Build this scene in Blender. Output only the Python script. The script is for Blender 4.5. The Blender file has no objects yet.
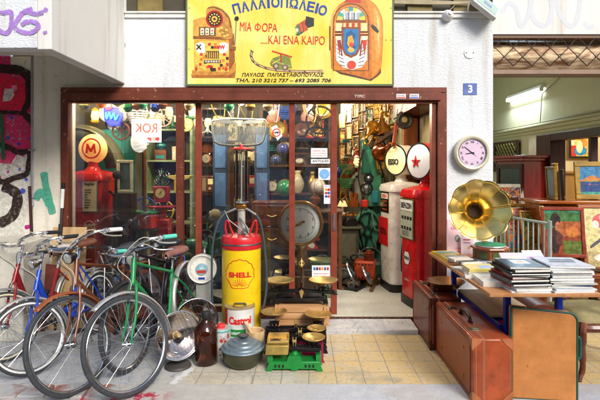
EXPO = 0.6
import bpy, math, random
from mathutils import Matrix, Vector, Euler
R = math.radians
PI = math.pi
rnd = random.Random(11)
scn = bpy.context.scene
COL = scn.collection

# ------------------------------------------------------------------ units
CAMZ, F, CX, CY = 1.51, 460.0, 305.0, 168.0
D = 4.45                                     # distance of the shop front
def P(px, py, d): return Vector(((px - CX) / F * d, d, CAMZ - (py - CY) / F * d))
def X(px, d=D): return (px - CX) / F * d
def Z(py, d=D): return CAMZ - (py - CY) / F * d

def lin(h):
    if not isinstance(h, str): return tuple(h[:3])
    h = h.lstrip('#')
    o = []
    for i in (0, 2, 4):
        v = int(h[i:i+2], 16) / 255
        o.append(v / 12.92 if v <= .04045 else ((v + .055) / 1.055) ** 2.4)
    return tuple(o)

# ------------------------------------------------------------------ materials
_mc = {}
def nt_new(name):
    m = bpy.data.materials.new(name); m.use_nodes = True
    return m, m.node_tree, m.node_tree.nodes['Principled BSDF']

def setp(b, rough=.5, metal=0., spec=.5, coat=0., trans=0., ior=1.45):
    b.inputs['Roughness'].default_value = rough
    b.inputs['Metallic'].default_value = metal
    b.inputs['Specular IOR Level'].default_value = spec
    b.inputs['Coat Weight'].default_value = coat
    b.inputs['Transmission Weight'].default_value = trans
    b.inputs['IOR'].default_value = ior

def mat(col, rough=.5, metal=0., noise=.12, scale=9., bump=0., bscale=80., coat=0., dirt=0., dcol='#3a2c20', emis=None, estr=0., attr=False, spec=.5):
    key = (str(col), rough, metal, noise, scale, bump, bscale, coat, dirt, dcol, str(emis), estr, attr)
    if key in _mc: return _mc[key]
    m, nt, b = nt_new('finish')
    setp(b, rough, metal, spec, coat)
    N, L = nt.nodes, nt.links
    tc = N.new('ShaderNodeTexCoord')
    if attr:
        a = N.new('ShaderNodeAttribute'); a.attribute_name = 'Col'; base = a.outputs['Color']
    else:
        rgb = N.new('ShaderNodeRGB'); rgb.outputs[0].default_value = (*lin(col), 1); base = rgb.outputs[0]
    n = N.new('ShaderNodeTexNoise'); n.inputs['Scale'].default_value = scale; n.inputs['Detail'].default_value = 5
    L.new(tc.outputs['Object'], n.inputs['Vector'])
    mr = N.new('ShaderNodeMapRange'); L.new(n.outputs['Fac'], mr.inputs[0])
    mr.inputs[1].default_value = .3; mr.inputs[2].default_value = .7
    mr.inputs[3].default_value = 1 - noise; mr.inputs[4].default_value = 1 + noise
    mx = N.new('ShaderNodeMix'); mx.data_type = 'RGBA'; mx.blend_type = 'MULTIPLY'; mx.inputs[0].default_value = 1
    L.new(base, mx.inputs[6]); L.new(mr.outputs[0], mx.inputs[7])
    out = mx.outputs[2]
    if dirt > 0:
        n2 = N.new('ShaderNodeTexNoise'); n2.inputs['Scale'].default_value = scale * 2.3; n2.inputs['Detail'].default_value = 8
        n2.inputs['Roughness'].default_value = .7
        L.new(tc.outputs['Object'], n2.inputs['Vector'])
        r2 = N.new('ShaderNodeMapRange'); L.new(n2.outputs['Fac'], r2.inputs[0])
        r2.inputs[1].default_value = .5; r2.inputs[2].default_value = .78; r2.inputs[3].default_value = 0; r2.inputs[4].default_value = dirt
        m2 = N.new('ShaderNodeMix'); m2.data_type = 'RGBA'; L.new(r2.outputs[0], m2.inputs[0]); L.new(out, m2.inputs[6])
        m2.inputs[7].default_value = (*lin(dcol), 1); out = m2.outputs[2]
    L.new(out, b.inputs['Base Color'])
    rr = N.new('ShaderNodeMapRange'); L.new(n.outputs['Fac'], rr.inputs[0]); rr.inputs[1].default_value = .3; rr.inputs[2].default_value = .7
    rr.inputs[3].default_value = max(.02, rough * .8); rr.inputs[4].default_value = min(1, rough * 1.25); L.new(rr.outputs[0], b.inputs['Roughness'])
    if bump > 0:
        nb = N.new('ShaderNodeTexNoise'); nb.inputs['Scale'].default_value = bscale; nb.inputs['Detail'].default_value = 3
        L.new(tc.outputs['Object'], nb.inputs['Vector'])
        bp = N.new('ShaderNodeBump'); bp.inputs['Strength'].default_value = bump; bp.inputs['Distance'].default_value = .004
        L.new(nb.outputs['Fac'], bp.inputs['Height']); L.new(bp.outputs[0], b.inputs['Normal'])
    if emis is not None:
        b.inputs['Emission Color'].default_value = (*lin(emis), 1); b.inputs['Emission Strength'].default_value = estr
    _mc[key] = m
    return m

def wood(c1, c2, rough=.45, scale=6., axis='Z', coat=.1):
    key = ('wood', c1, c2, rough, scale, axis, coat)
    if key in _mc: return _mc[key]
    m, nt, b = nt_new('wood'); setp(b, rough, 0, .4, coat); N, L = nt.nodes, nt.links
    tc = N.new('ShaderNodeTexCoord'); mp = N.new('ShaderNodeMapping')
    s = {'X': (.15, 1, 1), 'Y': (1, .15, 1), 'Z': (1, 1, .15)}[axis]
    mp.inputs['Scale'].default_value = [v * scale for v in s]
    L.new(tc.outputs['Object'], mp.inputs[0])
    n = N.new('ShaderNodeTexNoise'); n.inputs['Scale'].default_value = 3; n.inputs['Detail'].default_value = 8; n.inputs['Distortion'].default_value = .6
    L.new(mp.outputs[0], n.inputs['Vector'])
    cr = N.new('ShaderNodeValToRGB'); cr.color_ramp.elements[0].position = .3; cr.color_ramp.elements[1].position = .7
    cr.color_ramp.elements[0].color = (*lin(c1), 1); cr.color_ramp.elements[1].color = (*lin(c2), 1)
    L.new(n.outputs['Fac'], cr.inputs[0]); L.new(cr.outputs[0], b.inputs['Base Color'])
    bp = N.new('ShaderNodeBump'); bp.inputs['Strength'].default_value = .25; bp.inputs['Distance'].default_value = .002
    L.new(n.outputs['Fac'], bp.inputs['Height']); L.new(bp.outputs[0], b.inputs['Normal'])
    _mc[key] = m; return m

def pane_glass(tint=(1, 1, 1), fres=1.5, name='window_glass', rough=0.0, fmul=1.0):
    key = ('pane', tint, fres, rough, fmul)
    if key in _mc: return _mc[key]
    m = bpy.data.materials.new(name); m.use_nodes = True; nt = m.node_tree; N, L = nt.nodes, nt.links
    N.clear(); o = N.new('ShaderNodeOutputMaterial'); t = N.new('ShaderNodeBsdfTransparent'); t.inputs[0].default_value = (*tint, 1)
    g = N.new('ShaderNodeBsdfGlossy'); g.inputs['Roughness'].default_value = rough
    f = N.new('ShaderNodeFresnel'); f.inputs['IOR'].default_value = fres
    ml = N.new('ShaderNodeMath'); ml.operation = 'MULTIPLY'; ml.inputs[1].default_value = fmul; L.new(f.outputs[0], ml.inputs[0])
    mx = N.new('ShaderNodeMixShader'); L.new(ml.outputs[0], mx.inputs[0]); L.new(t.outputs[0], mx.inputs[1]); L.new(g.outputs[0], mx.inputs[2])
    L.new(mx.outputs[0], o.inputs[0]); _mc[key] = m; return m

def painting_mat(seed, cols, scale=6., dist=1.5):
    m, nt, b = nt_new('canvas_paint'); setp(b, .55, 0, .3); N, L = nt.nodes, nt.links
    tc = N.new('ShaderNodeTexCoord'); mp = N.new('ShaderNodeMapping'); mp.inputs['Location'].default_value = (seed * 3.1, seed * 1.7, seed * .9)
    L.new(tc.outputs['Object'], mp.inputs[0])
    n = N.new('ShaderNodeTexNoise'); n.inputs['Scale'].default_value = scale; n.inputs['Detail'].default_value = 4; n.inputs['Distortion'].default_value = dist
    L.new(mp.outputs[0], n.inputs['Vector'])
    cr = N.new('ShaderNodeValToRGB'); cr.color_ramp.interpolation = 'CONSTANT'
    k = len(cols)
    e = cr.color_ramp.elements
    e[0].position = 0; e[0].color = (*lin(cols[0]), 1); e[1].position = .34; e[1].color = (*lin(cols[1]), 1)
    for i in range(2, k):
        q = e.new(.34 + .34 * (i - 1) / (k - 1)); q.color = (*lin(cols[i]), 1)
    L.new(n.outputs['Fac'], cr.inputs[0]); L.new(cr.outputs[0], b.inputs['Base Color']); return m

ART = lambda: mat('art', .45, noise=.22, scale=32, attr=True, dirt=.12, dcol='#6a4a24')

# ------------------------------------------------------------------ mesh builder
class B:
    def __init__(s): s.v = []; s.f = []; s.c = []; s.m = Matrix.Identity(4)
    def add(s, vs, fs, col=None, M=None):
        m = s.m @ M if M is not None else s.m
        o = len(s.v); s.v += [m @ Vector(q) for q in vs]
        s.f += [tuple(o + i for i in f) for f in fs]; s.c += [col] * len(fs); return s
    def box(s, c, d, col=None, rot=None):
        M = Matrix.Translation(c) @ (Euler(rot).to_matrix().to_4x4() if rot else Matrix.Identity(4))
        x, y, z = d[0] / 2, d[1] / 2, d[2] / 2
        v = [(-x,-y,-z),(x,-y,-z),(x,y,-z),(-x,y,-z),(-x,-y,z),(x,-y,z),(x,y,z),(-x,y,z)]
        return s.add(v, [(0,3,2,1),(4,5,6,7),(0,1,5,4),(1,2,6,5),(2,3,7,6),(3,0,4,7)], col, M)
    def bb(s, x0, x1, y0, y1, z0, z1, col=None):
        return s.box(((x0+x1)/2, (y0+y1)/2, (z0+z1)/2), (abs(x1-x0), abs(y1-y0), abs(z1-z0)), col)
    def hexa(s, v, col=None):          # 8 corners, bottom 4 then top 4, counter-clockwise
        return s.add(v, [(0,3,2,1),(4,5,6,7),(0,1,5,4),(1,2,6,5),(2,3,7,6),(3,0,4,7)], col)
    def lathe(s, prof, seg=24, M=None, col=None, a0=0, a1=2*PI):
        full = abs(a1 - a0 - 2 * PI) < 1e-6; n = seg if full else seg + 1
        vs, fs = [], []
        for r, z in prof:
            for i in range(n):
                a = a0 + (a1 - a0) * i / seg; vs.append((max(r, 1e-5) * math.cos(a), max(r, 1e-5) * math.sin(a), z))
        for j in range(len(prof) - 1):
            for i in range(seg):
                k = (i + 1) % n
                fs.append((j*n+i, j*n+k, (j+1)*n+k, (j+1)*n+i))
        return s.add(vs, fs, col, M)
    def cyl(s, p0, p1, r0, r1=None, seg=16, col=None, cap=True):
        r1 = r0 if r1 is None else r1; p0 = Vector(p0); p1 = Vector(p1); d = p1 - p0; L = d.length
        M = Matrix.Translation(p0) @ d.to_track_quat('Z', 'Y').to_matrix().to_4x4()
        pr = [(r0, 0), (r1, L)]
        if cap: pr = [(0, 0)] + pr + [(0, L)]
        return s.lathe(pr, seg, M, col)
    def tube(s, pts, r, seg=8, closed=False, col=None):
        pts = [Vector(p) for p in pts]; n = len(pts); rs = r if isinstance(r, (list, tuple)) else [r] * n
        T = []
        for i in range(n):
            if closed: t = pts[(i+1) % n] - pts[i-1]
            else: t = pts[min(i+1, n-1)] - pts[max(i-1, 0)]
            T.append(t.normalized() if t.length > 1e-9 else Vector((0, 0, 1)))
        up = Vector((0, 0, 1)) if abs(T[0].z) < .9 else Vector((1, 0, 0))
        nrm = (up - T[0] * up.dot(T[0])).normalized(); vs, fs = [], []
        for i in range(n):
            nrm = (nrm - T[i] * nrm.dot(T[i])); nrm = nrm.normalized() if nrm.length > 1e-6 else T[i].orthogonal().normalized()
            bi = T[i].cross(nrm)
            for k in range(seg):
                a = 2 * PI * k / seg; vs.append(pts[i] + (nrm * math.cos(a) + bi * math.sin(a)) * rs[i])
        for i in range(n if closed else n - 1):
            j = (i + 1) % n
            for k in range(seg):
                l = (k + 1) % seg; fs.append((i*seg+k, i*seg+l, j*seg+l, j*seg+k))
        if not closed:
            fs.append(tuple(range(seg - 1, -1, -1))); fs.append(tuple((n-1)*seg + k for k in range(seg)))
        return s.add(vs, fs, col)
    def torus(s, Rr, r, M=None, seg=40, rs=8, col=None, a0=0, a1=2*PI, sx=1.0):
        full = abs(a1 - a0 - 2*PI) < 1e-6; n = seg if full else seg + 1; vs, fs = [], []
        for i in range(n):
            a = a0 + (a1 - a0) * i / seg
            for k in range(rs):
                b = 2 * PI * k / rs; q = Rr + r * math.cos(b)
                vs.append((q * math.cos(a), q * math.sin(a), r * math.sin(b) * sx))
        for i in range(seg):
            j = (i + 1) % n
            for k in range(rs):
                l = (k + 1) % rs; fs.append((i*rs+k, j*rs+k, j*rs+l, i*rs+l))
        return s.add(vs, fs, col, M)
    def prism(s, pts, y0, y1, col=None, M=None):      # outline in XZ, extruded along Y
        n = len(pts)
        a = sum(pts[i][0]*pts[(i+1)%n][1] - pts[(i+1)%n][0]*pts[i][1] for i in range(n))
        if a < 0: pts = pts[::-1]
        vs = [(p[0], y0, p[1]) for p in pts] + [(p[0], y1, p[1]) for p in pts]
        fs = [tuple(range(n)), tuple(range(2*n-1, n-1, -1))] + [(i, i+n, (i+1)%n+n, (i+1)%n) for i in range(n)]
        return s.add(vs, fs, col, M)
    def sheet(s, pts, col=None, M=None):
        return s.add(pts, [tuple(range(len(pts)))], col, M)
    def grid(s, rows, closed=False, col=None):         # rows: lists of points
        n = len(rows[0]); vs = [p for r_ in rows for p in r_]; fs = []
        for j in range(len(rows) - 1):
            for i in range(n if closed else n - 1):
                k = (i + 1) % n; fs.append((j*n+i, j*n+k, (j+1)*n+k, (j+1)*n+i))
        return s.add(vs, fs, col)
    def build(s, name, m, parent=None, bevel=0., ang=35, solid=0., smooth=True):
        me = bpy.data.meshes.new(name); me.from_pydata([tuple(q) for q in s.v], [], s.f); me.update()
        if any(c is not None for c in s.c):
            at = me.color_attributes.new('Col', 'FLOAT_COLOR', 'CORNER'); k = 0
            buf = []
            for c, p in zip(s.c, me.polygons):
                q = (*lin(c or '#808080'), 1.0)
                buf.extend(q * p.loop_total)
            at.data.foreach_set('color', buf)
        if smooth:
            me.polygons.foreach_set('use_smooth', [True] * len(me.polygons)); me.set_sharp_from_angle(angle=R(ang))
        me.materials.append(m)
        o = bpy.data.objects.new(name, me); COL.objects.link(o)
        if parent: o.parent = parent
        if solid:
            q = o.modifiers.new('s', 'SOLIDIFY'); q.thickness = solid; q.offset = 0
        if bevel:
            q = o.modifiers.new('b', 'BEVEL'); q.width = bevel; q.segments = 2; q.limit_method = 'ANGLE'; q.angle_limit = R(40)
        return o

_labels = {}
def tag(o, label=None, cat=None, group=None, kind=None):
    if label: o['label'] = label
    if cat:
        o['category'] = cat
        k = label
        if k in _labels and not (group and _labels[k] == group): print('DUPLABEL', k)
        _labels[k] = group
        if not 4 <= len(label.split()) <= 16: print('LABEL LEN', len(label.split()), label)
    if group: o['group'] = group
    if kind: o['kind'] = kind
    return o
def thing(name, label, cat, loc=(0, 0, 0), rz=0, group=None, rot=None):
    o = bpy.data.objects.new(name, None); COL.objects.link(o); o.location = loc; o.empty_display_size = .1
    o.rotation_euler = rot if rot else (0, 0, rz)
    return tag(o, label, cat, group)
def solo(b, name, m, label, cat, loc=(0, 0, 0), rz=0, group=None, rot=None, **k):
    o = b.build(name, m, None, **k); o.location = loc; o.rotation_euler = rot if rot else (0, 0, rz)
    return tag(o, label, cat, group)
def struct(b, name, m, **k):
    o = b.build(name, m, None, **k); o['kind'] = 'structure'; return o

_fcache = {}
def text_mesh(s, bold=0., shear=0.):
    cu = bpy.data.curves.new('t', 'FONT'); cu.body = s; cu.size = 1; cu.offset = bold; cu.shear = shear; cu.extrude = .004; cu.resolution_u = 4
    o = bpy.data.objects.new('t', cu); COL.objects.link(o); bpy.context.view_layer.update()
    me = bpy.data.meshes.new_from_object(o.evaluated_get(bpy.context.evaluated_depsgraph_get()))
    bpy.data.objects.remove(o); bpy.data.curves.remove(cu); return me
def text(s, name, m, parent, M, w=None, h=None, bold=.012, shear=0., th=.0015):
    """flat letters in the XZ plane (facing -Y) of matrix M, centred on its origin, w wide / h tall"""
    me = text_mesh(s, bold, shear)
    xs = [v.co.x for v in me.vertices]; ys = [v.co.y for v in me.vertices]
    if not xs: return None
    W, H = max(xs) - min(xs), max(ys) - min(ys); cx, cy = (max(xs)+min(xs))/2, (max(ys)+min(ys))/2
    if w and h: sx, sy = w / W, h / H
    elif w: sx = sy = w / W
    else: sx = sy = h / H
    for v in me.vertices:
        x, y, z = v.co; v.co = M @ Vector(((x - cx) * sx, -z / .004 * th, (y - cy) * sy))
    me.materials.clear(); me.materials.append(m); me.name = name
    o = bpy.data.objects.new(name, me); COL.objects.link(o)
    if parent: o.parent = parent
    return o
T = Matrix.Translation
def RZ(a): return Matrix.Rotation(a, 4, 'Z')
def RX(a): return Matrix.Rotation(a, 4, 'X')
def RY(a): return Matrix.Rotation(a, 4, 'Y')
def bez(p0, p1, p2, p3, n=12):
    o = []
    for i in range(n + 1):
        t = i / n; o.append(Vector(p0)*(1-t)**3 + Vector(p1)*3*t*(1-t)**2 + Vector(p2)*3*t*t*(1-t) + Vector(p3)*t**3)
    return o
def cat_curve(pts, n=6):                                # Catmull-Rom through points
    pts = [Vector(p) for p in pts]; o = []
    for i in range(len(pts) - 1):
        a, b, c, d = pts[max(i-1, 0)], pts[i], pts[i+1], pts[min(i+2, len(pts)-1)]
        for k in range(n):
            t = k / n; o.append(.5*((2*b)+(-a+c)*t+(2*a-5*b+4*c-d)*t*t+(-a+3*b-3*c+d)*t**3))
    o.append(pts[-1]); return o
ORD = ['first','second','third','fourth','fifth','sixth','seventh','eighth','ninth','tenth','eleventh','twelfth','thirteenth','fourteenth','fifteenth','sixteenth','seventeenth','eighteenth']

CHROME = mat('#c9ccd0', .16, 1, noise=.1, scale=20, dirt=.35, dcol='#6b5a48')
STEEL = mat('#8f9296', .35, 1, noise=.15, dirt=.3)
BRASS = mat('#e0c078', .42, .85, noise=.15, scale=15, dirt=.25, dcol='#6a4a1a')
GOLD = mat('#f2d480', .24, 1, noise=.1, scale=12, dirt=.15, dcol='#9a6a1c')
BLACKM = mat('#17181a', .4, .2, noise=.2)
RUBBER = mat('#3a3d42', .75, 0, noise=.15, scale=30, bump=.3, bscale=200)
DARKW = wood('#2a120a', '#4a2413')
# ================================================================== ground
def ground_mat(kind):
    m, nt, b = nt_new(kind); setp(b, .8, 0, .3); N, L = nt.nodes, nt.links
    g = N.new('ShaderNodeNewGeometry'); pos = g.outputs['Position']
    sep = N.new('ShaderNodeSeparateXYZ'); L.new(pos, sep.inputs[0])
    def noise(sc, det=5, rough=.55, dist=0):
        n = N.new('ShaderNodeTexNoise'); n.inputs['Scale'].default_value = sc; n.inputs['Detail'].default_value = det
        n.inputs['Roughness'].default_value = rough; n.inputs['Distortion'].default_value = dist; L.new(pos, n.inputs['Vector']); return n.outputs['Fac']
    def mr(i, a, c, d0=0., d1=1.):
        q = N.new('ShaderNodeMapRange'); L.new(i, q.inputs[0]); q.inputs[1].default_value = a; q.inputs[2].default_value = c
        q.inputs[3].default_value = d0; q.inputs[4].default_value = d1; return q.outputs[0]
    def mix(f, a, c, mode='MIX'):
        q = N.new('ShaderNodeMix'); q.data_type = 'RGBA'; q.blend_type = mode
        if isinstance(f, float): q.inputs[0].default_value = f
        else: L.new(f, q.inputs[0])
        for s_, v in ((6, a), (7, c)):
            if isinstance(v, (str, tuple)): q.inputs[s_].default_value = (*lin(v), 1)
            else: L.new(v, q.inputs[s_])
        return q.outputs[2]
    def math_(op, a, c=None):
        q = N.new('ShaderNodeMath'); q.operation = op
        for i, v in enumerate((a, c)):
            if v is None: continue
            if isinstance(v, (int, float)): q.inputs[i].default_value = v
            else: L.new(v, q.inputs[i])
        return q.outputs[0]
    n1, n2, n3 = noise(2.3), noise(9, 8, .7), noise(60, 3)
    if kind == 'tiles':
        br = N.new('ShaderNodeTexBrick'); br.offset = 0; br.inputs['Scale'].default_value = 1; br.inputs['Brick Width'].default_value = .198
        br.inputs['Row Height'].default_value = .198; br.inputs['Mortar Size'].default_value = .0045; br.inputs['Mortar Smooth'].default_value = .3
        mp = N.new('ShaderNodeMapping'); mp.inputs['Location'].default_value = (-.037, .158, 0); L.new(pos, mp.inputs[0])
        nz = N.new('ShaderNodeTexNoise'); nz.inputs['Scale'].default_value = 7; L.new(pos, nz.inputs['Vector'])
        ad = N.new('ShaderNodeMixRGB'); ad.blend_type = 'ADD'; ad.inputs[0].default_value = .018; L.new(mp.outputs[0], ad.inputs[1]); L.new(nz.outputs['Color'], ad.inputs[2])
        L.new(ad.outputs[0], br.inputs['Vector'])
        br.inputs['Color1'].default_value = (*lin('#d8bc80'), 1); br.inputs['Color2'].default_value = (*lin('#d4bd8c'), 1); br.inputs['Mortar'].default_value = (*lin('#9c9384'), 1)
        worn = N.new('ShaderNodeTexBrick'); worn.offset = 0; worn.inputs['Scale'].default_value = 1; worn.inputs['Brick Width'].default_value = .198
        worn.inputs['Row Height'].default_value = .198; worn.inputs['Mortar Size'].default_value = .004; L.new(ad.outputs[0], worn.inputs['Vector'])
        worn.inputs['Color1'].default_value = (*lin('#cbc5b6'), 1); worn.inputs['Color2'].default_value = (*lin('#d0c4a6'), 1); worn.inputs['Mortar'].default_value = (*lin('#99958c'), 1)
        xm = math_('ADD', sep.outputs['X'], mr(n1, .3, .7, -.60, .15))
        c = mix(mr(xm, -.25, .25), worn.outputs['Color'], br.outputs['Color'])
        slab = mix(mr(n2, .35, .65), '#b0b5bd', '#d0d2d2')
        c = mix(mr(math_('ADD', xm, mr(n2, .3, .7, -.12, .12)), -1.35, -1.0), slab, c)
        c = mix(mr(n2, .48, .68, 0, .6), c, '#c4bdae'); c = mix(mr(noise(26, 6, .75), .54, .62, 0, .5), c, '#8f887a')
        c = mix(mr(noise(1.7, 6, .6), .58, .66, 0, .45), c, '#8a8478')
        cr = N.new('ShaderNodeTexVoronoi'); cr.feature = 'DISTANCE_TO_EDGE'; cr.inputs['Scale'].default_value = 4; L.new(ad.outputs[0], cr.inputs['Vector'])
        crack = math_('MULTIPLY', mr(cr.outputs['Distance'], .0, .012, 1, 0), mr(sep.outputs['X'], .1, .5, .6, .05))
        c = mix(crack, c, '#77726a')
        # splashed white paint
        w = N.new('ShaderNodeTexWave'); 
        sx = math_('ABSOLUTE', math_('SUBTRACT', math_('ADD', sep.outputs['X'], math_('MULTIPLY', sep.outputs['Y'], -.32)), mr(n2, .3, .7, -2.0, -1.93)))
        wm = math_('MULTIPLY', mr(sx, .018, .026, 1, 0), mr(sep.outputs['Y'], 3.45, 3.52, 1, 0))
        c = mix(wm, c, '#e4e4e0')
    elif kind == 'kerb':
        c = mix(mr(n2, .3, .7), '#b4b9c2', '#d2d4d8')
        c = mix(mr(n3, .5, .75, 0, .4), c, '#8a8e94')
        c = mix(mr(noise(1.4, 6), .5, .62, 0, .5), c, '#b9ad94')
        c = mix(mr(math_('ADD', sep.outputs['X'], mr(n1, .3, .7, -.3, .3)), -.5, .3, .8, 0), c, mix(mr(n2, .35, .65), '#d0cabc', '#b0aca4'))
        rx = math_('ABSOLUTE', math_('SUBTRACT', sep.outputs['X'], -1.27)); ry = math_('ABSOLUTE', math_('SUBTRACT', sep.outputs['Y'], 3.03))
        rm = math_('MULTIPLY', math_('MULTIPLY', mr(rx, .25, .42, 1, 0), mr(ry, .05, .09, 1, 0)), mr(noise(14, 6, .7), .47, .56))
        c = mix(rm, c, '#b8304a')
    elif kind == 'asphalt':
        c = mix(mr(n2, .3, .7), '#3a3b3d', '#4c4d4f')
    elif kind == 'marble':
        c = mix(mr(noise(3, 8, .6, 2), .35, .65), '#b9bcc2', '#e0ddd6'); c = mix(mr(noise(6, 8, .7, 3), .56, .66, 0, .8), c, '#70665c')
        c = mix(mr(noise(22, 4), .62, .72, 0, .5), c, '#8d7a60'); b.inputs['Roughness'].default_value = .45
    elif kind == 'terrazzo':
        v = N.new('ShaderNodeTexVoronoi'); v.inputs['Scale'].default_value = 70; L.new(pos, v.inputs['Vector'])
        c = mix(mr(n1, .3, .7), '#bcbcb2', '#d4d4ca'); c = mix(mr(v.outputs['Distance'], .15, .4, .75, 0), c, '#77776c'); b.inputs['Roughness'].default_value = .35
    elif kind == 'stone':
        c = mix(mr(n2, .3, .7), '#a3a5a8', '#c8c6c0'); c = mix(mr(noise(4, 6), .5, .62), c, '#9a6a5c')
    L.new(c, b.inputs['Base Color'])
    bp = N.new('ShaderNodeBump'); bp.inputs['Strength'].default_value = .35; bp.inputs['Distance'].default_value = .004
    L.new(math_('ADD', n2, math_('MULTIPLY', n3, .3)), bp.inputs['Height']); L.new(bp.outputs[0], b.inputs['Normal'])
    return m
def sheet(name, x0, x1, y0, y1, z, m):
    return struct(B().sheet([(x0, y0, z), (x1, y0, z), (x1, y1, z), (x0, y1, z)]), name, m)
sheet('ground', -150, 150, -150, 150, -.16, ground_mat('asphalt'))
b = B().bb(-8, 8, 3.215, 4.44, -.15, 0); struct(b, 'pavement', ground_mat('tiles'), smooth=False)
b = B().bb(-8, 8, 2.45, 3.214, -.15, 0.003); struct(b, 'kerb', ground_mat('kerb'), smooth=False, bevel=.01)
b = B().bb(-8, 8, 2.30, 2.449, -.15, 0.0); struct(b, 'kerb_edge', ground_mat('kerb'), smooth=False, bevel=.015)
TERR = ground_mat('terrazzo'); MARB = ground_mat('marble')
b = B().bb(-2.95, 1.8, 4.50, 11, -.1, .05); struct(b, 'shop_floor', TERR, smooth=False)
b = B().bb(1.83, 7.5, 4.45, 13, -.1, .01); struct(b, 'passage_floor', ground_mat('tiles'), smooth=False)
b = B().bb(-.9, 1.03, 4.17, 4.478, -.05, .042); struct(b, 'door_step', MARB, smooth=False, bevel=.006)
b = B().bb(-2.35, 1.36, 4.480, 4.499, -.02, .056); struct(b, 'threshold', mat('#4a2a22', .5, noise=.3, scale=20, dirt=.5, dcol='#cfc8bb'), smooth=False)
# irregular stones at the kerb on the left
st = ground_mat('stone'); b = B(); rs = random.Random(4)
xx = -2.9
for i in range(8):
    w = rs.uniform(.16, .26)
    q = [(xx+.008, 3.0), (xx+w*.5, 2.985+rs.uniform(-.01,.01)), (xx+w-.008, 3.0), (xx+w-.01, 3.14+rs.uniform(-.02,.02)), (xx+w*.5, 3.19), (xx+.01, 3.15)]
    bm_ = [(p[0], p[1]) for p in q]; z = rs.uniform(.016, .028)
    n = len(bm_); vs = [(*p, -.02) for p in bm_] + [(*p, z) for p in bm_]
    b.add(vs, [tuple(range(n, 2*n))] + [(k, (k+1) % n, (k+1) % n + n, k+n) for k in range(n)])
    q2 = [(x, y-.2) for x, y in bm_]; vs = [(*p, -.02) for p in q2] + [(*p, z) for p in q2]
    b.add(vs, [tuple(range(n, 2*n))] + [(k, (k+1) % n, (k+1) % n + n, k+n) for k in range(n)])
    xx += w
struct(b, 'kerb_stones', st, bevel=.008)

# ================================================================== walls
def stucco(col, kind='rough'):
    m, nt, b = nt_new('stucco'); setp(b, .85, 0, .25); N, L = nt.nodes, nt.links
    tc = N.new('ShaderNodeTexCoord')
    n = N.new('ShaderNodeTexNoise'); n.inputs['Scale'].default_value = 1.3; n.inputs['Detail'].default_value = 8; L.new(tc.outputs['Object'], n.inputs['Vector'])
    r = N.new('ShaderNodeMapRange'); L.new(n.outputs['Fac'], r.inputs[0]); r.inputs[1].default_value = .4; r.inputs[2].default_value = .75; r.inputs[3].default_value = 0; r.inputs[4].default_value = .35 if kind != 'old' else .7
    mx = N.new('ShaderNodeMix'); mx.data_type = 'RGBA'; L.new(r.outputs[0], mx.inputs[0]); mx.inputs[6].default_value = (*lin(col), 1)
    mx.inputs[7].default_value = (*lin('#c9c6bd' if kind != 'old' else '#a89f8c'), 1); out = mx.outputs[2]
    if kind == 'old':
        n3 = N.new('ShaderNodeTexNoise'); n3.inputs['Scale'].default_value = 14; n3.inputs['Detail'].default_value = 8; n3.inputs['Roughness'].default_value = .75; L.new(tc.outputs['Object'], n3.inputs['Vector'])
        r3 = N.new('ShaderNodeMapRange'); L.new(n3.outputs['Fac'], r3.inputs[0]); r3.inputs[1].default_value = .6; r3.inputs[2].default_value = .7; r3.inputs[3].default_value = 0; r3.inputs[4].default_value = .8
        m3 = N.new('ShaderNodeMix'); m3.data_type = 'RGBA'; L.new(r3.outputs[0], m3.inputs[0]); L.new(out, m3.inputs[6]); m3.inputs[7].default_value = (*lin('#7d6a50'), 1); out = m3.outputs[2]
    ms = N.new('ShaderNodeMapping'); ms.inputs['Scale'].default_value = (7, 7, .55); L.new(tc.outputs['Object'], ms.inputs[0]); ns = N.new('ShaderNodeTexNoise'); ns.inputs['Scale'].default_value = 1; ns.inputs['Detail'].default_value = 7; ns.inputs['Roughness'].default_value = .65; L.new(ms.outputs[0], ns.inputs['Vector'])
    rs_ = N.new('ShaderNodeMapRange'); L.new(ns.outputs['Fac'], rs_.inputs[0]); rs_.inputs[1].default_value = .54; rs_.inputs[2].default_value = .74; rs_.inputs[3].default_value = 0; rs_.inputs[4].default_value = .6
    m4 = N.new('ShaderNodeMix'); m4.data_type = 'RGBA'; L.new(rs_.outputs[0], m4.inputs[0]); L.new(out, m4.inputs[6]); m4.inputs[7].default_value = (*lin('#b3ab9a'), 1); out = m4.outputs[2]
    L.new(out, b.inputs['Base Color'])
    nb = N.new('ShaderNodeTexNoise'); nb.inputs['Detail'].default_value = 3; nb.inputs['Distortion'].default_value = .8
    mp = N.new('ShaderNodeMapping'); mp.inputs['Scale'].default_value = (42, 42, 90); L.new(tc.outputs['Object'], mp.inputs[0]); L.new(mp.outputs[0], nb.inputs['Vector']); nb.inputs['Scale'].default_value = 1
    bp = N.new('ShaderNodeBump'); bp.inputs['Strength'].default_value = {'rough': .8, 'smooth': .15, 'old': .5}[kind]; bp.inputs['Distance'].default_value = .009
    L.new(nb.outputs['Fac'], bp.inputs['Height']); L.new(bp.outputs[0], b.inputs['Normal']); return m
WHITE = stucco('#e0e5ea'); SMOOTH = stucco('#e2e2de', 'smooth'); OLD = stucco('#ebe6d8', 'old'); CREAM = stucco('#b9b18a', 'smooth')
HX0, HX1, HZ = X(62), X(446), Z(87.5)
PX1, OZ = X(493), Z(34)
b = B()
b.bb(X(125.3), PX1, D, D+.26, HZ, 2.96)                     # over the shop window
b.bb(HX1, PX1, D, D+.26, -.1, HZ)                          # pillar between the openings
struct(b, 'wall', WHITE, smooth=False)
b = B().bb(PX1, 8, D+.004, D+.26, OZ, 3.75); struct(b, 'wall_right', SMOOTH, smooth=False)
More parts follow.
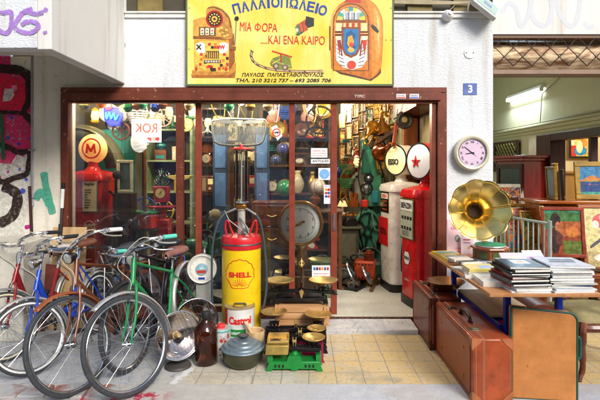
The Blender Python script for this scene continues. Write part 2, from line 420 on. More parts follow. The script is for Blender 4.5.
b = B().bb(X(125.3), PX1, D+.03, D+.26, 3.02, 3.75); struct(b, 'wall_upper', mat('#4a4636', .7, noise=.3, scale=3), smooth=False)
b = B().bb(X(125.3), PX1, D-.02, D+.26, 2.96, 3.0); b.bb(X(125.3), PX1, D-.035, D+.26, 3.0, 3.018); struct(b, 'wall_ledge', SMOOTH, smooth=False, bevel=.004)
b = B().bb(-2.63, HX0, D, D+.26, -.1, 2.6); b.bb(HX0, X(125.3), D, D+.26, HZ, 2.6)
struct(b, 'wall_left', OLD, smooth=False)
b = B().bb(-8, -2.63, D+.04, D+.2, -.1, 2.6); struct(b, 'shutter_wall', OLD, smooth=False)
b = B().bb(-8, X(125.3)+.0, D, D+.26, 2.72, 3.75); struct(b, 'wall_over_balcony', SMOOTH, smooth=False)
# balcony with a solid parapet
BX = -1.742
b = B().bb(-8, BX-.10, 3.16, 3.27, 2.335, 3.7); struct(b, 'balcony_parapet', WHITE, smooth=False, bevel=.006)
b = B().bb(BX-.10+.002, BX, 3.16, D-.002, 2.325, 3.7); struct(b, 'balcony_side', SMOOTH, smooth=False, bevel=.006)
b = B().bb(-8, BX-.104, 3.274, D-.002, 2.60, 2.72); struct(b, 'balcony_slab', OLD, smooth=False)
b = B().bb(-8, X(51), 3.150, 3.158, 2.335, 2.41); struct(b, 'parapet_trim', SMOOTH, smooth=False)

# graffiti
def stroke(b, pts, r, col, y, d=D, n=8):
    q = cat_curve([(X(px, d), 0, Z(py, d)) for px, py in pts], n); L_, R_ = [], []
    for i in range(len(q)):
        t = (q[min(i+1, len(q)-1)] - q[max(i-1, 0)]).normalized(); nn = Vector((-t.z, 0, t.x))
        w = r * (1 + .05 * math.sin(i * .7 + pts[0][0]))
        if i in (0, len(q)-1): w *= .55
        L_.append(q[i] + nn * w); R_.append(q[i] - nn * w)
    vs = [(p.x, y-.00004*(i % len(L_)), p.z) for i, p in enumerate(L_ + R_)]; m_ = len(q)
    b.add(vs, [(i, m_+i, m_+i+1, i+1) for i in range(m_-1)], col)
GP = mat('graffiti', .7, noise=.2, scale=25, attr=True, bump=.3)
_n = GP.node_tree; _tc = _n.nodes.new('ShaderNodeTexCoord'); _z = _n.nodes.new('ShaderNodeTexNoise'); _z.inputs['Scale'].default_value = 38; _z.inputs['Detail'].default_value = 6; _z.inputs['Roughness'].default_value = .75
_r = _n.nodes.new('ShaderNodeMapRange'); _r.inputs[1].default_value = .36; _r.inputs[2].default_value = .5; _r.inputs[3].default_value = .25; _r.inputs[4].default_value = .97
_n.links.new(_tc.outputs['Object'], _z.inputs['Vector']); _n.links.new(_z.outputs['Fac'], _r.inputs[0]); _n.links.new(_r.outputs[0], _n.nodes['Principled BSDF'].inputs['Alpha'])
b = B(); dd = 3.159
for pts in ([(-6,12),(4,13),(11,12),(12,20),(11,28),(7,33),(1,31),(-6,24)], [(33,9),(26,11),(20,17),(15,26),(20,31),(28,33),(35,31),(39,26),(35,22),(27,22),(22,25)],
            [(20,14),(28,12),(36,14),(44,12)], [(45,31),(46,34)], [(44,9),(48,11)], [(-30,10),(-22,30),(-14,14)]):
    stroke(b, pts, .0155, '#ab82d2', 3.1565 if False else 3.1555, 3.16)
go = b.build('graffiti', GP, None, smooth=False); tag(go, 'purple spray tag ending in a dot on the white balcony front', 'graffiti')
b = B(); yy = D + .0385
def blob(b, pts, col, y, d=D): b.sheet([(X(px, d), y, Z(py, d)) for px, py in pts], col)
blob(b, [(-30,50),(-30,190),(2,190),(20,178),(27,172),(30,160),(31,120),(31,95),(28,80),(22,72),(8,66),(8,52)], '#e0246a', yy)
blob(b, [(-30,72),(-2,74),(20,79),(24,92),(25,109),(-30,111)], '#ee1846', yy-.001)
blob(b, [(2,88),(10,88),(12,94),(8,100),(0,101)], '#e6dcdc', yy-.0015); blob(b, [(9,85),(14,84),(15,89),(11,92)], '#f08ab0', yy-.0016)
blob(b, [(-30,160),(8,164),(16,152),(26,150),(27,200),(20,235),(10,246),(-30,240)], '#d8d6cc', yy-.0014)
for i in range(26):
    rx, ry = rs.uniform(-4, 29), rs.uniform(112, 245); rr = rs.uniform(1., 3.)
    blob(b, [(rx+rr*math.cos(a*.7), ry+rr*math.sin(a*.7)) for a in range(9)], rs.choice(['#b51f8a', '#2848c8', '#c02888', '#9aa0b0', '#3c54c8']), yy-.0018-.00002*i)
BR = '#2c1812'
for pts, w in (([(-20,66),(2,68),(18,70),(28,78),(32,92)], .045), ([(-20,111),(8,112),(22,113)], .02), ([(26,78),(26,100),(22,112),(30,122),(36,133)], .03),
               ([(-10,143),(5,147),(16,152),(27,152),(27,162),(24,174),(12,178),(2,182),(-5,180)], .028), ([(0,186),(9,190),(15,196),(14,208),(8,218),(-4,224)], .05)):
    stroke(b, pts, w, BR, yy-.0035-.0002*w*100)
stroke(b, [(-2,112),(0,130),(1,160)], .02, '#1d6a44', yy-.006)
for pts in ([(30,170),(33,180),(36,190)], [(44,174),(46,188),(50,204),(52,214)], [(30,196),(36,200),(41,194)]):
    stroke(b, pts, .03, '#3f9c82', yy-.007)
go = b.build('graffiti', GP, None, smooth=False); tag(go, 'large pink and brown graffiti painting on the wall at the far left', 'graffiti')
b = B()
for pts in ([(44,172),(46,186),(50,202),(53,214)], [(36,200),(40,192),(45,196),(50,206)]): stroke(b, pts, .035, '#49a58c', D-.002-.0005*len(pts))
go = b.build('graffiti', GP, None, smooth=False); tag(go, 'green paint smears on the dirty pillar beside the pink graffiti', 'graffiti')
b = B(); 
for pts in ([(502,14),(508,3),(516,8),(521,26),(529,14),(531,-2)], [(533,-3),(531,10),(536,22),(546,25),(552,12),(551,-3)], [(556,-3),(560,14),(570,26),(577,20),(581,-2)], [(584,22),(588,27),(594,26)]):
    stroke(b, pts, .022, '#cfd3d9', D+.0037, D)
go = b.build('graffiti', mat('faded', .8, attr=True, noise=.04), None, smooth=False); tag(go, 'faded grey letters painted over on the white wall above the grille', 'graffiti')

# ================================================================== brown shop frame
m, nt, pb = nt_new('brown_paint'); setp(pb, .42, .15, .5)
N, L = nt.nodes, nt.links; tc = N.new('ShaderNodeTexCoord')
n = N.new('ShaderNodeTexNoise'); n.inputs['Scale'].default_value = 5; n.inputs['Detail'].default_value = 8; L.new(tc.outputs['Object'], n.inputs['Vector'])
cr = N.new('ShaderNodeValToRGB'); cr.color_ramp.elements[0].position = .3; cr.color_ramp.elements[1].position = .7
cr.color_ramp.elements[0].color = (*lin('#5e2e20'), 1); cr.color_ramp.elements[1].color = (*lin('#7d4130'), 1); L.new(n.outputs['Fac'], cr.inputs[0])
n2 = N.new('ShaderNodeTexNoise'); n2.inputs['Scale'].default_value = 24; n2.inputs['Detail'].default_value = 6; n2.inputs['Roughness'].default_value = .7; L.new(tc.outputs['Object'], n2.inputs['Vector'])
r2 = N.new('ShaderNodeMapRange'); L.new(n2.outputs['Fac'], r2.inputs[0]); r2.inputs[1].default_value = .63; r2.inputs[2].default_value = .66
mx = N.new('ShaderNodeMix'); mx.data_type = 'RGBA'; L.new(r2.outputs[0], mx.inputs[0]); L.new(cr.outputs[0], mx.inputs[6]); mx.inputs[7].default_value = (*lin('#b08a72'), 1)
L.new(mx.outputs[2], pb.inputs['Base Color']); BROWN = m
sf = thing('storefront', 'brown metal shop front with sliding glass doors under the yellow sign', 'storefront', (0, D, 0))
def bbl(x0, x1, y0, y1, z0, z1): return B().bb(x0, x1, y0-D, y1-D, z0, z1)
b = B(); b.bb(HX0, HX1, -.03, .06, Z(93), HZ-.002); b.bb(HX0+.06, HX1-.06, -.05, .05, Z(101), Z(93.3)); b.bb(HX0+.08, HX1-.08, -.02, .06, Z(103), Z(101.3))
b.build('header', BROWN, sf, bevel=.004, smooth=False)
b = B().bb(HX0, X(69.5), -.03, .06, .02, Z(93.5)); b.build('post', BROWN, sf, bevel=.004, smooth=False)
b = B().bb(X(437), HX1, -.03, .06, .02, Z(93.5)); b.bb(X(432), X(436.5), -.0, .09, .05, Z(101.5)); b.build('post', BROWN, sf, bevel=.004, smooth=False)
b = B().bb(X(176.3), X(183.3), -.02, .05, .05, Z(101.5)); b.build('post', BROWN, sf, bevel=.003, smooth=False)
RED = mat('#8a3f2d', .4, .1, noise=.15, scale=12, dirt=.12, dcol='#5a2a20')
for x0, x1, yy0 in ((194, 200, .052), (289, 294.8, .006), (331, 337, .006)):
    b = B().bb(X(x0), X(x1), yy0, yy0+.04, .09, Z(102)); q = b.build('mullion', RED, sf, bevel=.003, smooth=False)
    if x0 == 331:
        h = B().bb(X(332.8), X(335.2), yy0-.008, yy0-.001, Z(231), Z(214)); h.build('lock', STEEL, q, bevel=.002)
for q_, nm_ in (((X(200.3), X(288.8), .052, .09, .05, .15),'bottom_rail'), ((X(70), X(176), 0, .04, .05, .16),'bottom_rail'), ((X(295), X(330.8), .006, .046, .05, .15),'bottom_rail'), ((X(200.3), X(330.8), .052, .09, Z(103), Z(101.5)),'top_rail')): B().bb(*q_).build(nm_, RED, sf, bevel=.003, smooth=False)
GL = pane_glass((.96, .98, .97), 1.7, fmul=1.7)
_n = GL.node_tree; _N, _L = _n.nodes, _n.links; _o = [q for q in _N if q.type == 'OUTPUT_MATERIAL'][0]; _sh = _o.inputs[0].links[0].from_socket
_df = _N.new('ShaderNodeBsdfDiffuse'); _df.inputs[0].default_value = (.75, .74, .7, 1); _tc = _N.new('ShaderNodeTexCoord'); _nz = _N.new('ShaderNodeTexNoise'); _nz.inputs['Scale'].default_value = 2.6; _nz.inputs['Detail'].default_value = 9; _nz.inputs['Roughness'].default_value = .7; _nz.inputs['Distortion'].default_value = 1.2
_mr = _N.new('ShaderNodeMapRange'); _mr.inputs[1].default_value = .4; _mr.inputs[2].default_value = .75; _mr.inputs[3].default_value = .002; _mr.inputs[4].default_value = .028
_mx = _N.new('ShaderNodeMixShader'); _L.new(_tc.outputs['Object'], _nz.inputs['Vector']); _L.new(_nz.outputs['Fac'], _mr.inputs[0]); _L.new(_mr.outputs[0], _mx.inputs[0]); _L.new(_sh, _mx.inputs[1]); _L.new(_df.outputs[0], _mx.inputs[2]); _L.new(_mx.outputs[0], _o.inputs[0])
for x0, x1, y in ((69.5, 176.3, .02), (183.5, 289, .075), (294.8, 331, .028)):
    b = B().bb(X(x0), X(x1), y, y+.005, .14, Z(101.7)); b.build('glass_pane', GL, sf, smooth=False)
WP = mat('#e8e8e6', .6, noise=.04)
# little stickers on the header
for px, py, w, s_, c in ((359, 94.5, 14, 'TYPIC', '#d8cfc4'), (400, 93.5, 9, 'SOCIAL', '#4a4a60'), (413, 93.5, 9, 'RADIO', '#334a80')):
    t = thing('sticker', {359: 'torn pale sticker letters on the brown header over the open door', 400: 'white sticker on brown header with a red bottom line', 413: 'white sticker on brown header with blue letters and line'}[px], 'sticker', (X(px), D-.0515, Z(97)))
    if px > 359:
        B().bb(-.045, .045, -.001, 0, -.022, .022).build('paper', WP, t, smooth=False)
        B().bb(-.04, .04, -.002, -.0012, -.018, -.008).build('stripe', mat('#c23a3a' if px == 400 else '#3a5ac8', .5), t, smooth=False)
        text(s_, 'lettering', mat(c, .6), t, T((0, -.001, .006)), w=.07, th=.001)
    else: text(s_, 'lettering', mat(c, .6), t, T((0, 0, 0)), w=.10, th=.001)

# ================================================================== stickers on the glass
def paper(name, label, cat, px0, px1, py0, py1, y, lines, base='#f4f4f2', extra=None):
    x0, x1, z0, z1 = X(px0), X(px1), Z(py1), Z(py0)
    t = thing(name, label, cat, ((x0+x1)/2, D+y, z0)); w = x1-x0; h = z1-z0
    B().bb(-w/2, w/2, 0, .001, 0, h).build('paper', mat(base, .5, noise=.03), t, smooth=False)
    for s_, c, rel, ww in lines: text(s_, 'lettering', mat(c, .6), t, T((0, -.0005, h*rel)), w=w*ww, th=.0008)
    return t, w, h
paper('notice', 'white notice with red lines of small writing on the glass door', 'notice', 311, 327.5, 148, 157.5, .024, [('ΠΩΛΕΙΤΑΙ - SALE', '#c03040', .72, .8), ('ΑΓΟΡΑ ΠΑΛΑΙΩΝ ΑΝΤΙΚΕΙΜΕΝΩΝ', '#c05060', .45, .85), ('ΤΗΛ. 210 3212 737', '#c05060', .22, .8)])
paper('notice', 'narrow white strip with bold black letters under the red lettered notice', 'notice', 311, 330, 159, 163.5, .024, [('ANTIQUES', '#202020', .5, .86)])
t, w, h = paper('sticker', 'white square sticker with a pale blue disc on the door glass', 'sticker', 318.5, 330.5, 168, 180, .024, [])
B().cyl((0, -.001, h/2), (0, -.002, h/2), w*.42, seg=24).build('blue_disc', mat('#7ab0e6', .5), t)
text('I', 'lettering', WP, t, T((0, -.0022, h*.36)), h=h*.25)
t, w, h = paper('sticker', 'tall white card payment sticker beside the open doorway', 'sticker', 324, 331, 185, 204, .024, [('ΔΕΚΤΕΣ', '#8090c0', .92, .7)])
for k, (c1, c2) in enumerate((('#e0a020', '#c83030'), ('#d03040', '#2a6ab8'), ('#1f58b0', '#d83a3a'))):
    b = B(); b.cyl((-w*.18, -.001, h*(.75-.18*k)), (-w*.18, -.0016, h*(.75-.18*k)), w*.2, col=c1); b.cyl((w*.18, -.001, h*(.75-.18*k)), (w*.18, -.002, h*(.75-.18*k)), w*.2, col=c2)
    b.build('emblem', ART(), t)
t, w, h = paper('notice', 'white opening hours card low on the door glass with coloured emblems', 'notice', 312, 330.5, 266, 281, .024, [('ΜΕΝΟΥΜΕ ΑΝΟΙΚΤΑ', '#c86a6a', .45, .8), ('ΔΕΥΤΕΡΑ - ΣΑΒΒΑΤΟ 10-6', '#7a86b0', .28, .8), ('ΚΥΡΙΑΚΗ 10-4', '#7a86b0', .12, .5)])
b = B()
for k, c in enumerate(('#3a6ab0', '#1d2f6a', '#c83030', '#e0a030', '#3060b0', '#c83040')): b.bb(-w*.42+k*w*.145, -w*.42+k*w*.145+w*.11, -.001, -.0016, h*.68, h*.88, c)
b.build('emblem_row', ART(), t, smooth=False)
t = thing('no_dogs_sticker', 'white diamond sticker with red prohibition ring on the window glass', 'sticker', (X(276), D+.0735, Z(132)))
b = B().prism([(-.055, .05), (.0, .08), (.06, -.03), (.01, -.08)], 0, .001); b.build('paper', WP, t, smooth=False)
b = B().torus(.036, .005, RX(PI/2), 30, 6, sx=.2); b.bb(-.034, .034, -.001, .0002, -.004, .004)
b2 = b.build('red_ring', mat('#d02a30', .5), t); 
B().prism([(-.018,-.014),(-.012,.008),(.008,.008),(.018,.016),(.02,.004),(.012,-.016),(.006,-.004),(-.008,-.004),(-.012,-.016)], -.0015, -.0003).build('dog_symbol', mat('#333333', .6), t, smooth=False)

# ================================================================== wall bits
ht = thing('house_number_plate', 'small blue enamel house number plate on the white pillar', 'number plate', (X(470), D-.004, Z(89)))
B().bb(-.066, .066, -.002, .003, -.056, .056).build('plate', mat('#5a70b0', .35, noise=.2, dirt=.3, dcol='#8a94b8'), ht, bevel=.003)
text('3', 'digit', mat('#f0f0f0', .4), ht, T((0, -.003, 0)), h=.075, bold=.03)
wc = thing('wall_clock', 'round cream rimmed wall clock with lilac dial on the white pillar', 'clock', (X(470), D-.03, Z(153)))
M_ = RX(PI/2)
B().lathe([(.0,-.03),(.165,-.03),(.170,.01),(.168,.035),(.155,.05),(.140,.045),(.132,.03)], 48, M_).build('rim', mat('#cfcbb4', .35, noise=.08), wc)
B().lathe([(.0, .028), (.133, .028)], 48, M_).build('dial', mat('#d8bfd6', .5, noise=.05), wc)
b = B().torus(.131, .0045, T((0,-.032,0)) @ M_, 48, 8); b.build('inner_ring', STEEL, wc)
for i, s_ in enumerate(['XII','I','II','III','IIII','V','VI','VII','VIII','IX','X','XI']):
    a = PI/2 - i * PI / 6
    text(s_, 'numeral', mat('#4a4450', .6), wc, T((0, -.0295, 0)) @ RY(i*PI/6) @ T((0, 0, .104)), h=.02, bold=.0)
def hand(a, l, w, par, nm):
    B().prism([(-w, -.02), (w, -.02), (w*.5, l), (-w*.5, l)], -.034, -.032, M=RY(a)).build(nm, mat('#201c22', .5), par, smooth=False)
hand(R(270-8+0), .065, .005, wc, 'hour_hand'); hand(R(-52), .098, .004, wc, 'minute_hand'); hand(R(128), .05, .0015, wc, 'second_hand')
cm = thing('dome_camera', 'small white dome security camera under the cable at the sign edge', 'camera', (X(447), D, Z(16)))
B().lathe([(0,0),(.055,0),(.055,.02),(.045,.035)], 28, M_).build('housing', WP, cm)
B().lathe([(.046,.03),(.044,.055),(.032,.078),(.016,.088),(0,.09)], 28, T((0,0,-.004)) @ M_).build('dome', WP, cm)
B().cyl((.005,-.082,.002), (.005,-.094,.004), .018).build('lens', mat('#15151a', .1), cm)
fl = thing('floodlight', 'white square floodlight tilted down above the number plate', 'floodlight', (X(481), D-.12, Z(11)), rot=(R(-38), R(38), R(0)))
B().box((0,0,0), (.27,.05,.20)).build('housing', mat('#d8d8d2', .4), fl, bevel=.008)
B().box((0,-.027,0), (.22,.004,.15)).build('glass', mat('#9fb8b0', .12, noise=.1), fl, smooth=False)
B().box((0,-.030,.0), (.09,.002,.045)).build('led_plate', mat('#8290a8', .3), fl, smooth=False)
B().tube([(-.14,.0,-.02),(-.16,.04,-.02),(-.10,.12,-.05)], .008).build('bracket', WP, fl)
sw = thing('blank_wall_plate', 'round white blanking plate with two screws on the pillar', 'wall plate', (X(469.5), D, Z(53)))
B().cyl((0,0,0),(0,-.008,0), .052, seg=32).build('disc', mat('#ece9e0', .5), sw, ang=30)
for s_ in (-1, 1): B().cyl((s_*.034,-.008,0),(s_*.034,-.011,0), .006).build('screw', mat('#30302c', .5), sw)
b = B()
for k in range(4):
    b.tube(cat_curve([(X(394), D-.02, Z(1.5+k*.8)), (X(430), D-.03, Z(2+k)), (X(455), D-.03, Z(3+k*.6)), (X(476), D-.04, Z(3.5))], 8), .006)
b.tube(cat_curve([(X(455), D-.03, Z(4)), (X(452), D-.02, Z(8)), (X(448), D-.02, Z(12))], 6), .004)
solo(b, 'cable', mat('#b8aa8c', .6, noise=.2), 'bundle of beige cables running along the top of the wall', 'cable')
# dark security box window above
for px in (150, 420, 466):
    b = B().bb(X(px)-.12, X(px)+.12, D-.0, D+.028, 3.03, 3.4)
    solo(b, 'window_blind', mat('#7a6a3a', .6, noise=.3), {150: 'mustard strip of window above the ledge left of the sign', 420: 'brown window strip above the ledge right of the sign', 466: 'brown louvre end above the floodlight cable'}[px], 'window', smooth=False)

# ================================================================== the yellow sign
SX0, SX1, SZ0, SZ1 = X(185.5, D-.05), X(394, D-.05), Z(86, D-.05), Z(-9, D-.05)
dS = D-.05
sg = thing('shop_sign', 'big yellow painted shop sign with slot machine and jukebox pictures', 'sign', (0, D, 0))
B().bb(SX0, SX1, -.045, -.002, SZ0, SZ1).build('board', mat('#8a5a3a', .5), sg, smooth=False)
B().bb(SX0+.008, SX1-.008, -.0475, -.0455, SZ0+.008, SZ1-.008).build('green_border', mat('#2f7a58', .5), sg, smooth=False)
m, nt, pb = nt_new('sign_yellow'); setp(pb, .4, 0, .4); N, L = nt.nodes, nt.links; tc = N.new('ShaderNodeTexCoord')
n = N.new('ShaderNodeTexNoise'); n.inputs['Scale'].default_value = 1.6; n.inputs['Detail'].default_value = 4; n.inputs['Distortion'].default_value = 1.5; L.new(tc.outputs['Object'], n.inputs['Vector'])
cr = N.new('ShaderNodeValToRGB'); cr.color_ramp.elements[0].position = .35; cr.color_ramp.elements[1].position = .7
cr.color_ramp.elements[0].color = (*lin('#f0cf45'), 1); cr.color_ramp.elements[1].color = (*lin('#f7e58a'), 1); L.new(n.outputs['Fac'], cr.inputs[0])
mp = N.new('ShaderNodeMapping'); mp.inputs['Scale'].default_value = (14, 1, 1.2); L.new(tc.outputs['Object'], mp.inputs[0]); n2 = N.new('ShaderNodeTexNoise'); n2.inputs['Scale'].default_value = 1; n2.inputs['Detail'].default_value = 8; n2.inputs['Roughness'].default_value = .7; L.new(mp.outputs[0], n2.inputs['Vector'])
r2 = N.new('ShaderNodeMapRange'); L.new(n2.outputs['Fac'], r2.inputs[0]); r2.inputs[1].default_value = .5; r2.inputs[2].default_value = .75; r2.inputs[4].default_value = .45; mx = N.new('ShaderNodeMix'); mx.data_type = 'RGBA'; L.new(r2.outputs[0], mx.inputs[0]); L.new(cr.outputs[0], mx.inputs[6]); mx.inputs[7].default_value = (*lin('#c99f48'), 1)
L.new(mx.outputs[2], pb.inputs['Base Color'])
B().bb(SX0+.019, SX1-.019, -.0495, -.048, SZ0+.019, SZ1-.019).build('panel', m, sg, smooth=False)
def SP(px, py): return (X(px, dS), Z(py, dS))
class A:                                            # painted picture: coloured polygons laid one on another
    def __init__(s): s.b = B(); s.k = 0
    def poly(s, pts, c):
        s.k += 1; y = -.0500 - .00006 * s.k
        q = [SP(*p) for p in pts]; a = sum(q[i][0]*q[(i+1)%len(q)][1]-q[(i+1)%len(q)][0]*q[i][1] for i in range(len(q)))
        if a < 0: q = q[::-1]
        s.b.sheet([(x, y, z) for x, z in q], c)
    def rect(s, x0, x1, y0, y1, c): s.poly([(x0,y0),(x1,y0),(x1,y1),(x0,y1)], c)
    def ell(s, cx, cy, rx, ry, c, n=28): s.poly([(cx+rx*math.cos(2*PI*i/n), cy+ry*math.sin(2*PI*i/n)) for i in range(n)], c)
    def line(s, pts, w, c):
        for i in range(len(pts)-1):
            (a, b_), (c_, d_) = pts[i], pts[i+1]; l = math.hypot(c_-a, d_-b_) or 1; nx, ny = -(d_-b_)/l*w/2, (c_-a)/l*w/2
            s.poly([(a+nx,b_+ny),(c_+nx,d_+ny),(c_-nx,d_-ny),(a-nx,b_-ny)], c)
def sm(p): return [(q.x,q.z) for q in cat_curve([(x_,0,z_) for x_,z_ in p+[p[0]]],3)[:-1]]
a = A()                                             # slot machine
a.poly([(191,74),(231,73),(236,69),(235,78),(192,78)], '#a8682c'); a.poly([(192,70),(228,71),(236,62),(236,70),(230,75),(192,75)], '#c98c3c')
a.poly([(228,38),(234,33),(235,62),(229,71)], '#9a5c28'); a.poly([(194,39),(229,39),(229,72),(194,71)], '#e9b24c')
a.poly([(193,20),(202,17),(229,20),(230,37),(193,36)], '#dba348'); a.poly([(193,36),(231,37),(231,40),(193,39)], '#8a5426')
a.poly(sm([(206,15),(207,8),(214,6),(222,9),(229,16),(232,26),(232,38),(222,38),(220,26),(214,22)]), '#c08a40')
a.line([(208,8),(214,7),(222,10),(229,18),(231,28)], 1.2, '#7d4c22')
a.ell(214.5,19,8.6,8.8,'#a8231c'); a.ell(214.5,19,6.8,7,'#2a1c18')
for k in range(12): a.ell(214.5+5*math.cos(k*PI/6), 19+5*math.sin(k*PI/6), .8,.8,'#e8c860',8)
a.ell(214.5,19,3,3.1,'#e2b24c'); a.ell(214.5,19,1.3,1.3,'#30241c')
a.rect(199,216,27,36,'#7a5228')
for i, c in enumerate(('#c83a2c','#3a8a4a','#c83a2c')): a.rect(200.5+i*5,204+i*5,28,35,'#f2ead0'); a.ell(202.2+i*5,30.5,1,1,c,8); a.ell(202.2+i*5,33.5,1,1,'#3a9a50' if i!=1 else '#c83a2c',8)
for i in range(14): a.ell(218.5+(i*37%11), 28+(i*23%9), 1.5,1.3,'#e9c66a' if i%2 else '#b98838',8)
a.rect(195,229,40,44,'#d99a3c'); a.poly([(195,44),(200,41),(224,41),(229,44),(229,64),(221,70),(203,70),(195,64)], '#edc052')
for sx in (0, 1):
    q = lambda x: x if sx == 0 else 424.4 - x
    a.poly([(q(196),44),(q(201),42),(q(205),44),(q(205),53),(q(200),54),(q(196),50)], '#f7f2ea')
for i, (x, y, c) in enumerate([(208,43,0),(211,46,1),(214,43,2),(217,46,0),(205,55,1),(200,53,0),(200,58,2),(204,61,1),(199,63,0),(223,53,0),(226,57,1),(222,59,2),(226,63,0),(220,64,1),(206,66,2),(218,67,0),(210,67,1),(214,46,0),(222,66,2),(203,56,2)]):
    a.rect(x,x+2.8,y,y+2.8,['#c4342c','#2f2a3a','#d87a2c'][c])
a.rect(206.5,219,51,58.5,'#6a4a24')
for i in range(6): a.line([(207.5+i*2,52),(207.5+i*2,58)],.7,'#e8c45c')
a.rect(204.5,221,60,63,'#4a3a34'); 
for i in range(6): a.rect(205.2+i*2.6,207.1+i*2.6,60.6,62.4,'#c9c3b4')
a.ell(210,66.5,3,1.5,'#c4342c'); a.rect(211,216,68,71,'#3a2418'); a.poly([(196,66),(198,69),(196,71),(195,69)],'#c4342c'); a.poly([(226,66),(228,69),(226,71),(225,69)],'#c4342c')
a.line([(236.5,20),(235,45)], .9, '#7c7a70'); a.ell(236.8,18.5,2.2,2.2,'#22262c'); a.ell(233,48,2.4,2.4,'#c9963c'); a.rect(231,236,46.5,50,'#8a5a28')
a.b.build('slot_machine_picture', ART(), sg, smooth=False)
text('X', 'picture_letter', mat('#231a18', .5), sg, T((SP(199,47)[0], -.0568, SP(199,47)[1])), w=.055, h=.045, bold=.04)
text('W', 'picture_letter', mat('#d0342c', .5), sg, T((SP(222.5,47)[0], -.0568, SP(222.5,47)[1])), w=.055, h=.04, bold=.04)
a = A()                                             # jukebox
a.poly([(331,68),(340,74),(371,81),(378,76),(381,73),(381,65),(331,62)], '#5a3a26')
a.poly(sm([(330,30),(332,14),(340,4),(352,-2),(364,-2),(374,3),(380,12),(383,25),(382,60),(379,72),(370,79),(362,77),(335,70),(331,64)]), '#c8742a')
a.poly([(366,-1),(374,4),(380,12),(383,25),(381,64),(377,73),(372,78),(371,40),(371,20)], '#e08c34'); a.poly(sm([(374,6),(379,14),(381,26),(380,54),(376.5,57),(374,30)]), '#f2a04a'); a.poly(sm([(376,10),(379,20),(379.5,34),(378.5,48),(377.5,34),(377,20)]), '#f8c87a'); a.poly(sm([(340,3),(332,14),(330.5,30),(331,50),(332.5,30),(334.5,15)]), '#f0a850')
a.poly([(344,2),(348,-3),(360,-3),(361,3)], '#c23a2c')
arch = lambda cx, w, y0, yt, y1: [(cx-w,y1),(cx-w,y0)] + [(cx-w*math.cos(t*PI/10), y0-(y0-yt)*math.sin(t*PI/10)) for t in range(1,10)] + [(cx+w,y0),(cx+w,y1)]
a.poly(arch(351,18.2,22,3,71), '#7a4a22'); a.poly(arch(351,17,22,4.5,70), '#d9822e'); a.poly(arch(351,14.8,20,6.5,20), '#3a4a60')
for i in range(9):
    t0, t1 = i*PI/9, (i+1)*PI/9
    a.poly([(351-14.4*math.cos(t0),20-13*math.sin(t0)),(351-14.4*math.cos(t1),20-13*math.sin(t1)),(351-8.5*math.cos(t1),20-8*math.sin(t1)),(351-8.5*math.cos(t0),20-8*math.sin(t0))], ['#e8d060','#4aa88c','#e0e4dc','#d8b040','#3f9cb0','#e6d44c','#c8d8d0','#5ab090','#e8c848'][i])
for i in range(3): a.rect(343.5+i*5.6,348.3+i*5.6,12,19.5,'#a8aeb2'); a.rect(344+i*5.6,345.2+i*5.6,12,19.5,'#e8eaec'); a.ell(345.9+i*5.6,12,2.4,1,'#d0d4d8',10)
a.rect(336,366,20,22.5,'#8a4e20')
a.rect(335.5,342,23,31,'#e8dca8'); a.rect(361,367,23,31,'#f0e8a0'); 
for i in range(6): a.rect(343.5+i*2.9,345.6+i*2.9,23,27,'#c8382c' if i%2 else '#f0d8a8')
a.rect(335,342.5,31,36,'#5a2418'); a.rect(359.5,368,31,36,'#7a3020'); a.rect(335,342.5,33,34,'#e8b45c'); a.rect(359.5,368,33,34,'#e8b45c'); a.rect(335.5,341.5,36,39,'#e6dcb0'); a.rect(361,368,36,39,'#e6dcb0')
a.poly([(336,39),(336,60),(342,67),(352,70),(362,67),(367,60),(367,39)], '#e8e6e0')
for k in range(6):
    a.line([(336+k*.8,44+k*4.2),(341+k*.8,49+k*3.4)],.7,'#4a4a4c'); a.line([(367-k*.8,44+k*4.2),(361-k*.6,49+k*3.4)],.7,'#4a4a4c')
a.poly([(337,40),(341,40),(339.5,56)], '#b03028'); a.poly([(362,40),(367,40),(364.5,56)], '#c84030'); a.line([(340,40),(342,56)],1.4,'#8a3a28'); a.line([(362,40),(360,56)],1.4,'#8a3a28')
a.poly([(341.5,27),(360.5,27),(360.5,48),(357,55),(351,58),(345,55),(341.5,48)], '#8a4a24'); a.poly([(343.5,29),(358.5,29),(358.5,47),(355.5,53),(351,55.5),(346,53),(343.5,47)], '#2a7ab4')
a.poly([(346,33),(351,30),(356,35),(353,42),(356,48),(350,52),(346,46)], '#1d5a8c'); a.poly([(348,37),(352,35),(354,42),(350,49),(347,44)], '#e8a43c'); a.poly([(350,42),(354,44),(352,48),(349,46)], '#d8482c'); a.ell(351,50,3.5,2.6,'#d8b45c',10)
a.ell(351.5,65,4.6,4.3,'#e8481c' if False else '#e04a34')
a.poly([(372,24),(376,27),(379,31),(378,33),(374,30),(371,26)], '#3a3a44'); a.line([(330,26),(330,50)],1.2,'#6a3c1c')
a.b.build('jukebox_picture', ART(), sg, smooth=False)
a = A()                                             # old folding camera
a.poly([(296,25),(306,19),(308,30),(299,34)], '#c85a38'); a.line([(299,24),(301,33)],.8,'#8a3424'); a.line([(302,22),(304,31.5)],.8,'#8a3424'); a.poly([(306,16),(314,18),(314,26),(308,28),(305,24)], '#2e302c'); a.poly([(295,27),(299,24),(301,33),(297,34.5)], '#5a7a5a'); a.ell(297,30,1.6,2.2,'#d8d0b0',10); a.poly([(295,34),(299,33.5),(303,31),(304,32),(298,36)], '#3a5a4a')
a.b.build('camera_picture', ART(), sg, smooth=False)
a = A()                                             # rail handcar and its track
tr = [(252,51),(251,56),(253,61),(258,65),(266,68),(276,70),(290,71),(305,71.5),(323,71)]
a.line(tr, 2.6, '#8a5a3a'); a.line(tr, .9, '#d8c8a0')
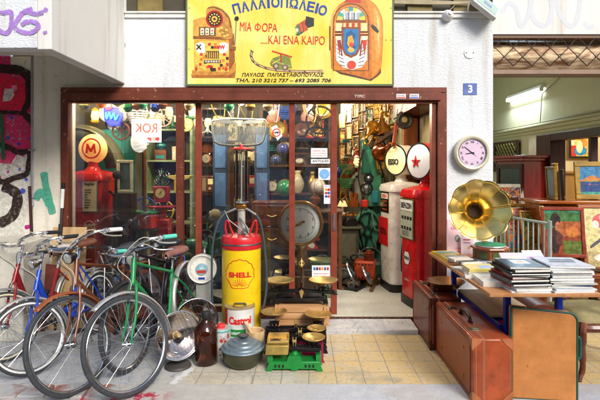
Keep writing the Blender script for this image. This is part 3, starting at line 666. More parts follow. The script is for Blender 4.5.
for x, y in tr[:-1]: a.line([(x-1.4,y-1),(x+1.4,y+1.4)],.9,'#4a3a30')
a.poly([(270,63),(273,58),(281,55.5),(290,57),(292,68),(282,70),(271,66)], '#7c8a3c'); a.line([(271,60),(290,66)],1,'#b0b05c'); a.line([(272,64),(282,58)],1,'#e0c85c')
a.line([(272,51),(292,57)],1.6,'#c8482c'); a.line([(281,54),(281,62)],1.6,'#a83a2c')
a.ell(276,66,3.2,3.2,'#6a5c58'); a.ell(276,66,1.6,1.6,'#c8a878'); a.ell(285,67.5,3.2,3.2,'#6a5c58'); a.ell(285,67.5,1.6,1.6,'#c8a878')
a.b.build('handcar_picture', ART(), sg, smooth=False)
BL = mat('#1c4aa0', .5, noise=.08); RD = mat('#d22a24', .5, noise=.08); BK = mat('#1c1a1c', .5)
word = 'ΠΑΛΑΙΟΠΩΛΕΙΟ'
pos = [(236.5,8.6,-14),(245,6.6,-11),(253.5,4.8,-9),(261.8,3.5,-6),(268.5,2.8,-3),(275.5,2.3,-1),(284.5,2.4,2),(294,3.2,5),(303,4.8,8),(311,6.6,11),(317,8.2,13),(322.8,10.2,16)]
for ch, (px, py, an) in zip(word, pos):
    x, z = SP(px, py); text(ch, 'letter', BL, sg, T((x, -.0515, z)) @ RY(R(an)), h=.098, w=.07 if ch not in 'ΙΩΟ' else (.024 if ch == 'Ι' else .08), bold=.03)
def line_(s, px0, px1, py, h, m_, bold=.02, shear=0., rot=0):
    x0, z = SP(px0, py); x1, _ = SP(px1, py)
    text(s, 'lettering', m_, sg, T(((x0+x1)/2, -.0515, z)) @ RY(R(rot)), w=x1-x0, h=h/F*dS, bold=bold, shear=shear)
line_('MIA', 240, 251.5, 26.5, 9, RD, .0, rot=2); line_('OPA', 262, 277.5, 27.6, 8.6, RD, .0, rot=2); x, z = SP(257.8, 27); B().torus(.026,.0045,T((x,-.051,z)) @ RX(PI/2),24,6,sx=.15).build('letter_ring', RD, sg); B().bb(x-.0045,x+.0045,-.0525,-.0518,z-.042,z+.042).build('letter_bar', RD, sg); line_('....KAI ENA KAIPO', 261, 325, 40, 8.6, RD, .0, rot=1)
line_('ΠΑΥΛΟΣ  ΠΑΠΑΣΤΑΘΟΠΟΥΛΟΣ', 242, 324, 74.7, 3.8, BK, .02, .2); line_('ΤΗΛ. 210 3212 737 – 693 2085 706', 236, 331, 80.3, 3.8, BK, .02, .2)
for px, py in ((386,40),(391,40),(189,8),(189,49),(391,8)): 
    x, z = SP(px, py); B().cyl((x,-.0495,z),(x,-.052,z),.005).build('screw', mat('#4a3a2a', .5), sg)
# ================================================================== bicycles
SPOKE = mat('#b4b6b8', .3, 1, noise=.05)
def wheel(name, c, Rr, S, par, tyre='#3a3d42', wall=None, tw=.0175, spokes=36, hubw=.05, rust=0.):
    """wheel in the XZ plane at c, transformed by S"""
    M = S @ T(c) @ RX(PI/2)
    rim = B().torus(Rr-.034, .010, M, 48, 8, sx=1.15)
    w = rim.build(name, mat('#c6c8ca', .22, 1, noise=.1, scale=14, dirt=.25+rust, dcol='#6a4a34'), par)
    t = B()
    # tread profile
    vs, fs, n, k_ = [], [], 72, 10
    for i in range(n):
        a = 2*PI*i/n
        for k in range(k_):
            bb = 2*PI*k/k_; q = tw*(1+.05*((i+k) % 2)*(math.cos(bb) > .3)); r_ = Rr-tw+q*math.cos(bb)
            vs.append((r_*math.cos(a), r_*math.sin(a), q*.92*math.sin(bb)))
    for i in range(n):
        j = (i+1) % n
        for k in range(k_):
            l = (k+1) % k_; fs.append((i*k_+k, j*k_+k, j*k_+l, i*k_+l))
    t.add(vs, fs, None, M); t.build('tyre', mat(tyre, .75, noise=.2, scale=25, dirt=.4, dcol='#7a7468'), w)
    if wall:
        q = B()
        for s_ in (-1, 1): q.torus(Rr-.025, .0075, M @ T((0, 0, s_*tw*.82)), 48, 6, sx=.5)
        q.build('white_wall', mat(wall, .6, noise=.1, scale=20, dirt=.4, dcol='#8a8270'), w)
    s_ = B()
    for i in range(spokes):
        sd = 1 if i % 2 else -1; a = 2*PI*i/spokes; off = (.75 if (i//2) % 2 else -.75)
        p0 = Vector((.018*math.cos(a+off*1.6), .018*math.sin(a+off*1.6), sd*.026)); p1 = Vector(((Rr-.043)*math.cos(a), (Rr-.043)*math.sin(a), 0))
        s_.tube([M @ p0, M @ p1], .0011, 3)
    q = s_.build('spokes', SPOKE, w); 
    h = B(); h.cyl((0,0,-hubw), (0,0,hubw), .012); h.cyl((0,0,-.03), (0,0,-.024), .024); h.cyl((0,0,.024), (0,0,.03), .024); h.cyl((0,0,-hubw-.012),(0,0,hubw+.012),.006)
    for i, v in enumerate(h.v): h.v[i] = M @ v
    h.build('hub', CHROME, w)
    return w
def mudguard(c, Rr, a0, a1, S, par, m, wd=.03, nm='mudguard'):
    rows = []; M = S @ T(c)
    for i in range(29):
        a = a0 + (a1-a0)*i/28; row = []
        for k in range(7):
            u = -1 + 2*k/6; r_ = Rr + .022 - .018*u*u*abs(u)
            row.append(M @ Vector((r_*math.cos(a), u*wd, r_*math.sin(a))))
        rows.append(row)
    b = B().grid(rows); g = b.build(nm, m, par, solid=.0015); return g
def saddle(par, x, z, m, S=Matrix.Identity(4), springs=True):
    rows = []
    prof = [(.14,.016,-.012),(.12,.022,0),(.06,.028,.006),(0,.045,.004),(-.05,.08,.008),(-.09,.1,.016),(-.12,.095,.014),(-.135,.06,0)]
    for dx, w_, dz in prof:
        row = []
        for k in range(11):
            u = -1 + 2*k/10
            row.append(S @ Vector((x+dx, w_*math.sin(u*PI/2), z+dz+.012*(1-u*u)-.035*abs(u)**4)))
        rows.append(row)
    b = B().grid(rows)
    o = b.build('saddle', m, par, solid=.008, ang=60)
    q = B()
    for s_ in (-1, 1):
        q.tube([S @ Vector(v) for v in cat_curve([(x+.11, s_*.012, z-.02), (x+.03, s_*.02, z-.05), (x-.06, s_*.04, z-.05), (x-.11, s_*.06, z-.02)], 5)], .004, 6)
        if springs:
            pts = [S @ Vector((x-.09+.016*math.cos(t*.9), s_*.05+.016*math.sin(t*.9), z-.06+.045*t/30)) for t in range(31)]
            q.tube(pts, .003, 5)
    q.cyl(S @ Vector((x-.02, 0, z-.075)), S @ Vector((x-.02, 0, z-.045)), .014)
    q.build('saddle_rails', CHROME, o)
    return o
def bicycle(label, front, heading, steer, lean, Rw=.324, L=1.05, kind='mens', paint='#8a4a2c', bar='north', tyre='#3a3d42', wall=None, guard=CHROME, sad='#4a2a20', bars_m=CHROME, lamp='chrome', seat_z=.84, rack=True, cable=True, grip='#202124', group=None, rear_guard=True, hz=.92, name='bicycle', fw='#c6c8ca', decal=None, basket=False, lever='#d0d2d4'):
    hd = R(heading); u = Vector((math.cos(hd), math.sin(hd), 0))
    loc = (front[0]-u.x*L, front[1]-u.y*L, front[2] if len(front) > 2 else 0.004)
    t = thing(name, label, 'bicycle', loc, group=group, rot=(R(lean), 0, hd))
    PM = mat(paint, .32, .1, noise=.12, scale=12, coat=.2, dirt=.5, dcol='#4a3020')
    I = Matrix.Identity(4)
    # steering axis
    hb = Vector((L-.155 if kind == 'mens' else L-.13, 0, Rw*2+.06)); ht = Vector((hb.x-.055, 0, hb.z+.15 if kind == 'mens' else hb.z+.12))
    ax = (ht-hb).normalized(); S = T(hb) @ Matrix.Rotation(R(steer), 4, ax) @ T(-hb)
    C = Vector((L, 0, Rw)); rc = Vector((0, 0, Rw)); bb = Vector((.44*L/1.05, 0, .27))
    st = Vector((.27*L/1.05, 0, seat_z-.16)); sd = bb + (st-bb)*((seat_z-.03-bb.z)/(st.z-bb.z))
    f = B(); r = .0132
    f.tube([hb-ax*.01, ht+ax*.01], .0175, 12)
    if kind == 'mens':
        f.tube([ht-ax*.025, st], r, 10); f.tube([hb+ax*.02, bb], r+.001, 10); f.tube([bb, st+ (st-bb).normalized()*.03], r, 10)
    elif kind == 'ladies':
        f.tube(cat_curve([ht-ax*.02, (hb.x-.2, 0, hb.z-.15), (bb.x+.05, 0, .48), (bb.x-.045, 0, .46)], 6), r, 10); f.tube(cat_curve([hb+ax*.02, (hb.x-.14, 0, hb.z-.24), (bb.x+.1,0,.32), bb], 6), r, 10); f.tube([bb, st+(st-bb).normalized()*.03], r, 10)
    else:
        f.tube(cat_curve([hb+ax*.06, (hb.x-.12, 0, hb.z-.17), (bb.x+.12, 0, .34), (bb.x+.0, 0, .33), (bb.x-.12, 0, .36)], 7), .024, 12); f.tube([bb, st+(st-bb).normalized()*.0], .018, 10)
    for s_ in (-1, 1):
        f.tube([bb+Vector((-.01, s_*.03, 0)), (.12, s_*.05, (Rw+.27)/2), rc+Vector((0, s_*.056, 0))], .0085, 7)
        f.tube([st+Vector((0, s_*.014, -.02)), (st.x*.5, s_*.045, (st.z+Rw)/2), rc+Vector((0, s_*.056, 0))], .0075, 7)
    f.cyl(bb+Vector((0,-.036,0)), bb+Vector((0,.036,0)), .021)
    fr = f.build('frame', PM, t)
    fk = B(); cr_ = hb-ax*.025
    fk.tube([S @ cr_, S @ (hb-ax*.0)], .017, 10)
    for s_ in (-1, 1):
        o = Vector((0, s_*.048, 0)); pts = cat_curve([cr_+Vector((0, s_*.014, .006)), cr_+Vector((.006, s_*.046, -.02)), cr_+(C-cr_)*.55+Vector((-.012,s_*.05,0)), C+Vector((-.012, s_*.052, .05)), C+Vector((0, s_*.053, 0))], 5)
        fk.tube([S @ p for p in pts], [.0125-.006*i/(len(pts)-1) for i in range(len(pts))], 8)
    fko = fk.build('fork', PM, t)
    wheel('front_wheel', C, Rw, S, t, tyre, wall); wheel('rear_wheel', rc, Rw, I, t, tyre, wall)
    if guard: mudguard(C, Rw+.006, R(58), R(188), S, t, guard); mudguard(rc, Rw+.006, R(-8), R(175), I, t, guard)
    # stem and handlebar
    top = ht+ax*(hz-ht.z)/ax.z; h = B(); sm = B()
    sm.tube([S @ (ht-ax*.02), S @ top], .011, 10); sm.tube([S @ top, S @ (top+Vector((.055,0,.006)))], .011, 10); q = sm.build('stem', bars_m, t)
    c0 = top+Vector((.055,0,.006)); ends = {}
    for s_ in (-1, 1):
        if bar == 'north': pts = [(0,0,0),(.02,s_*.09,.012),(.03,s_*.17,.04),(-.03,s_*.255,.055),(-.13,s_*.285,.04),(-.2,s_*.29,.03)]
        elif bar == 'high': pts = [(0,0,0),(0,s_*.05,0),(0,s_*.11,.05),(-.01,s_*.15,.16),(-.04,s_*.2,.2),(-.12,s_*.26,.2)]
        elif bar == 'flat': pts = [(0,0,0),(0,s_*.1,.01),(-.01,s_*.18,.02),(-.03,s_*.26,.03),(-.05,s_*.3,.03)]
        pts = [c0+Vector(p) for p in pts]; cv = cat_curve(pts, 6); h.tube([S @ p for p in cv], .0108, 9); ends[s_] = (cv[-1], cv[-7], cv[-12])
    ho = h.build('handlebar', bars_m, t)
    for s_ in (-1, 1):
        e, e1, e2 = ends[s_]; g = B(); d = (e-e1).normalized(); g.tube([S @ (e-d*.09), S @ (e+d*.015)], [.016, .015], 10); g.build('grip', mat(grip, .6, noise=.1), ho)
        lv = B(); p = e-d*.11; lv.tube([S @ q_ for q_ in cat_curve([p+Vector((.0,0,-.01)), p+Vector((.035,0,-.02)), p+Vector((.02,-s_*.0,-.04))+d*.05, p+d*.13+Vector((.02,0,-.045))], 5)], [.006]*16 if False else .0055, 6)
        lv.cyl(S @ (p+Vector((0,0,-.012))), S @ (p+Vector((.012,0,.012))), .013); lv.build('brake_lever', mat(lever, .25, .8, noise=.05), ho)
        if cable:
            cb = B(); cb.tube([S @ q_ for q_ in cat_curve([p+Vector((.035,0,-.015)), p+Vector((.12,-s_*.06,.03)), c0+Vector((.12,s_*.04,-.05)), c0+Vector((.04,s_*.012,-.18)), cr_+Vector((.03,s_*.01,-.02))], 7)], .0028, 5)
            cb.build('brake_cable', mat('#cfc9b4' if s_ == 1 else '#4a4a4c', .5), ho)
    bl = B(); bp = c0+Vector((-.01,.07,.03)); bl.m = S @ T(bp); bl.lathe([(0,.022),(.012,.02),(.022,.01),(.025,0),(.02,-.006),(0,-.006)], 18); bl.build('bell', CHROME, ho)
    if lamp:
        lm = B(); lm.m = S @ T(c0+Vector((.045,0,-.07))) @ RY(R(96))
        lm.lathe([(0,-.075),(.018,-.07),(.032,-.045),(.04,-.015),(.043,0),(.040,.006)], 24)
        lo = lm.build('headlight', CHROME if lamp == 'chrome' else mat('#1e1f22', .35, .3), t)
        g = B(); g.m = lm.m; g.lathe([(.040,.002),(.03,.010),(.0,.014)], 24); g.build('lens', mat('#c8ccc8', .08, .5, noise=.2, scale=60), lo)
        g = B(); g.tube([S @ (c0+Vector((.0,0,-.06))), S @ (c0+Vector((.03,0,-.105)))], .006, 6); g.build('lamp_bracket', BLACKM, lo)
    # saddle
    sp = B(); sp.tube([st, sd+Vector((0,0,-.02))], .0115, 9); sp.build('seat_post', CHROME, t)
    saddle(t, sd.x-.01, seat_z, mat(sad, .45, noise=.2, scale=14, dirt=.2, dcol='#8a7a68'))
    # crank
    ck = B(); ck.cyl(bb+Vector((0,-.045,0)), bb+Vector((0,-.049,0)), .088, seg=36); ck.torus(.088, .004, T(bb+Vector((0,-.047,0))) @ RX(PI/2), 36, 5)
    ck.cyl(bb+Vector((0,-.07,0)), bb+Vector((0,.07,0)), .009)
    ko = ck.build('crank_set', STEEL, t)
    for s_ in (-1, 1):
        e = bb+Vector((s_*.13, s_*.07, s_*-.1)); q = B().tube([bb+Vector((0,s_*.066,0)), e], .009, 6); qo = q.build('crank_arm', STEEL, ko)
        pd = B(); pd.box(e+Vector((0,s_*.05,0)), (.07,.085,.024)); pd.build('pedal', mat('#2a2a2c', .6), t, bevel=.004)
    cg = B(); z0 = .27
    for s_ in (1, -1): cg.tube([bb+Vector((0,-.047,s_*.09)), rc+Vector((0,-.047,s_*.036))], .0035, 4)
    cg.build('chain', mat('#4a3c30', .5, .7), t)
    if rack:
        rk = B(); zz = Rw*2+.05
        for s_ in (-1, 1):
            rk.tube([(.13,s_*.05,zz),(-.2,s_*.055,zz)], .005, 6); rk.tube([(-.08,s_*.055,zz),(0,s_*.06,Rw)], .0045, 6)
        for k in range(4): rk.tube([(.1-.09*k,-.055,zz),(.1-.09*k,.055,zz)], .004, 6)
        rk.build('carrier_rack', mat('#2a5fc0' if rack == 'blue' else '#b8babc', .35, .6), t)
    ks = B().tube([(.32,.03,.25),(.33,.13,.02)], .008, 6); ks.build('kickstand', STEEL, t)
    return t, S
BG = 'old bicycles parked in front of the shop window'
gt, S = bicycle('green framed old bicycle with chrome mudguard, closest to the shop door', (-1.14, 3.08), 262, -27, 8, paint='#178a4e', sad='#8a5f56', guard=mat('#d8d6d2', .25, .7, noise=.12, scale=10, dirt=.2), bar='north', grip='#5fd0b8', seat_z=.80, hz=.90, lamp=None, rack=False, group=BG, lever='#e8e8ea')
bicycle('brown framed old bicycle with round headlamp and white grips', (-1.51, 3.08), 262, -17, 11, paint='#74402a', sad='#3a3e44', guard=mat('#9a5430', .35, .1, noise=.15, dirt=.2), bar='north', grip='#e8e6e0', seat_z=.84, hz=.95, lamp='dark', rack=True, group=BG)
bicycle('small wheeled blue folding bicycle with white rims and brown saddle', (-2.0, 3.37), 262, -32, 7, Rw=.265, L=.88, kind='fold', paint='#1a48b8', sad='#6a4030', guard=mat('#c8c8c4', .3, .7, noise=.1), bar='north', wall='#e8e8e4', seat_z=.84, hz=.84, lamp='chrome', rack=True, group=BG)
bicycle('small wheeled red folding bicycle at the far left edge', (-2.34, 3.60), 262, -25, 4, Rw=.265, L=.88, kind='fold', paint='#8e181c', sad='#5a3a30', guard=mat('#b8b8b4', .3, .7, noise=.1), bar='north', wall='#d8cfae', seat_z=.74, hz=.86, lamp=None, rack=True, group=BG)
bicycle('black bicycle with blue carrier rack wedged behind the brown one', (-1.30, 3.42), 264, -8, 3, L=.98, paint='#26282c', sad='#2a2c30', guard=mat('#2a2c30', .35, .3), bar='flat', seat_z=.82, hz=.86, lamp='chrome', rack='blue', group=BG, Rw=.32)
# ================================================================== things on the pavement
def at(px, py, d=None):         # ground point seen at a pixel
    d = d or CAMZ * F / (py - CY); return (X(px, d), d)
# parabolic heaters
def heater(label, px, d, rz, tilt, s=1., group='parabolic heaters beside the brown bottle'):
    x = X(px, d); t = thing('parabolic_heater', label, 'heater', (x, d, 0), R(rz), group)
    B().lathe([(0,.024),(.05,.03),(.092,.018),(.10,.006),(.10,0),(0,0)], 36).build('base', mat('#4a4440', .5, noise=.15, dirt=.2), t)
    B().cyl((0,.04,.02),(0,.04,.10), .012).build('stem', STEEL, t)
    M = T((0, .05, .225*s)) @ RX(R(90-tilt))
    r_ = .175*s
    pr = [(r_*q, .075*s*(q*q)) for q in (0,.15,.3,.45,.6,.75,.9,1.)]
    q = B().lathe(pr, 44, M); q.build('reflector', mat('#d4c8c0', .12, 1, noise=.12, scale=14, dirt=.25, dcol='#8a7a70'), t, solid=.003)
    B().torus(r_, .006, M @ T((0,0,.075*s)), 44, 8).build('rim', CHROME, t)
    g = B()
    for k in range(-6, 7):
        xx = k*r_/7; yy = math.sqrt(r_*r_-xx*xx); g.tube([(xx*math.cos(.3)-(-yy*(1-i/4)+yy*(i/4))*math.sin(.3), xx*math.sin(.3)+(-yy*(1-i/4)+yy*(i/4))*math.cos(.3), .08*s+.02*(1-abs(i-2)/2)) for i in range(5)], .0011, 4)
    for k in (.35,.7): g.torus(r_*k, .0013, T((0,0,.097*s-.01*k)), 30, 4)
    g.v = [M @ v for v in g.v]; g.build('wire_guard', CHROME, t)
    e = B(); e.m = M; e.lathe([(0,.0),(.03,.0),(.03,.015),(.021,.02),(.019,.07),(.014,.078),(0,.078)], 20); e.build('heating_element', mat('#c9a878', .6, noise=.2, scale=30), t)
    return t
heater('front chrome dish heater with tan element standing left of the brown bottle', 178, 3.50, 38, 14, 1.0)
heater('rear chrome dish heater half hidden behind the front one', 196, 3.82, 25, 12, 1.02)
# brown bottle
x, d = at(206, 366); d += .06; x = X(206, d); t = thing('bottle', 'tall brown glass chemist bottle with black screw cap', 'bottle', (x, d, 0))
AM = mat('#2a0f05', .08, 0, noise=.25, scale=4, coat=1., spec=.8)
m, nt, pb = nt_new('amber_glass'); setp(pb, .04, 0, .6, 0, 0); pb.inputs['Base Color'].default_value = (*lin('#5a2408'), 1); pb.inputs['Coat Weight'].default_value = .6
pb.inputs['Transmission Weight'].default_value = .75; pb.inputs['IOR'].default_value = 1.3
B().lathe([(0,0),(.082,0),(.09,.008),(.09,.235),(.085,.265),(.05,.31),(.03,.332),(.028,.35),(0,.35)], 40).build('glass_body', m, t, ang=50)
B().lathe([(0,.346),(.031,.346),(.034,.352),(.034,.39),(.03,.397),(0,.398)], 28).build('cap', mat('#1e2124', .5, bump=.2), t)
# red-topped can
x, d = at(221, 355); d = 3.66; x = X(221, d); t = thing('tin_can', 'rusty pale tin can with turquoise lid ring and red screw cap', 'can', (x, d, 0))
CP = mat('can', .35, .2, noise=.12, scale=20, attr=True, coat=.2)
B().lathe([(0,0),(.077,0),(.078,.004),(.078,.24),(.075,.243),(0,.24)], 36).build('body', mat('#cdd4cf', .35, .3, noise=.2, scale=16, dirt=.9, dcol='#8a3a28'), t)
B().lathe([(.0785,.222),(.081,.226),(.081,.236),(.0785,.24)], 36).build('rim', mat('#7ab8b4', .4, .2), t)
b = B(); rs = random.Random(5)
for k in range(16):
    a, zz = rs.uniform(-2.6, -.6), rs.uniform(.05,.2); s_ = rs.uniform(.008,.02); n_ = [(.0792*math.cos(a+s_*9*math.cos(q*1.05)*rs.uniform(.7,1.3)), .0792*math.sin(a+s_*9*math.cos(q*1.05)), zz+s_*math.sin(q*1.05)*rs.uniform(.7,1.3)) for q in range(6)]
    b.sheet(n_)
b.build('red_label_remains', mat('#b8342a', .5, noise=.2), t, smooth=False)
B().lathe([(0,.24),(.032,.24),(.034,.262),(.03,.27),(0,.272)], 24).build('cap', mat('#e03a3c', .4), t)
# Castrol can
d = 3.80; x = X(240, d); t = thing('oil_can', 'round white, red and green motor oil can with worn metal top', 'can', (x, d, 0))
r_ = .122
b = B()
def band(b, r_, z0, z1, a0, a1, col, n=20):
    vs = []; fs = []
    for i in range(n+1):
        a = a0+(a1-a0)*i/n; vs += [(r_*math.cos(a), r_*math.sin(a), z0), (r_*math.cos(a), r_*math.sin(a), z1)]
    for i in range(n): fs.append((2*i, 2*i+2, 2*i+3, 2*i+1))
    b.add(vs, fs, col)
b.lathe([(r_, 0), (r_, .37)], 48, None, '#e9e9e2'); b.build('body', CP, t)
b = B(); band(b, r_+.0008, .04, .215, R(225), R(300), '#1f8a3c'); band(b, r_+.0008, .0, .37, R(170), R(224), '#d8301f'); band(b, r_+.001, .0, .04, R(216), R(350), '#d8301f')
b.build('label_bands', CP, t)
B().lathe([(0,.366),(r_-.004,.366),(r_+.003,.372),(r_+.003,.38),(r_-.006,.38),(r_-.01,.372),(.06,.37)], 40).build('top', mat('#b4a68c', .4, .7, noise=.25, dirt=.7, dcol='#7a5a3a'), t)
b = B(); b.tube([(-.05,0,.375),(-.045,0,.392),(.045,0,.392),(.05,0,.375)], .006, 6); b.lathe([(0,.40),(.03,.398),(.034,.37)], 20, T((.03,.05,0))); b.build('handle', STEEL, t)
def text_cyl(s_, name, m_, par, r_, z, a_mid, w, h, bold=.02, shear=0., th=.0012, cx=0., cy=0.):
    o = text(s_, name, m_, par, Matrix.Identity(4), w=w, h=h, bold=bold, shear=shear, th=th)
    for v in o.data.vertices:
        a = a_mid + v.co.x / r_; rr = r_ + .001 - v.co.y
        v.co = (cx + rr*math.cos(a), cy + rr*math.sin(a), z + v.co.z)
    return o
text_cyl('Castrol', 'lettering', mat('#d8261c', .5), t, r_, .285, R(278), .19, .062, bold=.04)
text_cyl('LIGHT', 'lettering', mat('#e8efe8', .5), t, r_+.001, .185, R(262), .07, .02)
text_cyl('MOTOR OIL', 'lettering', mat('#e8efe8', .5), t, r_+.001, .15, R(262), .09, .014)
# mortar and pestle
d = 3.66; x = X(255, d); t = thing('mortar', 'pale wooden mortar with pestle behind the lidded pot', 'mortar', (x, d, 0), 0)
LW = wood('#b08a5c', '#d2b384', .6, 8, 'Z', 0)
B().lathe([(0,0),(.055,0),(.05,.02),(.042,.05),(.062,.09),(.072,.14),(.077,.215),(.073,.222),(.064,.215),(.05,.12),(0,.1)], 32).build('bowl', LW, t)
B().tube(cat_curve([(.02,.01,.11),(-.03,.0,.2),(-.055,-.01,.25),(-.075,-.015,.29)], 5), [.02,.02,.018,.015,.012,.011,.011,.011,.011,.011,.012,.014,.016,.016,.014,.01], 12).build('pestle', mat('#d8c19a', .5), t)
# lidded pot
x, d = at(243, 366); d = 3.53; x = X(243, d); t = thing('casserole', 'dull olive metal pot with ridged blue-grey lid', 'pot', (x, d, 0))
B().lathe([(0,0),(.09,0),(.115,.012),(.145,.05),(.157,.10),(.16,.125),(.166,.128),(.166,.133),(0,.133)], 44).build('bowl', mat('#5a5c4a', .42, .75, noise=.25, scale=7, dirt=.35, dcol='#6a5a40'), t)
B().lathe([(.166,.132),(.172,.136),(.168,.142),(.15,.15),(.146,.158),(.13,.166),(.118,.168),(.112,.178),(.09,.186),(.08,.188),(.076,.196),(.05,.203),(.0,.206)], 44).build('lid', mat('#788a94', .42, .45, noise=.18, scale=7, dirt=.3, dcol='#5a5850'), t, ang=25)
q = B().lathe([(.015,.203),(.015,.215),(.036,.218),(.04,.226),(.034,.232),(0,.233)], 24); q.v = [Vector((v.x*1.15, v.y*.9, v.z)) for v in q.v]; q.build('knob', mat('#4a5054', .4, .5), t)

# ---- scales
def pan(par, c, r_, m_=BRASS, depth=.28, nm='pan', tilt=0.):
    M = T(c) @ RX(tilt)
    q = B().lathe([(0,-r_*depth),(r_*.35,-r_*depth*.95),(r_*.7,-r_*depth*.6),(r_*.93,-r_*depth*.12),(r_,0),(r_*1.03,.004)], 36, M)
    return q.build(nm, m_, par, solid=.003)
def balance(label, px, d, z, w, base_m, pans, group='old kitchen balance scales in front of the door', base_h=.085, rz=0., beam_m=BLACKM, block=None, scale_legs=True):
    x = X(px, d); t = thing('balance_scale', label, 'scales', (x, d, z), rz, group)
    h = w/2; b = B()
    # cast base: front and back rails with pierced holes, four splayed feet
    for y in (-.055, .055):
        b.prism([(-h-.012,0),(-h+.03,0),(-h+.04,.018),(-.03,.018),(-.02,.006),(.02,.006),(.03,.018),(h-.04,.018),(h-.03,0),(h+.012,0),(h+.002,.03),(h-.012,base_h*.62),(.06,base_h*.62),(.045,base_h),(-.045,base_h),(-.06,base_h*.62),(-h+.012,base_h*.62),(-h-.002,.03)], y-.006, y+.006)
    b.box((0,0,base_h*.6), (w-.03,.12,.012)); b.box((-h+.02,0,base_h*.8),(.04,.1,base_h*.5)); b.box((h-.02,0,base_h*.8),(.04,.1,base_h*.5))
    b.box((0,0,base_h*.75), (.08,.1,base_h*.5)); b.lathe([(.03,0),(.022,.02),(.014,.05),(0,.055)], 20, T((0,-.0,base_h)))
    bo = b.build('base', base_m, t, bevel=.002, ang=30)
    hl = B()
    for s_ in (-1, 1):
        for k in range(3):
            cx_ = s_*(h*.42+k*h*.14); q = [(cx_+.009*math.cos(a*PI/4), base_h*.36+.013*math.sin(a*PI/4)) for a in range(8)]; hl.prism(q, -.0625, -.0605)
    if scale_legs: hl.build('pierced_holes', mat('#1a2a1c', .8), bo, smooth=False)
    # beam linkage
    bm = B()
    for y in (-.03, .03):
        bm.prism([(-h*.95,base_h+.035),(-h*.9,base_h+.026),(-.03,base_h+.038),(0,base_h+.03),(.03,base_h+.038),(h*.9,base_h+.026),(h*.95,base_h+.035),(h*.9,base_h+.05),(.03,base_h+.055),(0,base_h+.07),(-.03,base_h+.055),(-h*.9,base_h+.05)], y-.004, y+.004)
    bm.bb(-h*.95,h*.95,-.004,.004,base_h+.012,base_h+.022)
    for s_ in (-1, 1):
        bm.cyl((s_*h*.72,0,base_h+.02),(s_*h*.72,0,base_h+.09),.01); bm.cyl((s_*h*.72,0,base_h+.09),(s_*h*.72,0,base_h+.098),.04,seg=20)
        for k in range(4):
            a = k*PI/2+PI/4; bm.tube([(s_*h*.72+.03*math.cos(a),.03*math.sin(a),base_h+.05),(s_*h*.72+.055*math.cos(a),.055*math.sin(a),base_h+.1)], .005, 6)
        bm.box((s_*h*.95,0,base_h+.045),(.025,.07,.018))
    bm.build('beam', beam_m, t, bevel=.001)
    pt = B(); pt.tube([(-.008,-.02,base_h+.06),(-.012,-.02,base_h+.13)],.003,6); pt.tube([(.008,-.02,base_h+.06),(.012,-.02,base_h+.13)],.003,6); pt.box((0,-.02,base_h+.1),(.03,.01,.016)); pt.build('pointer', BRASS, t)
    for s_, r_, dz in pans: pan(t, (s_*h*.72, 0, base_h+.135+dz), r_)
    return t
GRN = mat('#158a3a', .35, .1, noise=.15, scale=15, dirt=.15, dcol='#7a8a3c', coat=.2)
d0 = 3.47
gs = balance('green cast iron balance scale with one brass pan and brass block, in front', 294.5, d0, 0, .40, GRN, [(1, .085, -.012)], base_h=.112)
q = B(); q.m = T((0,0,.034))
q.prism([(-.215,.098),(-.045,.098),(-.04,.165),(-.21,.16)], -.085, .02); q.build('brass_block', mat('#b59b52', .45, .5, noise=.3, scale=12, dirt=.4, dcol='#7a6a3a'), gs, bevel=.004)
q = B(); q.m = T((0,0,.034)); q.box((-.122,.01,.172), (.15,.115,.006)); q.box((-.122,.068,.19),(.155,.006,.04)); q.box((-.122,-.048,.18),(.155,.006,.02)); q.box((-.2,.01,.185),(.006,.115,.03)); q.box((-.044,.01,.185),(.006,.115,.03)); q.build('brass_tray', BRASS, gs, bevel=.001)
balance('small scale with magenta painted base tucked behind the green one', 300, 3.62, 0, .36, mat('#a81848', .4, .1, noise=.15, dirt=.2), [(1, .072, -.015)], base_h=.13)
balance('black two pan scale with wide brass pans behind the magenta one', 296, 3.80, .0, .50, BLACKM, [(-1, .105, .05), (1, .108, .032)], base_h=.14)
# crates
def crate(label, px, d, z, w, h_, dp, c1, c2, rz=0.):
    t = thing('wooden_crate', label, 'crate', (X(px, d), d, z), rz, 'wooden crates under the top scale'); m_ = wood(c1, c2, .7, 5, 'X', 0); k = 3 if h_ > .14 else 2; sh = h_/k
    for i in range(k):
        z0, z1 = i*sh+.003, (i+1)*sh-.003; b = B()
        b.bb(-w/2, w/2, -dp/2, -dp/2+.012, z0, z1); b.bb(-w/2, w/2, dp/2-.012, dp/2, z0, z1); b.bb(-w/2, -w/2+.012, -dp/2+.0125, dp/2-.0125, z0, z1); b.bb(w/2-.012, w/2, -dp/2+.0125, dp/2-.0125, z0, z1)
        b.build('slats', m_, t, bevel=.001)
    for s_ in (-1, 1): B().bb(s_*w/2-s_*.045, s_*w/2, -dp/2-.012, -dp/2-.0005, .002, h_-.002).build('corner_batten', m_, t, bevel=.001)
    B().bb(-w/2+.012, w/2-.012, -dp/2+.012, dp/2-.012, h_-.02, h_-.012).build('lid', m_, t)
    n_ = B()
    for s_ in (-1, 1):
        for zz in (.02, h_-.02): n_.cyl((s_*(w/2-.022), -dp/2-.012, zz), (s_*(w/2-.022), -dp/2-.0145, zz), .004, seg=8)
    n_.build('nail', STEEL, t); return t
crate('pale pine crate carrying the tallest black scale', 302, 4.02, .175, .46, .165, .26, '#c08a5a', '#e0b07c')
crate('darker plank crate under the pale pine crate', 299, 4.02, 0, .40, .172, .26, '#8a5f3c', '#b48a60', R(2))
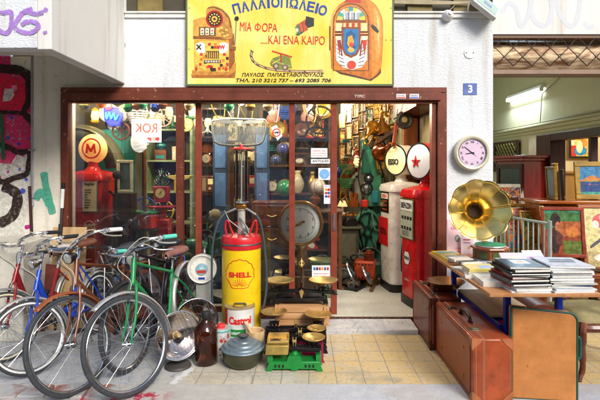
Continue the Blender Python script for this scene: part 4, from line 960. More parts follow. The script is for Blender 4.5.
# top scale on the crates: wide, ornate, with central pillar
d = 4.02; t = thing('balance_scale', 'tallest black scale with brass pans and pillar standing on pine crate', 'scales', (X(301.5, d), d, .342), 0, 'old kitchen balance scales in front of the door')
b = B(); h = .29
for y in (-.06, .06):
    b.prism([(-h+.06,0),(-h+.1,0),(-h+.11,.02),(h-.11,.02),(h-.1,0),(h-.06,0),(h-.07,.045),(-h+.07,.045)], y-.006, y+.006)
b.box((0,0,.04),(.42,.12,.01)); b.build('base', BLACKM, t, bevel=.002)
b = B()
for y in (-.035,.035):
    b.prism([(-h,.075),(-.03,.088),(0,.08),(.03,.088),(h,.075),(h,.09),(.03,.105),(0,.12),(-.03,.105),(-h,.09)], y-.004, y+.004)
    b.tube([(-h,y,.08),(-h+.02,y,.1),(-h+.05,y,.11),(-h+.06,y,.14)], .004, 6); b.tube([(h,y,.08),(h-.02,y,.1),(h-.05,y,.11),(h-.06,y,.14)], .004, 6)
for s_ in (-1, 1):
    b.cyl((s_*.19,0,.05),(s_*.19,0,.135),.012)
    for k in range(6):
        a = k*PI/3; b.tube(cat_curve([(s_*.19+.02*math.cos(a),.02*math.sin(a),.13),(s_*.19+.06*math.cos(a),.06*math.sin(a),.10),(s_*.19+.08*math.cos(a),.08*math.sin(a),.14)],4), .004, 5)
    b.bb(s_*h-.02, s_*h+.02, -.045, .045, .07, .08); b.bb(s_*.05-.02, s_*.3*.55+.01, -.05, .05, .058, .064)
b.build('beam', BLACKM, t)
b = B(); b.lathe([(.02,.04),(.018,.07),(.009,.085),(.008,.16),(.014,.17),(.008,.18),(.006,.30),(.0,.30)], 16); b.build('pillar', BLACKM, t)
b = B(); b.lathe([(0,.30),(.012,.305),(.014,.32),(.007,.335),(.012,.345),(.004,.37),(0,.385)], 14); b.torus(.022,.004, T((0,0,.335)) @ RX(PI/2), 16, 6); b.build('finial', BRASS, t)
b = B(); b.prism([(-.02,.1),(0,.12),(.02,.1),(.012,.07),(0,.03),(-.012,.07)], -.05,-.044); b.build('brass_badge', BRASS, t)
pan(t, (-.19,0,.19), .122, depth=.3); pan(t, (.19,0,.19), .122, depth=.3)
# dial scale
d = 4.05; x = X(202.5, d)
t = thing('dial_scale', 'white shop scale with round dial on a grey column', 'scales', (x, d, 0), R(4))
B().bb(-.24,.24,-.14,.14,0.02,.20).build('base', mat('#b8bcbc', .4, .2, noise=.12, dirt=.3), t, bevel=.015)
B().bb(-.055,.075,-.03,.03,.20,.52).build('column', mat('#a0a29c', .4, .2, noise=.12, dirt=.3), t, bevel=.008)
zc = Z(268, d); M_ = T((0,-.03,zc)) @ RX(PI/2)
B().lathe([(0,-.06),(.115,-.06),(.128,-.03),(.128,.02),(.12,.03),(.112,.026)], 44, M_).build('housing', mat('#d8d6cc', .35, .1, noise=.1), t)
B().lathe([(0,.018),(.113,.02)], 44, M_).build('dial', mat('#e6e4d8', .4, noise=.05), t)
b = B()
for k in range(60):
    a = k*PI/30; l = .012 if k % 5 else .022; b.tube([M_ @ Vector((.106*math.cos(a), .106*math.sin(a), .022)), M_ @ Vector(((.106-l)*math.cos(a), (.106-l)*math.sin(a), .022))], .0009, 3)
b.build('tick_marks', mat('#3a3a3c', .6), t)
B().lathe([(.052,.021),(.052,.026),(.048,.027),(0,.026)], 30, M_).build('centre_disc', mat('#8fb4c0', .3, noise=.15, scale=30), t)
b = B(); b.prism([(-.04,-.008),(.04,-.008),(.034,-.034),(-.034,-.034)], -.0285, -.0275, M=T((0,-.03,zc))); b.build('red_band', mat('#b83a34', .5), t, smooth=False)
text('AVERY' if False else 'KG', 'lettering', mat('#e8f0f0', .5), t, T((0,-.0575,zc+.008)), h=.016, bold=.03)
B().bb(-.028,.028,-.055,-.052,zc-.088,zc-.07).build('blue_plate', mat('#2a3aa8', .4), t, bevel=.001)
# pole leaning on the frame
b = B(); d = 4.38
t = thing('striped_pole', 'slim pole with white and black bands leaning on the brown frame', 'pole', (X(63, d), d, 0), 0)
B().tube([(-.02,-.1,.0),(0,.0,1.33)], .012, 10).build('shaft', mat('#3a3432', .5), t)
B().tube([(-.003,-.015,1.13),(0,-.002,1.31)], .017, 12).build('white_grip', mat('#dcdad4', .5, noise=.15), t)
B().tube([(0,-.002,1.31),(.001,.003,1.37)], .015, 10).build('black_tip', BLACKM, t)
B().tube([(-.008,-.04,.86),(-.005,-.03,.98)], .019, 12).build('strap_band', mat('#2a2624', .7), t)
b = B(); d = D-.02
b.tube([(X(29.5, d), d, Z(186, d)), (X(33, d), d-.01, Z(250, d)), (X(37.5, d), d-.02, .0)], .014, 8)
solo(b, 'iron_rod', mat('#3a1a18', .5, .2, noise=.2), 'dark red iron rod leaning against the graffiti wall', 'rod')
b = B(); b.tube([(X(31, d), D+.01, Z(40)), (X(31, d), D+.01, Z(198)), (X(31.3, d), D, Z(206))], .018, 10); b.box((X(31,d), D, Z(197)), (.06,.03,.02)); b.box((X(31,d), D, Z(150)), (.06,.03,.015))
solo(b, 'drain_pipe', mat('#9a9c9e', .55, .1, noise=.25, scale=5, dirt=.5, dcol='#b04a6a'), 'thin grey drain pipe down the wall beside the pink graffiti', 'pipe')
# old white cabinet and rack behind the left bikes
t = thing('metal_cabinet', 'old dirty white metal cabinet behind the red folding bicycle', 'cabinet', (-2.82, 4.18, 0), 0)
DW = mat('#d2cec0', .5, .1, noise=.15, scale=4, dirt=.7, dcol='#6a5a48')
B().bb(-.42,.38,-.2,.22,.0,.86).build('body', DW, t, bevel=.012); B().bb(-.40,.18,-.209,-.2015,.1,.78).build('door', mat('#bcb8a8', .5, .1, noise=.2, scale=4, dirt=.7, dcol='#5a4a3c'), t, bevel=.004)
b = B(); 
for k in range(7): b.bb(-.36,.12,-.214,-.2095,.42-.045*k,.435-.045*k)
b.build('louvres', mat('#4a463e', .6), t, smooth=False); B().bb(-.05,.05,-.213,-.2095,.66,.73).build('yellow_sticker', mat('#d8c02a', .5), t)
t = thing('wood_board', 'bare wooden board leaning on wall behind the blue folding bicycle', 'board', (X(66, 4.3), 4.3, .0), 0, rot=(R(-6),0,R(0)))
B().bb(-.17,.15,-.012,.012,0,.95).build('panel', wood('#a8845a', '#cdb084', .6, 3, 'Z', 0), t, bevel=.004)
t = thing('rusty_panel', 'dark rust brown sheet leaning on the wall between the folding bicycles', 'panel', (-2.55, 4.25, 0), 0, rot=(R(-8),R(6),0))
B().bb(-.12,.14,-.006,.006,0,.62).build('sheet', mat('#6a3028', .6, .1, noise=.3, dirt=.4), t)

# ================================================================== yellow hand pump
d = 3.98; x = X(241.5, d)
t = thing('hand_pump', 'yellow hand pump drum with red lid and glass measuring cylinder', 'fuel pump', (x, d, 0), 0)
YL = mat('#f0c814', .34, 0, noise=.1, scale=6, coat=.3, dirt=.3, dcol='#8a6a1a'); RDP = mat('#cc1f26', .35, 0, noise=.12, coat=.2, dirt=.35, dcol='#5a1a14')
r_ = .168; zt = Z(240, d)
B().lathe([(0,0),(r_,0),(r_,zt-.05),(0,zt-.05)], 56).build('drum', YL, t)
b = B(); b.lathe([(r_+.001,zt-.065),(r_+.004,zt-.06),(r_+.004,zt-.03),(r_+.001,zt-.028)], 56); b.build('red_band', RDP, t)
B().torus(r_+.002, .006, T((0,0,zt-.022)), 56, 8, sx=1.4).build('clamp_ring', STEEL, t)
B().lathe([(r_+.002,zt-.018),(r_+.003,zt+.02),(r_-.008,zt+.042),(r_*.5,zt+.052),(0,zt+.055)], 56).build('lid', RDP, t)
for s_ in (-1, 1):
    b = B(); b.tube(cat_curve([(s_*.06,-.02,zt+.04),(s_*.085,-.02,zt+.09),(s_*.11,-.02,zt+.16),(s_*.13,-.02,zt+.165),(s_*.135,-.02,zt+.1),(s_*.12,-.02,zt+.035)],5), .009, 8); b.build('handle_hoop', RDP, t)
B().lathe([(.035,zt+.05),(.033,zt+.26),(.045,zt+.262),(.045,zt+.27)], 24).build('column', mat('#d8d4cc', .3, .5), t)
b = B(); b.box((0,0,zt+.29), (.085,.085,.05)); b.build('brass_valve', mat('#b07a3a', .35, .9, noise=.2), t, bevel=.012)
b = B(); b.lathe([(0,zt+.315),(.062,zt+.32),(.066,zt+.33),(.062,zt+.335)], 30); zg = Z(150, d); b.lathe([(.06,zg-.005),(.064,zg+.0),(.06,zg+.006)], 30)
for k in range(4):
    a = k*PI/2+.5; b.tube([(.054*math.cos(a),.054*math.sin(a),zt+.32),(.054*math.cos(a),.054*math.sin(a),zg)], .0035, 6)
b.build('cylinder_frame', CHROME, t)
B().lathe([(.05,zt+.335),(.05,zg)], 30).build('glass_cylinder', pane_glass((.85,.88,.86), 1.6), t)
B().tube([(0,0,zt+.32),(0,0,zg)], .007, 8).build('level_tube', mat('#e8e4da', .4), t)
B().lathe([(0,zg+.05),(.012,zg+.048),(.016,zg+.03),(.05,zg+.022),(.085,zg+.012),(.09,zg+.004),(.06,zg+.002),(0,zg+.002)], 36).build('top_cap', RDP, t)
b = B(); b.tube([(-.01,-.05,zt+.2),(.06,-.09,zt+.12),(.075,-.1,zt+.07)], .008, 8); b.box((.05,-.07,zt+.09),(.06,.04,.04)); b.tube([(-.14,-.03,zt+.23),(-.05,-.02,zt+.27),(.05,-.02,zt+.27),(.13,-.03,zt+.22)], .012, 8); b.tube([(-.14,-.04,zt+.26),(-.10,-.06,zt+.18),(.06,-.09,zt+.06)], .006, 8)
b.build('crank_arm', mat('#8a8c88', .5, .7, noise=.2, dirt=.4), t, bevel=.002)
b = B()
b.tube(cat_curve([(-.14,-.03,zt+.23),(-.19,-.05,zt+.16),(-.235,-.06,zt-.02),(-.245,-.06,zt-.3),(-.235,-.06,.25),(-.21,-.07,.08),(-.12,-.2,.02)], 8), .0095, 8)
b.build('hose', mat('#3a4a50', .5, noise=.1), t)
b = B(); b.tube(cat_curve([(.13,-.03,zt+.22),(.17,-.05,zt+.15),(.205,-.06,zt-.05),(.225,-.07,zt-.3),(.21,-.08,zt-.5),(.17,-.1,zt-.62)], 8), .0095, 8); b.build('hose', mat('#3a4a50', .5, noise=.1), t)
# scallop shell emblem
zs = Z(271, d); am = R(273)
def shellpt(a, q): return (r_+q)
b = B(); pts = []
n_ = 9
for i in range(n_):
    for k in range(7):
        th = R(205) - (R(230))*(i+(k/7))/n_; rr = .120*(1+.07*math.sin(PI*k/7)) ; pts.append((rr*math.cos(th), rr*.95*math.sin(th)+.01))
pts += [(.08,-.075),(.06,-.105),(-.06,-.105),(-.08,-.075)]
cl = cat_curve([(x_, 0, z_) for x_, z_ in pts] + [(pts[0][0],0,pts[0][1])], 3)
b.tube([((r_+.001)*math.cos(am+p.x/r_), (r_+.001)*math.sin(am+p.x/r_), zs+p.z) for p in cl], .0032, 5)
for k in range(-4, 5):
    th = PI/2 + k*R(19); b.tube([((r_+.001)*math.cos(am+q_*math.cos(th)/r_), (r_+.001)*math.sin(am+q_*math.cos(th)/r_), zs-.095+q_*math.sin(th)) for q_ in (.015,.04,.068)], .0022, 4)
b.build('shell_emblem', mat('#d02a20', .4), t)
text_cyl('SHELL', 'lettering', mat('#d02a20', .4), t, r_, zs+.003, am, .195, .046, bold=.045)
# ================================================================== suitcases
LE1 = mat('#762e1c', .38, 0, noise=.3, scale=8, bump=.4, bscale=90, dirt=.55, dcol='#3a1610', coat=.15)
LE2 = mat('#a44c26', .36, 0, noise=.28, scale=8, bump=.4, bscale=90, dirt=.55, dcol='#5c2412', coat=.15)
def suitcase(label, x0, x1, y0, y1, h, m_, m2, z=0., rz=0.):
    w, l = x1-x0, y1-y0; t = thing('suitcase', label, 'suitcase', ((x0+x1)/2, (y0+y1)/2, z), rz, 'leather suitcases standing before the book table')
    B().bb(-w/2, w/2, -l/2, l/2, 0, h).build('shell', m_, t, bevel=.014)
    s = w*.27
    b = B()
    for xx in (-w/2+s*.35, -w/2+s, -w/2+s*1.12):
        b.tube([(xx,-l/2-.001,.015),(xx,-l/2-.001,h-.008),(xx,-l/2+.01,h+.001),(xx,l/2-.01,h+.001)], .0022, 5)
    b.build('stitched_seam', mat('#c08a70', .6), t)
    for xx, sx in ((-w/2, 1), (w/2, -1)):
        for zz, sz in ((0, 1), (h, -1)):
            c = B(); c.add([(xx-.001*sx,-l/2-.0015,zz-.001*sz),(xx+.075*sx,-l/2-.0015,zz-.001*sz),(xx+.045*sx,-l/2-.0015,zz+.035*sz),(xx-.001*sx,-l/2-.0015,zz+.075*sz)], [(0,1,2,3)])
            c.add([(xx-.0015*sx,-l/2,zz),(xx-.0015*sx,-l/2+.07,zz),(xx-.0015*sx,-l/2+.04,zz+.035*sz),(xx-.0015*sx,-l/2,zz+.07*sz)], [(0,1,2,3)]); c.build('corner_patch', m2, t, solid=.003, smooth=False)
    for yy in (-l*.3, l*.28):
        q = B(); q.bb(-w/2+s-.035, -w/2+s+.045, yy-.03, yy+.03, h, h+.006); q.bb(-w/2+s-.012, -w/2+s+.03, yy-.014, yy+.014, h+.006, h+.014); q.tube([(-w/2+s-.02,yy-.02,h+.01),(-w/2+s-.028,yy,h+.014),(-w/2+s-.02,yy+.02,h+.01)], .003, 6)
        q.build('lock', mat('#8a8270', .35, .9, noise=.2, dirt=.4), t, bevel=.002)
    hd = B(); hx = -w/2+s+.03
    hd.tube(cat_curve([(hx,-.10,h+.006),(hx,-.09,h+.035),(hx,-.03,h+.045),(hx,.03,h+.045),(hx,.09,h+.035),(hx,.10,h+.006)], 5), .011, 8)
    for yy in (-.1, .1): hd.box((hx,yy,h+.006), (.03,.03,.012))
    hd.build('handle', mat('#3a1c14', .45), t)
    b = B()
    for zz in (h*.25, h*.72): b.cyl((-w/2-.001, -l*.3, zz), (-w/2-.004, -l*.3, zz), .012); b.cyl((-w/2-.001, l*.3, zz), (-w/2-.004, l*.3, zz), .012)
    b.build('stud', mat('#a88a50', .4, .8), t)
    g = B(); g.torus(.0, .0, seg=3, rs=3) if False else None
    e = B(); 
    for xx in (-w/2-.002,):
        e.tube([(xx,-l/2+.03,.03),(xx,l/2-.03,.03),(xx,l/2-.03,h-.03),(xx,-l/2+.03,h-.03)], .0028, 5, closed=True)
    e.build('side_piping', mat('#5a2a18', .5), t)
    return t
suitcase('dark red-brown leather suitcase with bronze bowl on it, next to the red pump', 1.035, 1.29, 3.81, 4.43, .43, LE1, mat('#5c2618', .45))
suitcase('orange-brown leather suitcase in front, with pale stitched corners and black handle', 1.075, 1.335, 2.96, 3.79, .41, LE2, mat('#b06a44', .45, noise=.3))
# bronze bowl
t = thing('bowl', 'shallow bronze bowl with green patina on the darker suitcase', 'bowl', (X(446, 4.05), 4.05, .436), 0)
B().lathe([(0,.0),(.06,.002),(.11,.03),(.15,.07),(.165,.082),(.16,.084),(.14,.07),(.1,.035),(0,.015)], 40).build('body', mat('#8a5c38', .35, .8, noise=.3, scale=6, dirt=.5, dcol='#4a5a44'), t)

# ================================================================== book table
BLUE = mat('#16329a', .35, .1, noise=.1, coat=.2, dirt=.1)
t = thing('trestle_table', 'blue steel frame table with thin wooden top covered in books', 'table', (1.43, 3.45, 0), 0)
def tb(x0,x1,y0,y1,z0,z1): return B().bb(x0-1.43, x1-1.43, y0-3.45, y1-3.45, z0, z1)
tb(1.12, 1.80, 2.79, 4.17, .725, .748).build('tabletop', wood('#b07040', '#d09a68', .5, 4, 'Y', .1), t, bevel=.004)
for lx, ly in ((1.37,3.12),(1.72,3.12),(1.30,4.02),(1.72,4.02)): tb(lx-.02, lx+.02, ly-.02, ly+.02, 0, .69).build('leg', BLUE, t, bevel=.003)
b = tb(1.25,1.77,3.10,3.14,.692,.722); b.bb(1.25-1.43,1.77-1.43,4.00-3.45,4.04-3.45,.692,.722); b.bb(1.285-1.43,1.325-1.43,3.142-3.45,3.998-3.45,.692,.722); b.bb(1.70-1.43,1.74-1.43,3.142-3.45,3.998-3.45,.692,.722); b.bb(1.30-1.43,1.72-1.43,3.99-3.45,4.01-3.45,.56,.60)
b.build('frame_rail', BLUE, t, bevel=.003)
tb(1.33,1.69,3.30,4.00,.44,.455).build('lower_shelf', wood('#a07a50', '#c8a878', .6, 4, 'Y', 0), t); b = tb(1.325,1.345,3.142,3.998,.40,.438); b.build('shelf_rail', BLUE, t)
def plastic_crate(label, x, y, z, w, dp, h_, c):
    t = thing('plastic_crate', label, 'crate', (x, y, z), 0); m_ = mat(c, .45, noise=.1, coat=.1); b = B()
    b.bb(-w/2,w/2,-dp/2,dp/2,0,.01)
    for s_ in (-1,1):
        for k in range(5):
            z0 = .01+(h_-.01)*k/5; b.bb(-w/2,w/2,s_*dp/2-.004,s_*dp/2+.004,z0+.012,z0+(h_-.01)/5-.012 if k<4 else h_); b.bb(s_*w/2-.004,s_*w/2+.004,-dp/2+.0045,dp/2-.0045,z0+.012,z0+(h_-.01)/5-.012 if k<4 else h_)
        n = int(w/.05)
        for k in range(n+1):
            xx = -w/2+w*k/n; b.bb(xx-.006,xx+.006,s_*(dp/2+.0005)-.006,s_*(dp/2+.0005)+.006,.01,h_-.004)
        n = int(dp/.05)
        for k in range(n+1):
            yy = -dp/2+dp*k/n; b.bb(s_*(w/2+.0005)-.006,s_*(w/2+.0005)+.006,yy-.006,yy+.006,.01,h_-.004)
    b.build('crate_body', m_, t); return t
plastic_crate('blue plastic lattice crate under the table behind the suitcases', 1.50, 3.66, .0, .30, .4, .34, '#1a4ab8')
plastic_crate('red and black slatted crate under the front of the table', 1.53, 3.25, .0, .26, .2, .40, '#a02a20')
t = thing('trunk', 'dark brown domed trunk under the table behind the tan case', 'trunk', (1.78, 3.62, .0), 0); t.scale = (.55,1,1)
B().bb(-.2,.25,-.15,.15,0,.40).build('box', mat('#4a2418', .45, noise=.2, dirt=.3), t, bevel=.01)
b = B(); b.v = []; 
pr = [(-.2,.402)] + [(-.2+.45*(1-math.cos(PI*i/10))/2, .402+.08*math.sin(PI*i/10)) for i in range(11)] + [(.25,.402)]
b.prism(pr[1:-1], -.15, .15); b.build('lid', mat('#5c2a1a', .4, noise=.2, dirt=.3), t, bevel=.003)
# tan case on end
t = thing('tan_case', 'tall tan case standing on end with dark green piping', 'suitcase', (1.552, 2.985, 0), R(-7))
w, h, dp = .405, .60, .07
def rrect(x0, x1, z0, z1, r_, n=6):
    o = []
    for cx_, cz_, a0, r_ in ((x1-.02,z0+.02,-PI/2,.02),(x1-r_,z1-r_,0,r_),(x0+.015,z1-.015,PI/2,.015),(x0+.015,z0+.015,PI,.015)):
        for k in range(n+1): a = a0+PI/2*k/n; o.append((cx_+r_*math.cos(a), cz_+r_*math.sin(a)))
    return o
TAN = mat('#cc8648', .5, noise=.14, scale=9, bump=.3, bscale=160, dirt=.35, dcol='#8a4a1c')
q = rrect(-w/2, w/2, 0, h, .05); q = [(x_, z_-(.03*(x_+w/2)/w if z_ > h/2 else 0)) for x_, z_ in q]
B().prism(q, 0, dp).build('shell', TAN, t, bevel=.012, ang=40)
for yy in (-.0,): 
    B().tube([(x_*1.003, yy+(.003 if yy == 0 else -.003), z_) for x_, z_ in q], .0065, 8, closed=True).build('green_piping', mat('#1c5c50', .45), t)
b = B(); b.tube(cat_curve([(w/2+.002,.035,.26),(w/2+.03,.035,.28),(w/2+.034,.035,.34),(w/2+.03,.035,.40),(w/2+.002,.035,.42)],5), .009, 8); b.build('handle', mat('#1c5c50', .45), t)
b = B(); b.cyl((-.115,-.001,.60),(-.115,-.004,.60),.005); b.cyl((-.10,-.001,.22),(-.10,-.004,.22),.005); b.build('rivet', BRASS, t)

# ================================================================== books
def book(label, c, w, dp, h_, z, rz, cover, pages='#e6e2d8', spine='x-', top=None, group='books in stacks on the blue table', tilt=None, wtitle=None):
    t = thing('book', label, 'book', (c[0], c[1], z), R(rz), group, rot=tilt); k = .0008
    b = B()
    b.bb(-w/2,w/2,-dp/2,dp/2,0,k); b.bb(-w/2,w/2,-dp/2,dp/2,h_-k,h_)
    if spine == 'x-': b.bb(-w/2,-w/2+k,-dp/2,dp/2,k,h_-k); pg = (-w/2+k+.0005,w/2-.001,-dp/2+.0004,dp/2-.001)
    elif spine == 'y-': b.bb(-w/2,w/2,-dp/2,-dp/2+k,k,h_-k); pg = (-w/2+.003,w/2-.003,-dp/2+k+.0005,dp/2-.004)
    else: b.bb(w/2-k,w/2,-dp/2,dp/2,k,h_-k); pg = (-w/2+.004,w/2-k-.0005,-dp/2+.003,dp/2-.003)
    b.build('cover', mat(cover, .3, noise=.08, coat=.2), t, smooth=False)
    B().bb(*pg, k+.0003, h_-k-.0003).build('pages', mat(pages, .7, noise=.08, scale=60, bump=.3, bscale=300), t, smooth=False)
    if top:
        q = B()
        for ii, (x0,x1,y0,y1,cc) in enumerate(top): q.bb(x0*w,x1*w,y0*dp,y1*dp,h_+.0002,h_+.0007+.0004*ii,cc)
        q.build('cover_picture', ART(), t, smooth=False)
    if wtitle: text(wtitle[0], 'title', mat(wtitle[1], .5), t, T((0,-dp*.2,h_+.0006)) @ RX(-PI/2), w=w*.55, th=.0004)
    return t
cols = [('black','#191a1e'),('white','#dcdcd8'),('red spined','#a8242a'),('grey','#7a7e86'),('black','#1c1d22'),('cream','#d8d0ba'),('dark blue','#223a5e'),('white','#e2e2de'),('black','#16171a'),('pale blue','#8aa0b8')]
def stack(name, cx_, cy_, w, dp, n, htot, seq, where, topart, z0=.7485, seed=1):
    r_ = random.Random(seed); z = z0; hs = [r_.uniform(.7,1.4) for _ in range(n)]; s_ = sum(hs)
    for i in range(n):
        hh = hs[i]/s_*htot; cn, cc = seq[i % len(seq)]
        side = 'bottom' if i == 0 else ('top' if i == n-1 else ORD[i]+' from the bottom')
        lab = f'{cn} book, {side} of {where}' if i in (0, n-1) else f'{cn} book {side} in {where}'
        book(lab, (cx_+r_.uniform(-.014,.014), cy_+r_.uniform(-.014,.014)), w*r_.uniform(.9,1.0), dp*r_.uniform(.9,1), hh-.0008, z, r_.uniform(-5,5), cc, top=topart if i == n-1 else None, pages=r_.choice(['#f4f3f0','#efece4','#f2f0ec','#eae6dc']))
        z += hh
    return z
S1 = [('white','#e2e2de'),('white','#dcdcd8'),('red spined','#a8242a'),('black','#191a1e'),('black','#1c1d22'),('black','#202126'),('red spined','#b02428'),('black','#16171a'),('black','#1a1b1f'),('dark grey','#34383e'),('black','#17181b'),('slate blue','#3e5266')]
stack('a', 1.375, 2.955, .25, .30, 12, .155, S1, 'the front stack with black spines', [(-.42,.4,-.42,.42,'#4a6078'),(-.2,.25,-.1,.3,'#e8e8e8'),(-.06,.12,0,.2,'#d89a7a')])
S2 = [('white','#e0e0dc'),('pale','#c9d0d8'),('blue','#2a5a9a'),('white','#e2e2de'),('dark','#2a2c30'),('white','#dddcd6'),('black','#191a1e'),('sky blue','#88b0d0'),('black','#1e1f22'),('white','#e6e6e2'),('black','#222327'),('grey lettered','#b9c0cc')]
stack('b', 1.645, 2.96, .275, .30, 12, .158, S2, 'the right hand front stack', [(-.45,.45,-.45,.45,'#c2c8d4'),(-.3,.3,-.1,.05,'#5a6478'),(-.2,.35,.1,.25,'#6a7488')], seed=4)
book('thick white book sticking out left under the black spined stack', (1.23, 3.06), .16, .24, .032, .7485, -4, '#e6e6e2')
book('yellow picture book with blue cover photo at the back table corner', (1.235, 4.03), .20, .17, .022, .7485, 6, '#e8cc3a', top=[(-.4,.4,-.3,.3,'#6a94c0'),(-.3,.2,-.25,.05,'#7a9a4a')])
book('yellow picture book with green and blue cover, second from the back corner', (1.255, 3.80), .22, .19, .024, .7485, 2, '#ecd24a', top=[(-.4,.4,0,.35,'#4a8ab8'),(-.4,.4,-.3,0,'#c8a03a')])
for i in range(6):
    book(f'thin cream booklet, {ORD[i]} from the back in the overlapping row', (1.22+.022*i, 3.62-.032*i), .16, .12, .018, .7485+.006*(6-i), 10, ['#d8d2c0','#3a3a38','#e0dcd0','#c8c0a8','#4a4840','#dcd6c8'][i], spine='y-')
book('white book with black cover drawing in the middle of the table', (1.46, 3.58), .20, .17, .02, .7485, -8, '#e8e8e6', top=[(-.2,.25,-.2,.2,'#26282c'),(-.05,.35,-.35,-.25,'#34363a')])
book('thick cream book under the yellow and blue book', (1.255, 3.30), .21, .18, .034, .7485, -3, '#d8cfb0', spine='y-')
book('yellow book with blue drawing lying on a thick cream book', (1.255, 3.305), .205, .175, .02, .783, -1, '#e6d070', top=[(-.05,.4,-.35,.2,'#9ab0d0')], spine='y-')
for i in range(4):
    book(['cream paperback, bottom of the small pile by the gramophone','white paperback, second in the small pile by the gramophone','cream paperback, third in the small pile by the gramophone','white paperback, top of the small pile by the gramophone'][i], (1.50+.012*i, 3.42), .19, .15, .019, .7485+.0195*i, -14+5*i, ['#d2c4a0','#e6e4dc','#cdb88c','#ecebe6'][i], spine='y-')
for i, (x_, y_, w_, d_, h_, rz_, cc, nm) in enumerate(((1.20,3.46,.15,.12,.014,24,'#e6e2d6','white'),(1.33,3.52,.2,.15,.022,-12,'#d8d2c2','cream'),(1.42,3.72,.19,.15,.024,8,'#5a6a7c','slate'),(1.40,3.90,.18,.14,.02,-6,'#c8544a','red'),(1.37,3.34,.18,.14,.03,14,'#e8e6e2','white'),(1.66,3.50,.18,.15,.03,-10,'#d8d0b8','cream'),(1.19,3.23,.13,.17,.012,-16,'#f0eee8','white'))):
    book(f"{nm} {'thin' if h_ < .018 else 'loose'} book lying {['between booklets and yellow book','beside the overlapping booklets','near the gramophone base','before the pink poster','behind the black spined stack','right of the small paperback pile','half over the table edge'][i]}", (x_, y_), w_, d_, h_, [.79,.7485,.7485,.7485,.7485,.7485,.7485][i] if i else .7485, rz_, cc, spine='y-')
def propped(label, px, d, w, h_, ang, base, arts, rz=0):
    t = thing('booklet', label, 'booklet', (X(px, d), d, .80), 0, rot=(R(ang), 0, R(rz)))
    B().bb(-w/2,w/2,0,.012,0,h_).build('cover', mat(base, .4, noise=.05), t, bevel=.001)
    q = B()
    for ii, (x0,x1,z0,z1,cc) in enumerate(arts): q.bb(x0*w,x1*w,-.0012-.0004*ii,-.0004,z0*h_,z1*h_,cc)
    q.build('cover_picture', ART(), t, smooth=False); return t
propped('pale pink booklet propped behind the slate blue book', 518, 3.28, .18, .14, -52, '#e8ccd0', [(-.2,.3,.15,.75,'#efe6c8'),(-.15,.25,.3,.6,'#e6dcc0')])
propped('white booklet with lilac cover picture propped beside the pink one', 540, 3.30, .15, .15, -48, '#e8e4ea', [(-.42,.42,.08,.62,'#c0a0cc'),(-.2,.1,.2,.5,'#e8b0c8'),(.1,.35,.15,.4,'#90a0d8')], 6)
for nm, (x_, y_) in (('white', (1.50, 3.30)),('grey', (1.68, 3.32))):
    book(f'{nm} book serving as prop behind the front stacks', (x_, y_), .2, .14, .05, .7485, 0, '#cfcfcb' if nm == 'white' else '#8a8c90')
# pink card poster and leaflet
t = thing('pink_poster', 'pink cardboard poster with red capitals standing behind the gramophone', 'poster', (X(461, 4.12), 4.12, .7485), 0, rot=(R(-4),0,0))
w, h = .235, .30
B().bb(-w/2,w/2,0,.012,0,h).build('card', mat('#e8c4c8', .5, noise=.04), t, bevel=.001)
text('GHIKA', 'lettering', mat('#b83a4a', .5), t, T((-.01,-.0008,h*.74)), w=.15, h=.022, bold=.0)
q = B(); q.prism([(-.03+.024*math.cos(a*.6), .13+.034*math.sin(a*.6)) for a in range(10)], -.0016, -.0006, '#7a8a80'); q.prism([(-.03+.012*math.cos(a*.6), .13+.018*math.sin(a*.6)) for a in range(10)], -.0022, -.0012, '#b8c4a8'); q.bb(-.05,0,-.0014,-.0004,.04,.046,'#a86a78'); q.build('emblem', ART(), t, smooth=False)
t = thing('leaflet', 'small pale leaflet leaning on the pink poster', 'leaflet', (X(467, 4.07), 4.07, .7485), 0, rot=(R(-6),0,R(-6)))
B().bb(-.05,.05,0,.004,0,.17).build('card', mat('#ecd8dc', .5, noise=.04), t)
q = B(); q.bb(-.03,.03,-.001,-.0003,.12,.13,'#c84a5a'); q.bb(-.03,.03,-.001,-.0003,.095,.103,'#a870a0'); q.prism([(.018+.012*math.cos(a*.8), .055+.012*math.sin(a*.8)) for a in range(8)], -.001, -.0003, '#e0a840'); q.build('print', ART(), t, smooth=False)
# gramophone
t = thing('gramophone', 'gramophone with large golden petal horn on an octagonal wooden box', 'gramophone', (1.52, 3.78, .7485), 0)
CH = wood('#6a3218', '#9a5630', .35, 5, 'X', .4)
oc = lambda r_, z0, z1: B().lathe([(0,z0),(r_,z0),(r_,z1),(0,z1)], 8, RZ(PI/8))
b = oc(.155,.0,.016); b.lathe([(0,.0165),(.135,.0165),(.135,.10),(0,.10)], 8, RZ(PI/8)); b.lathe([(0,.1005),(.152,.1005),(.158,.108),(.152,.12),(0,.12)], 8, RZ(PI/8)); b.build('box', CH, t, bevel=.003, ang=20)
for k in range(8):
    b = B(); a = k*PI/4; b.box(((.1265)*math.cos(a), (.1265)*math.sin(a), .058), (.004,.06,.055), rot=(0,0,a)); b.build('green_inlay', mat('#4a5a2c', .5, noise=.3, scale=30), t, smooth=False)
B().lathe([(0,.121),(.118,.121),(.12,.126),(.118,.134),(0,.134)], 40).build('turntable', mat('#d8dcd8', .3, .5), t)
B().lathe([(0,.1345),(.117,.1345),(.117,.138),(0,.138)], 40).build('felt', mat('#1f8a58', .9, noise=.15, bump=.3, bscale=300), t)
hc = P(480, 210, 3.52) - Vector((1.52, 3.78, .7485))
n_ = Vector((-.16, -1, .12)).normalized(); Mh = T(hc) @ n_.to_track_quat('Z', 'Y').to_matrix().to_4x4() @ RZ(R(9))
rows = []; NP = 10; SG = NP*8
prof = [(1.0,.0),(.93,-.012),(.8,-.03),(.65,-.055),(.5,-.085),(.37,-.12),(.27,-.16),(.2,-.2),(.155,-.25)]
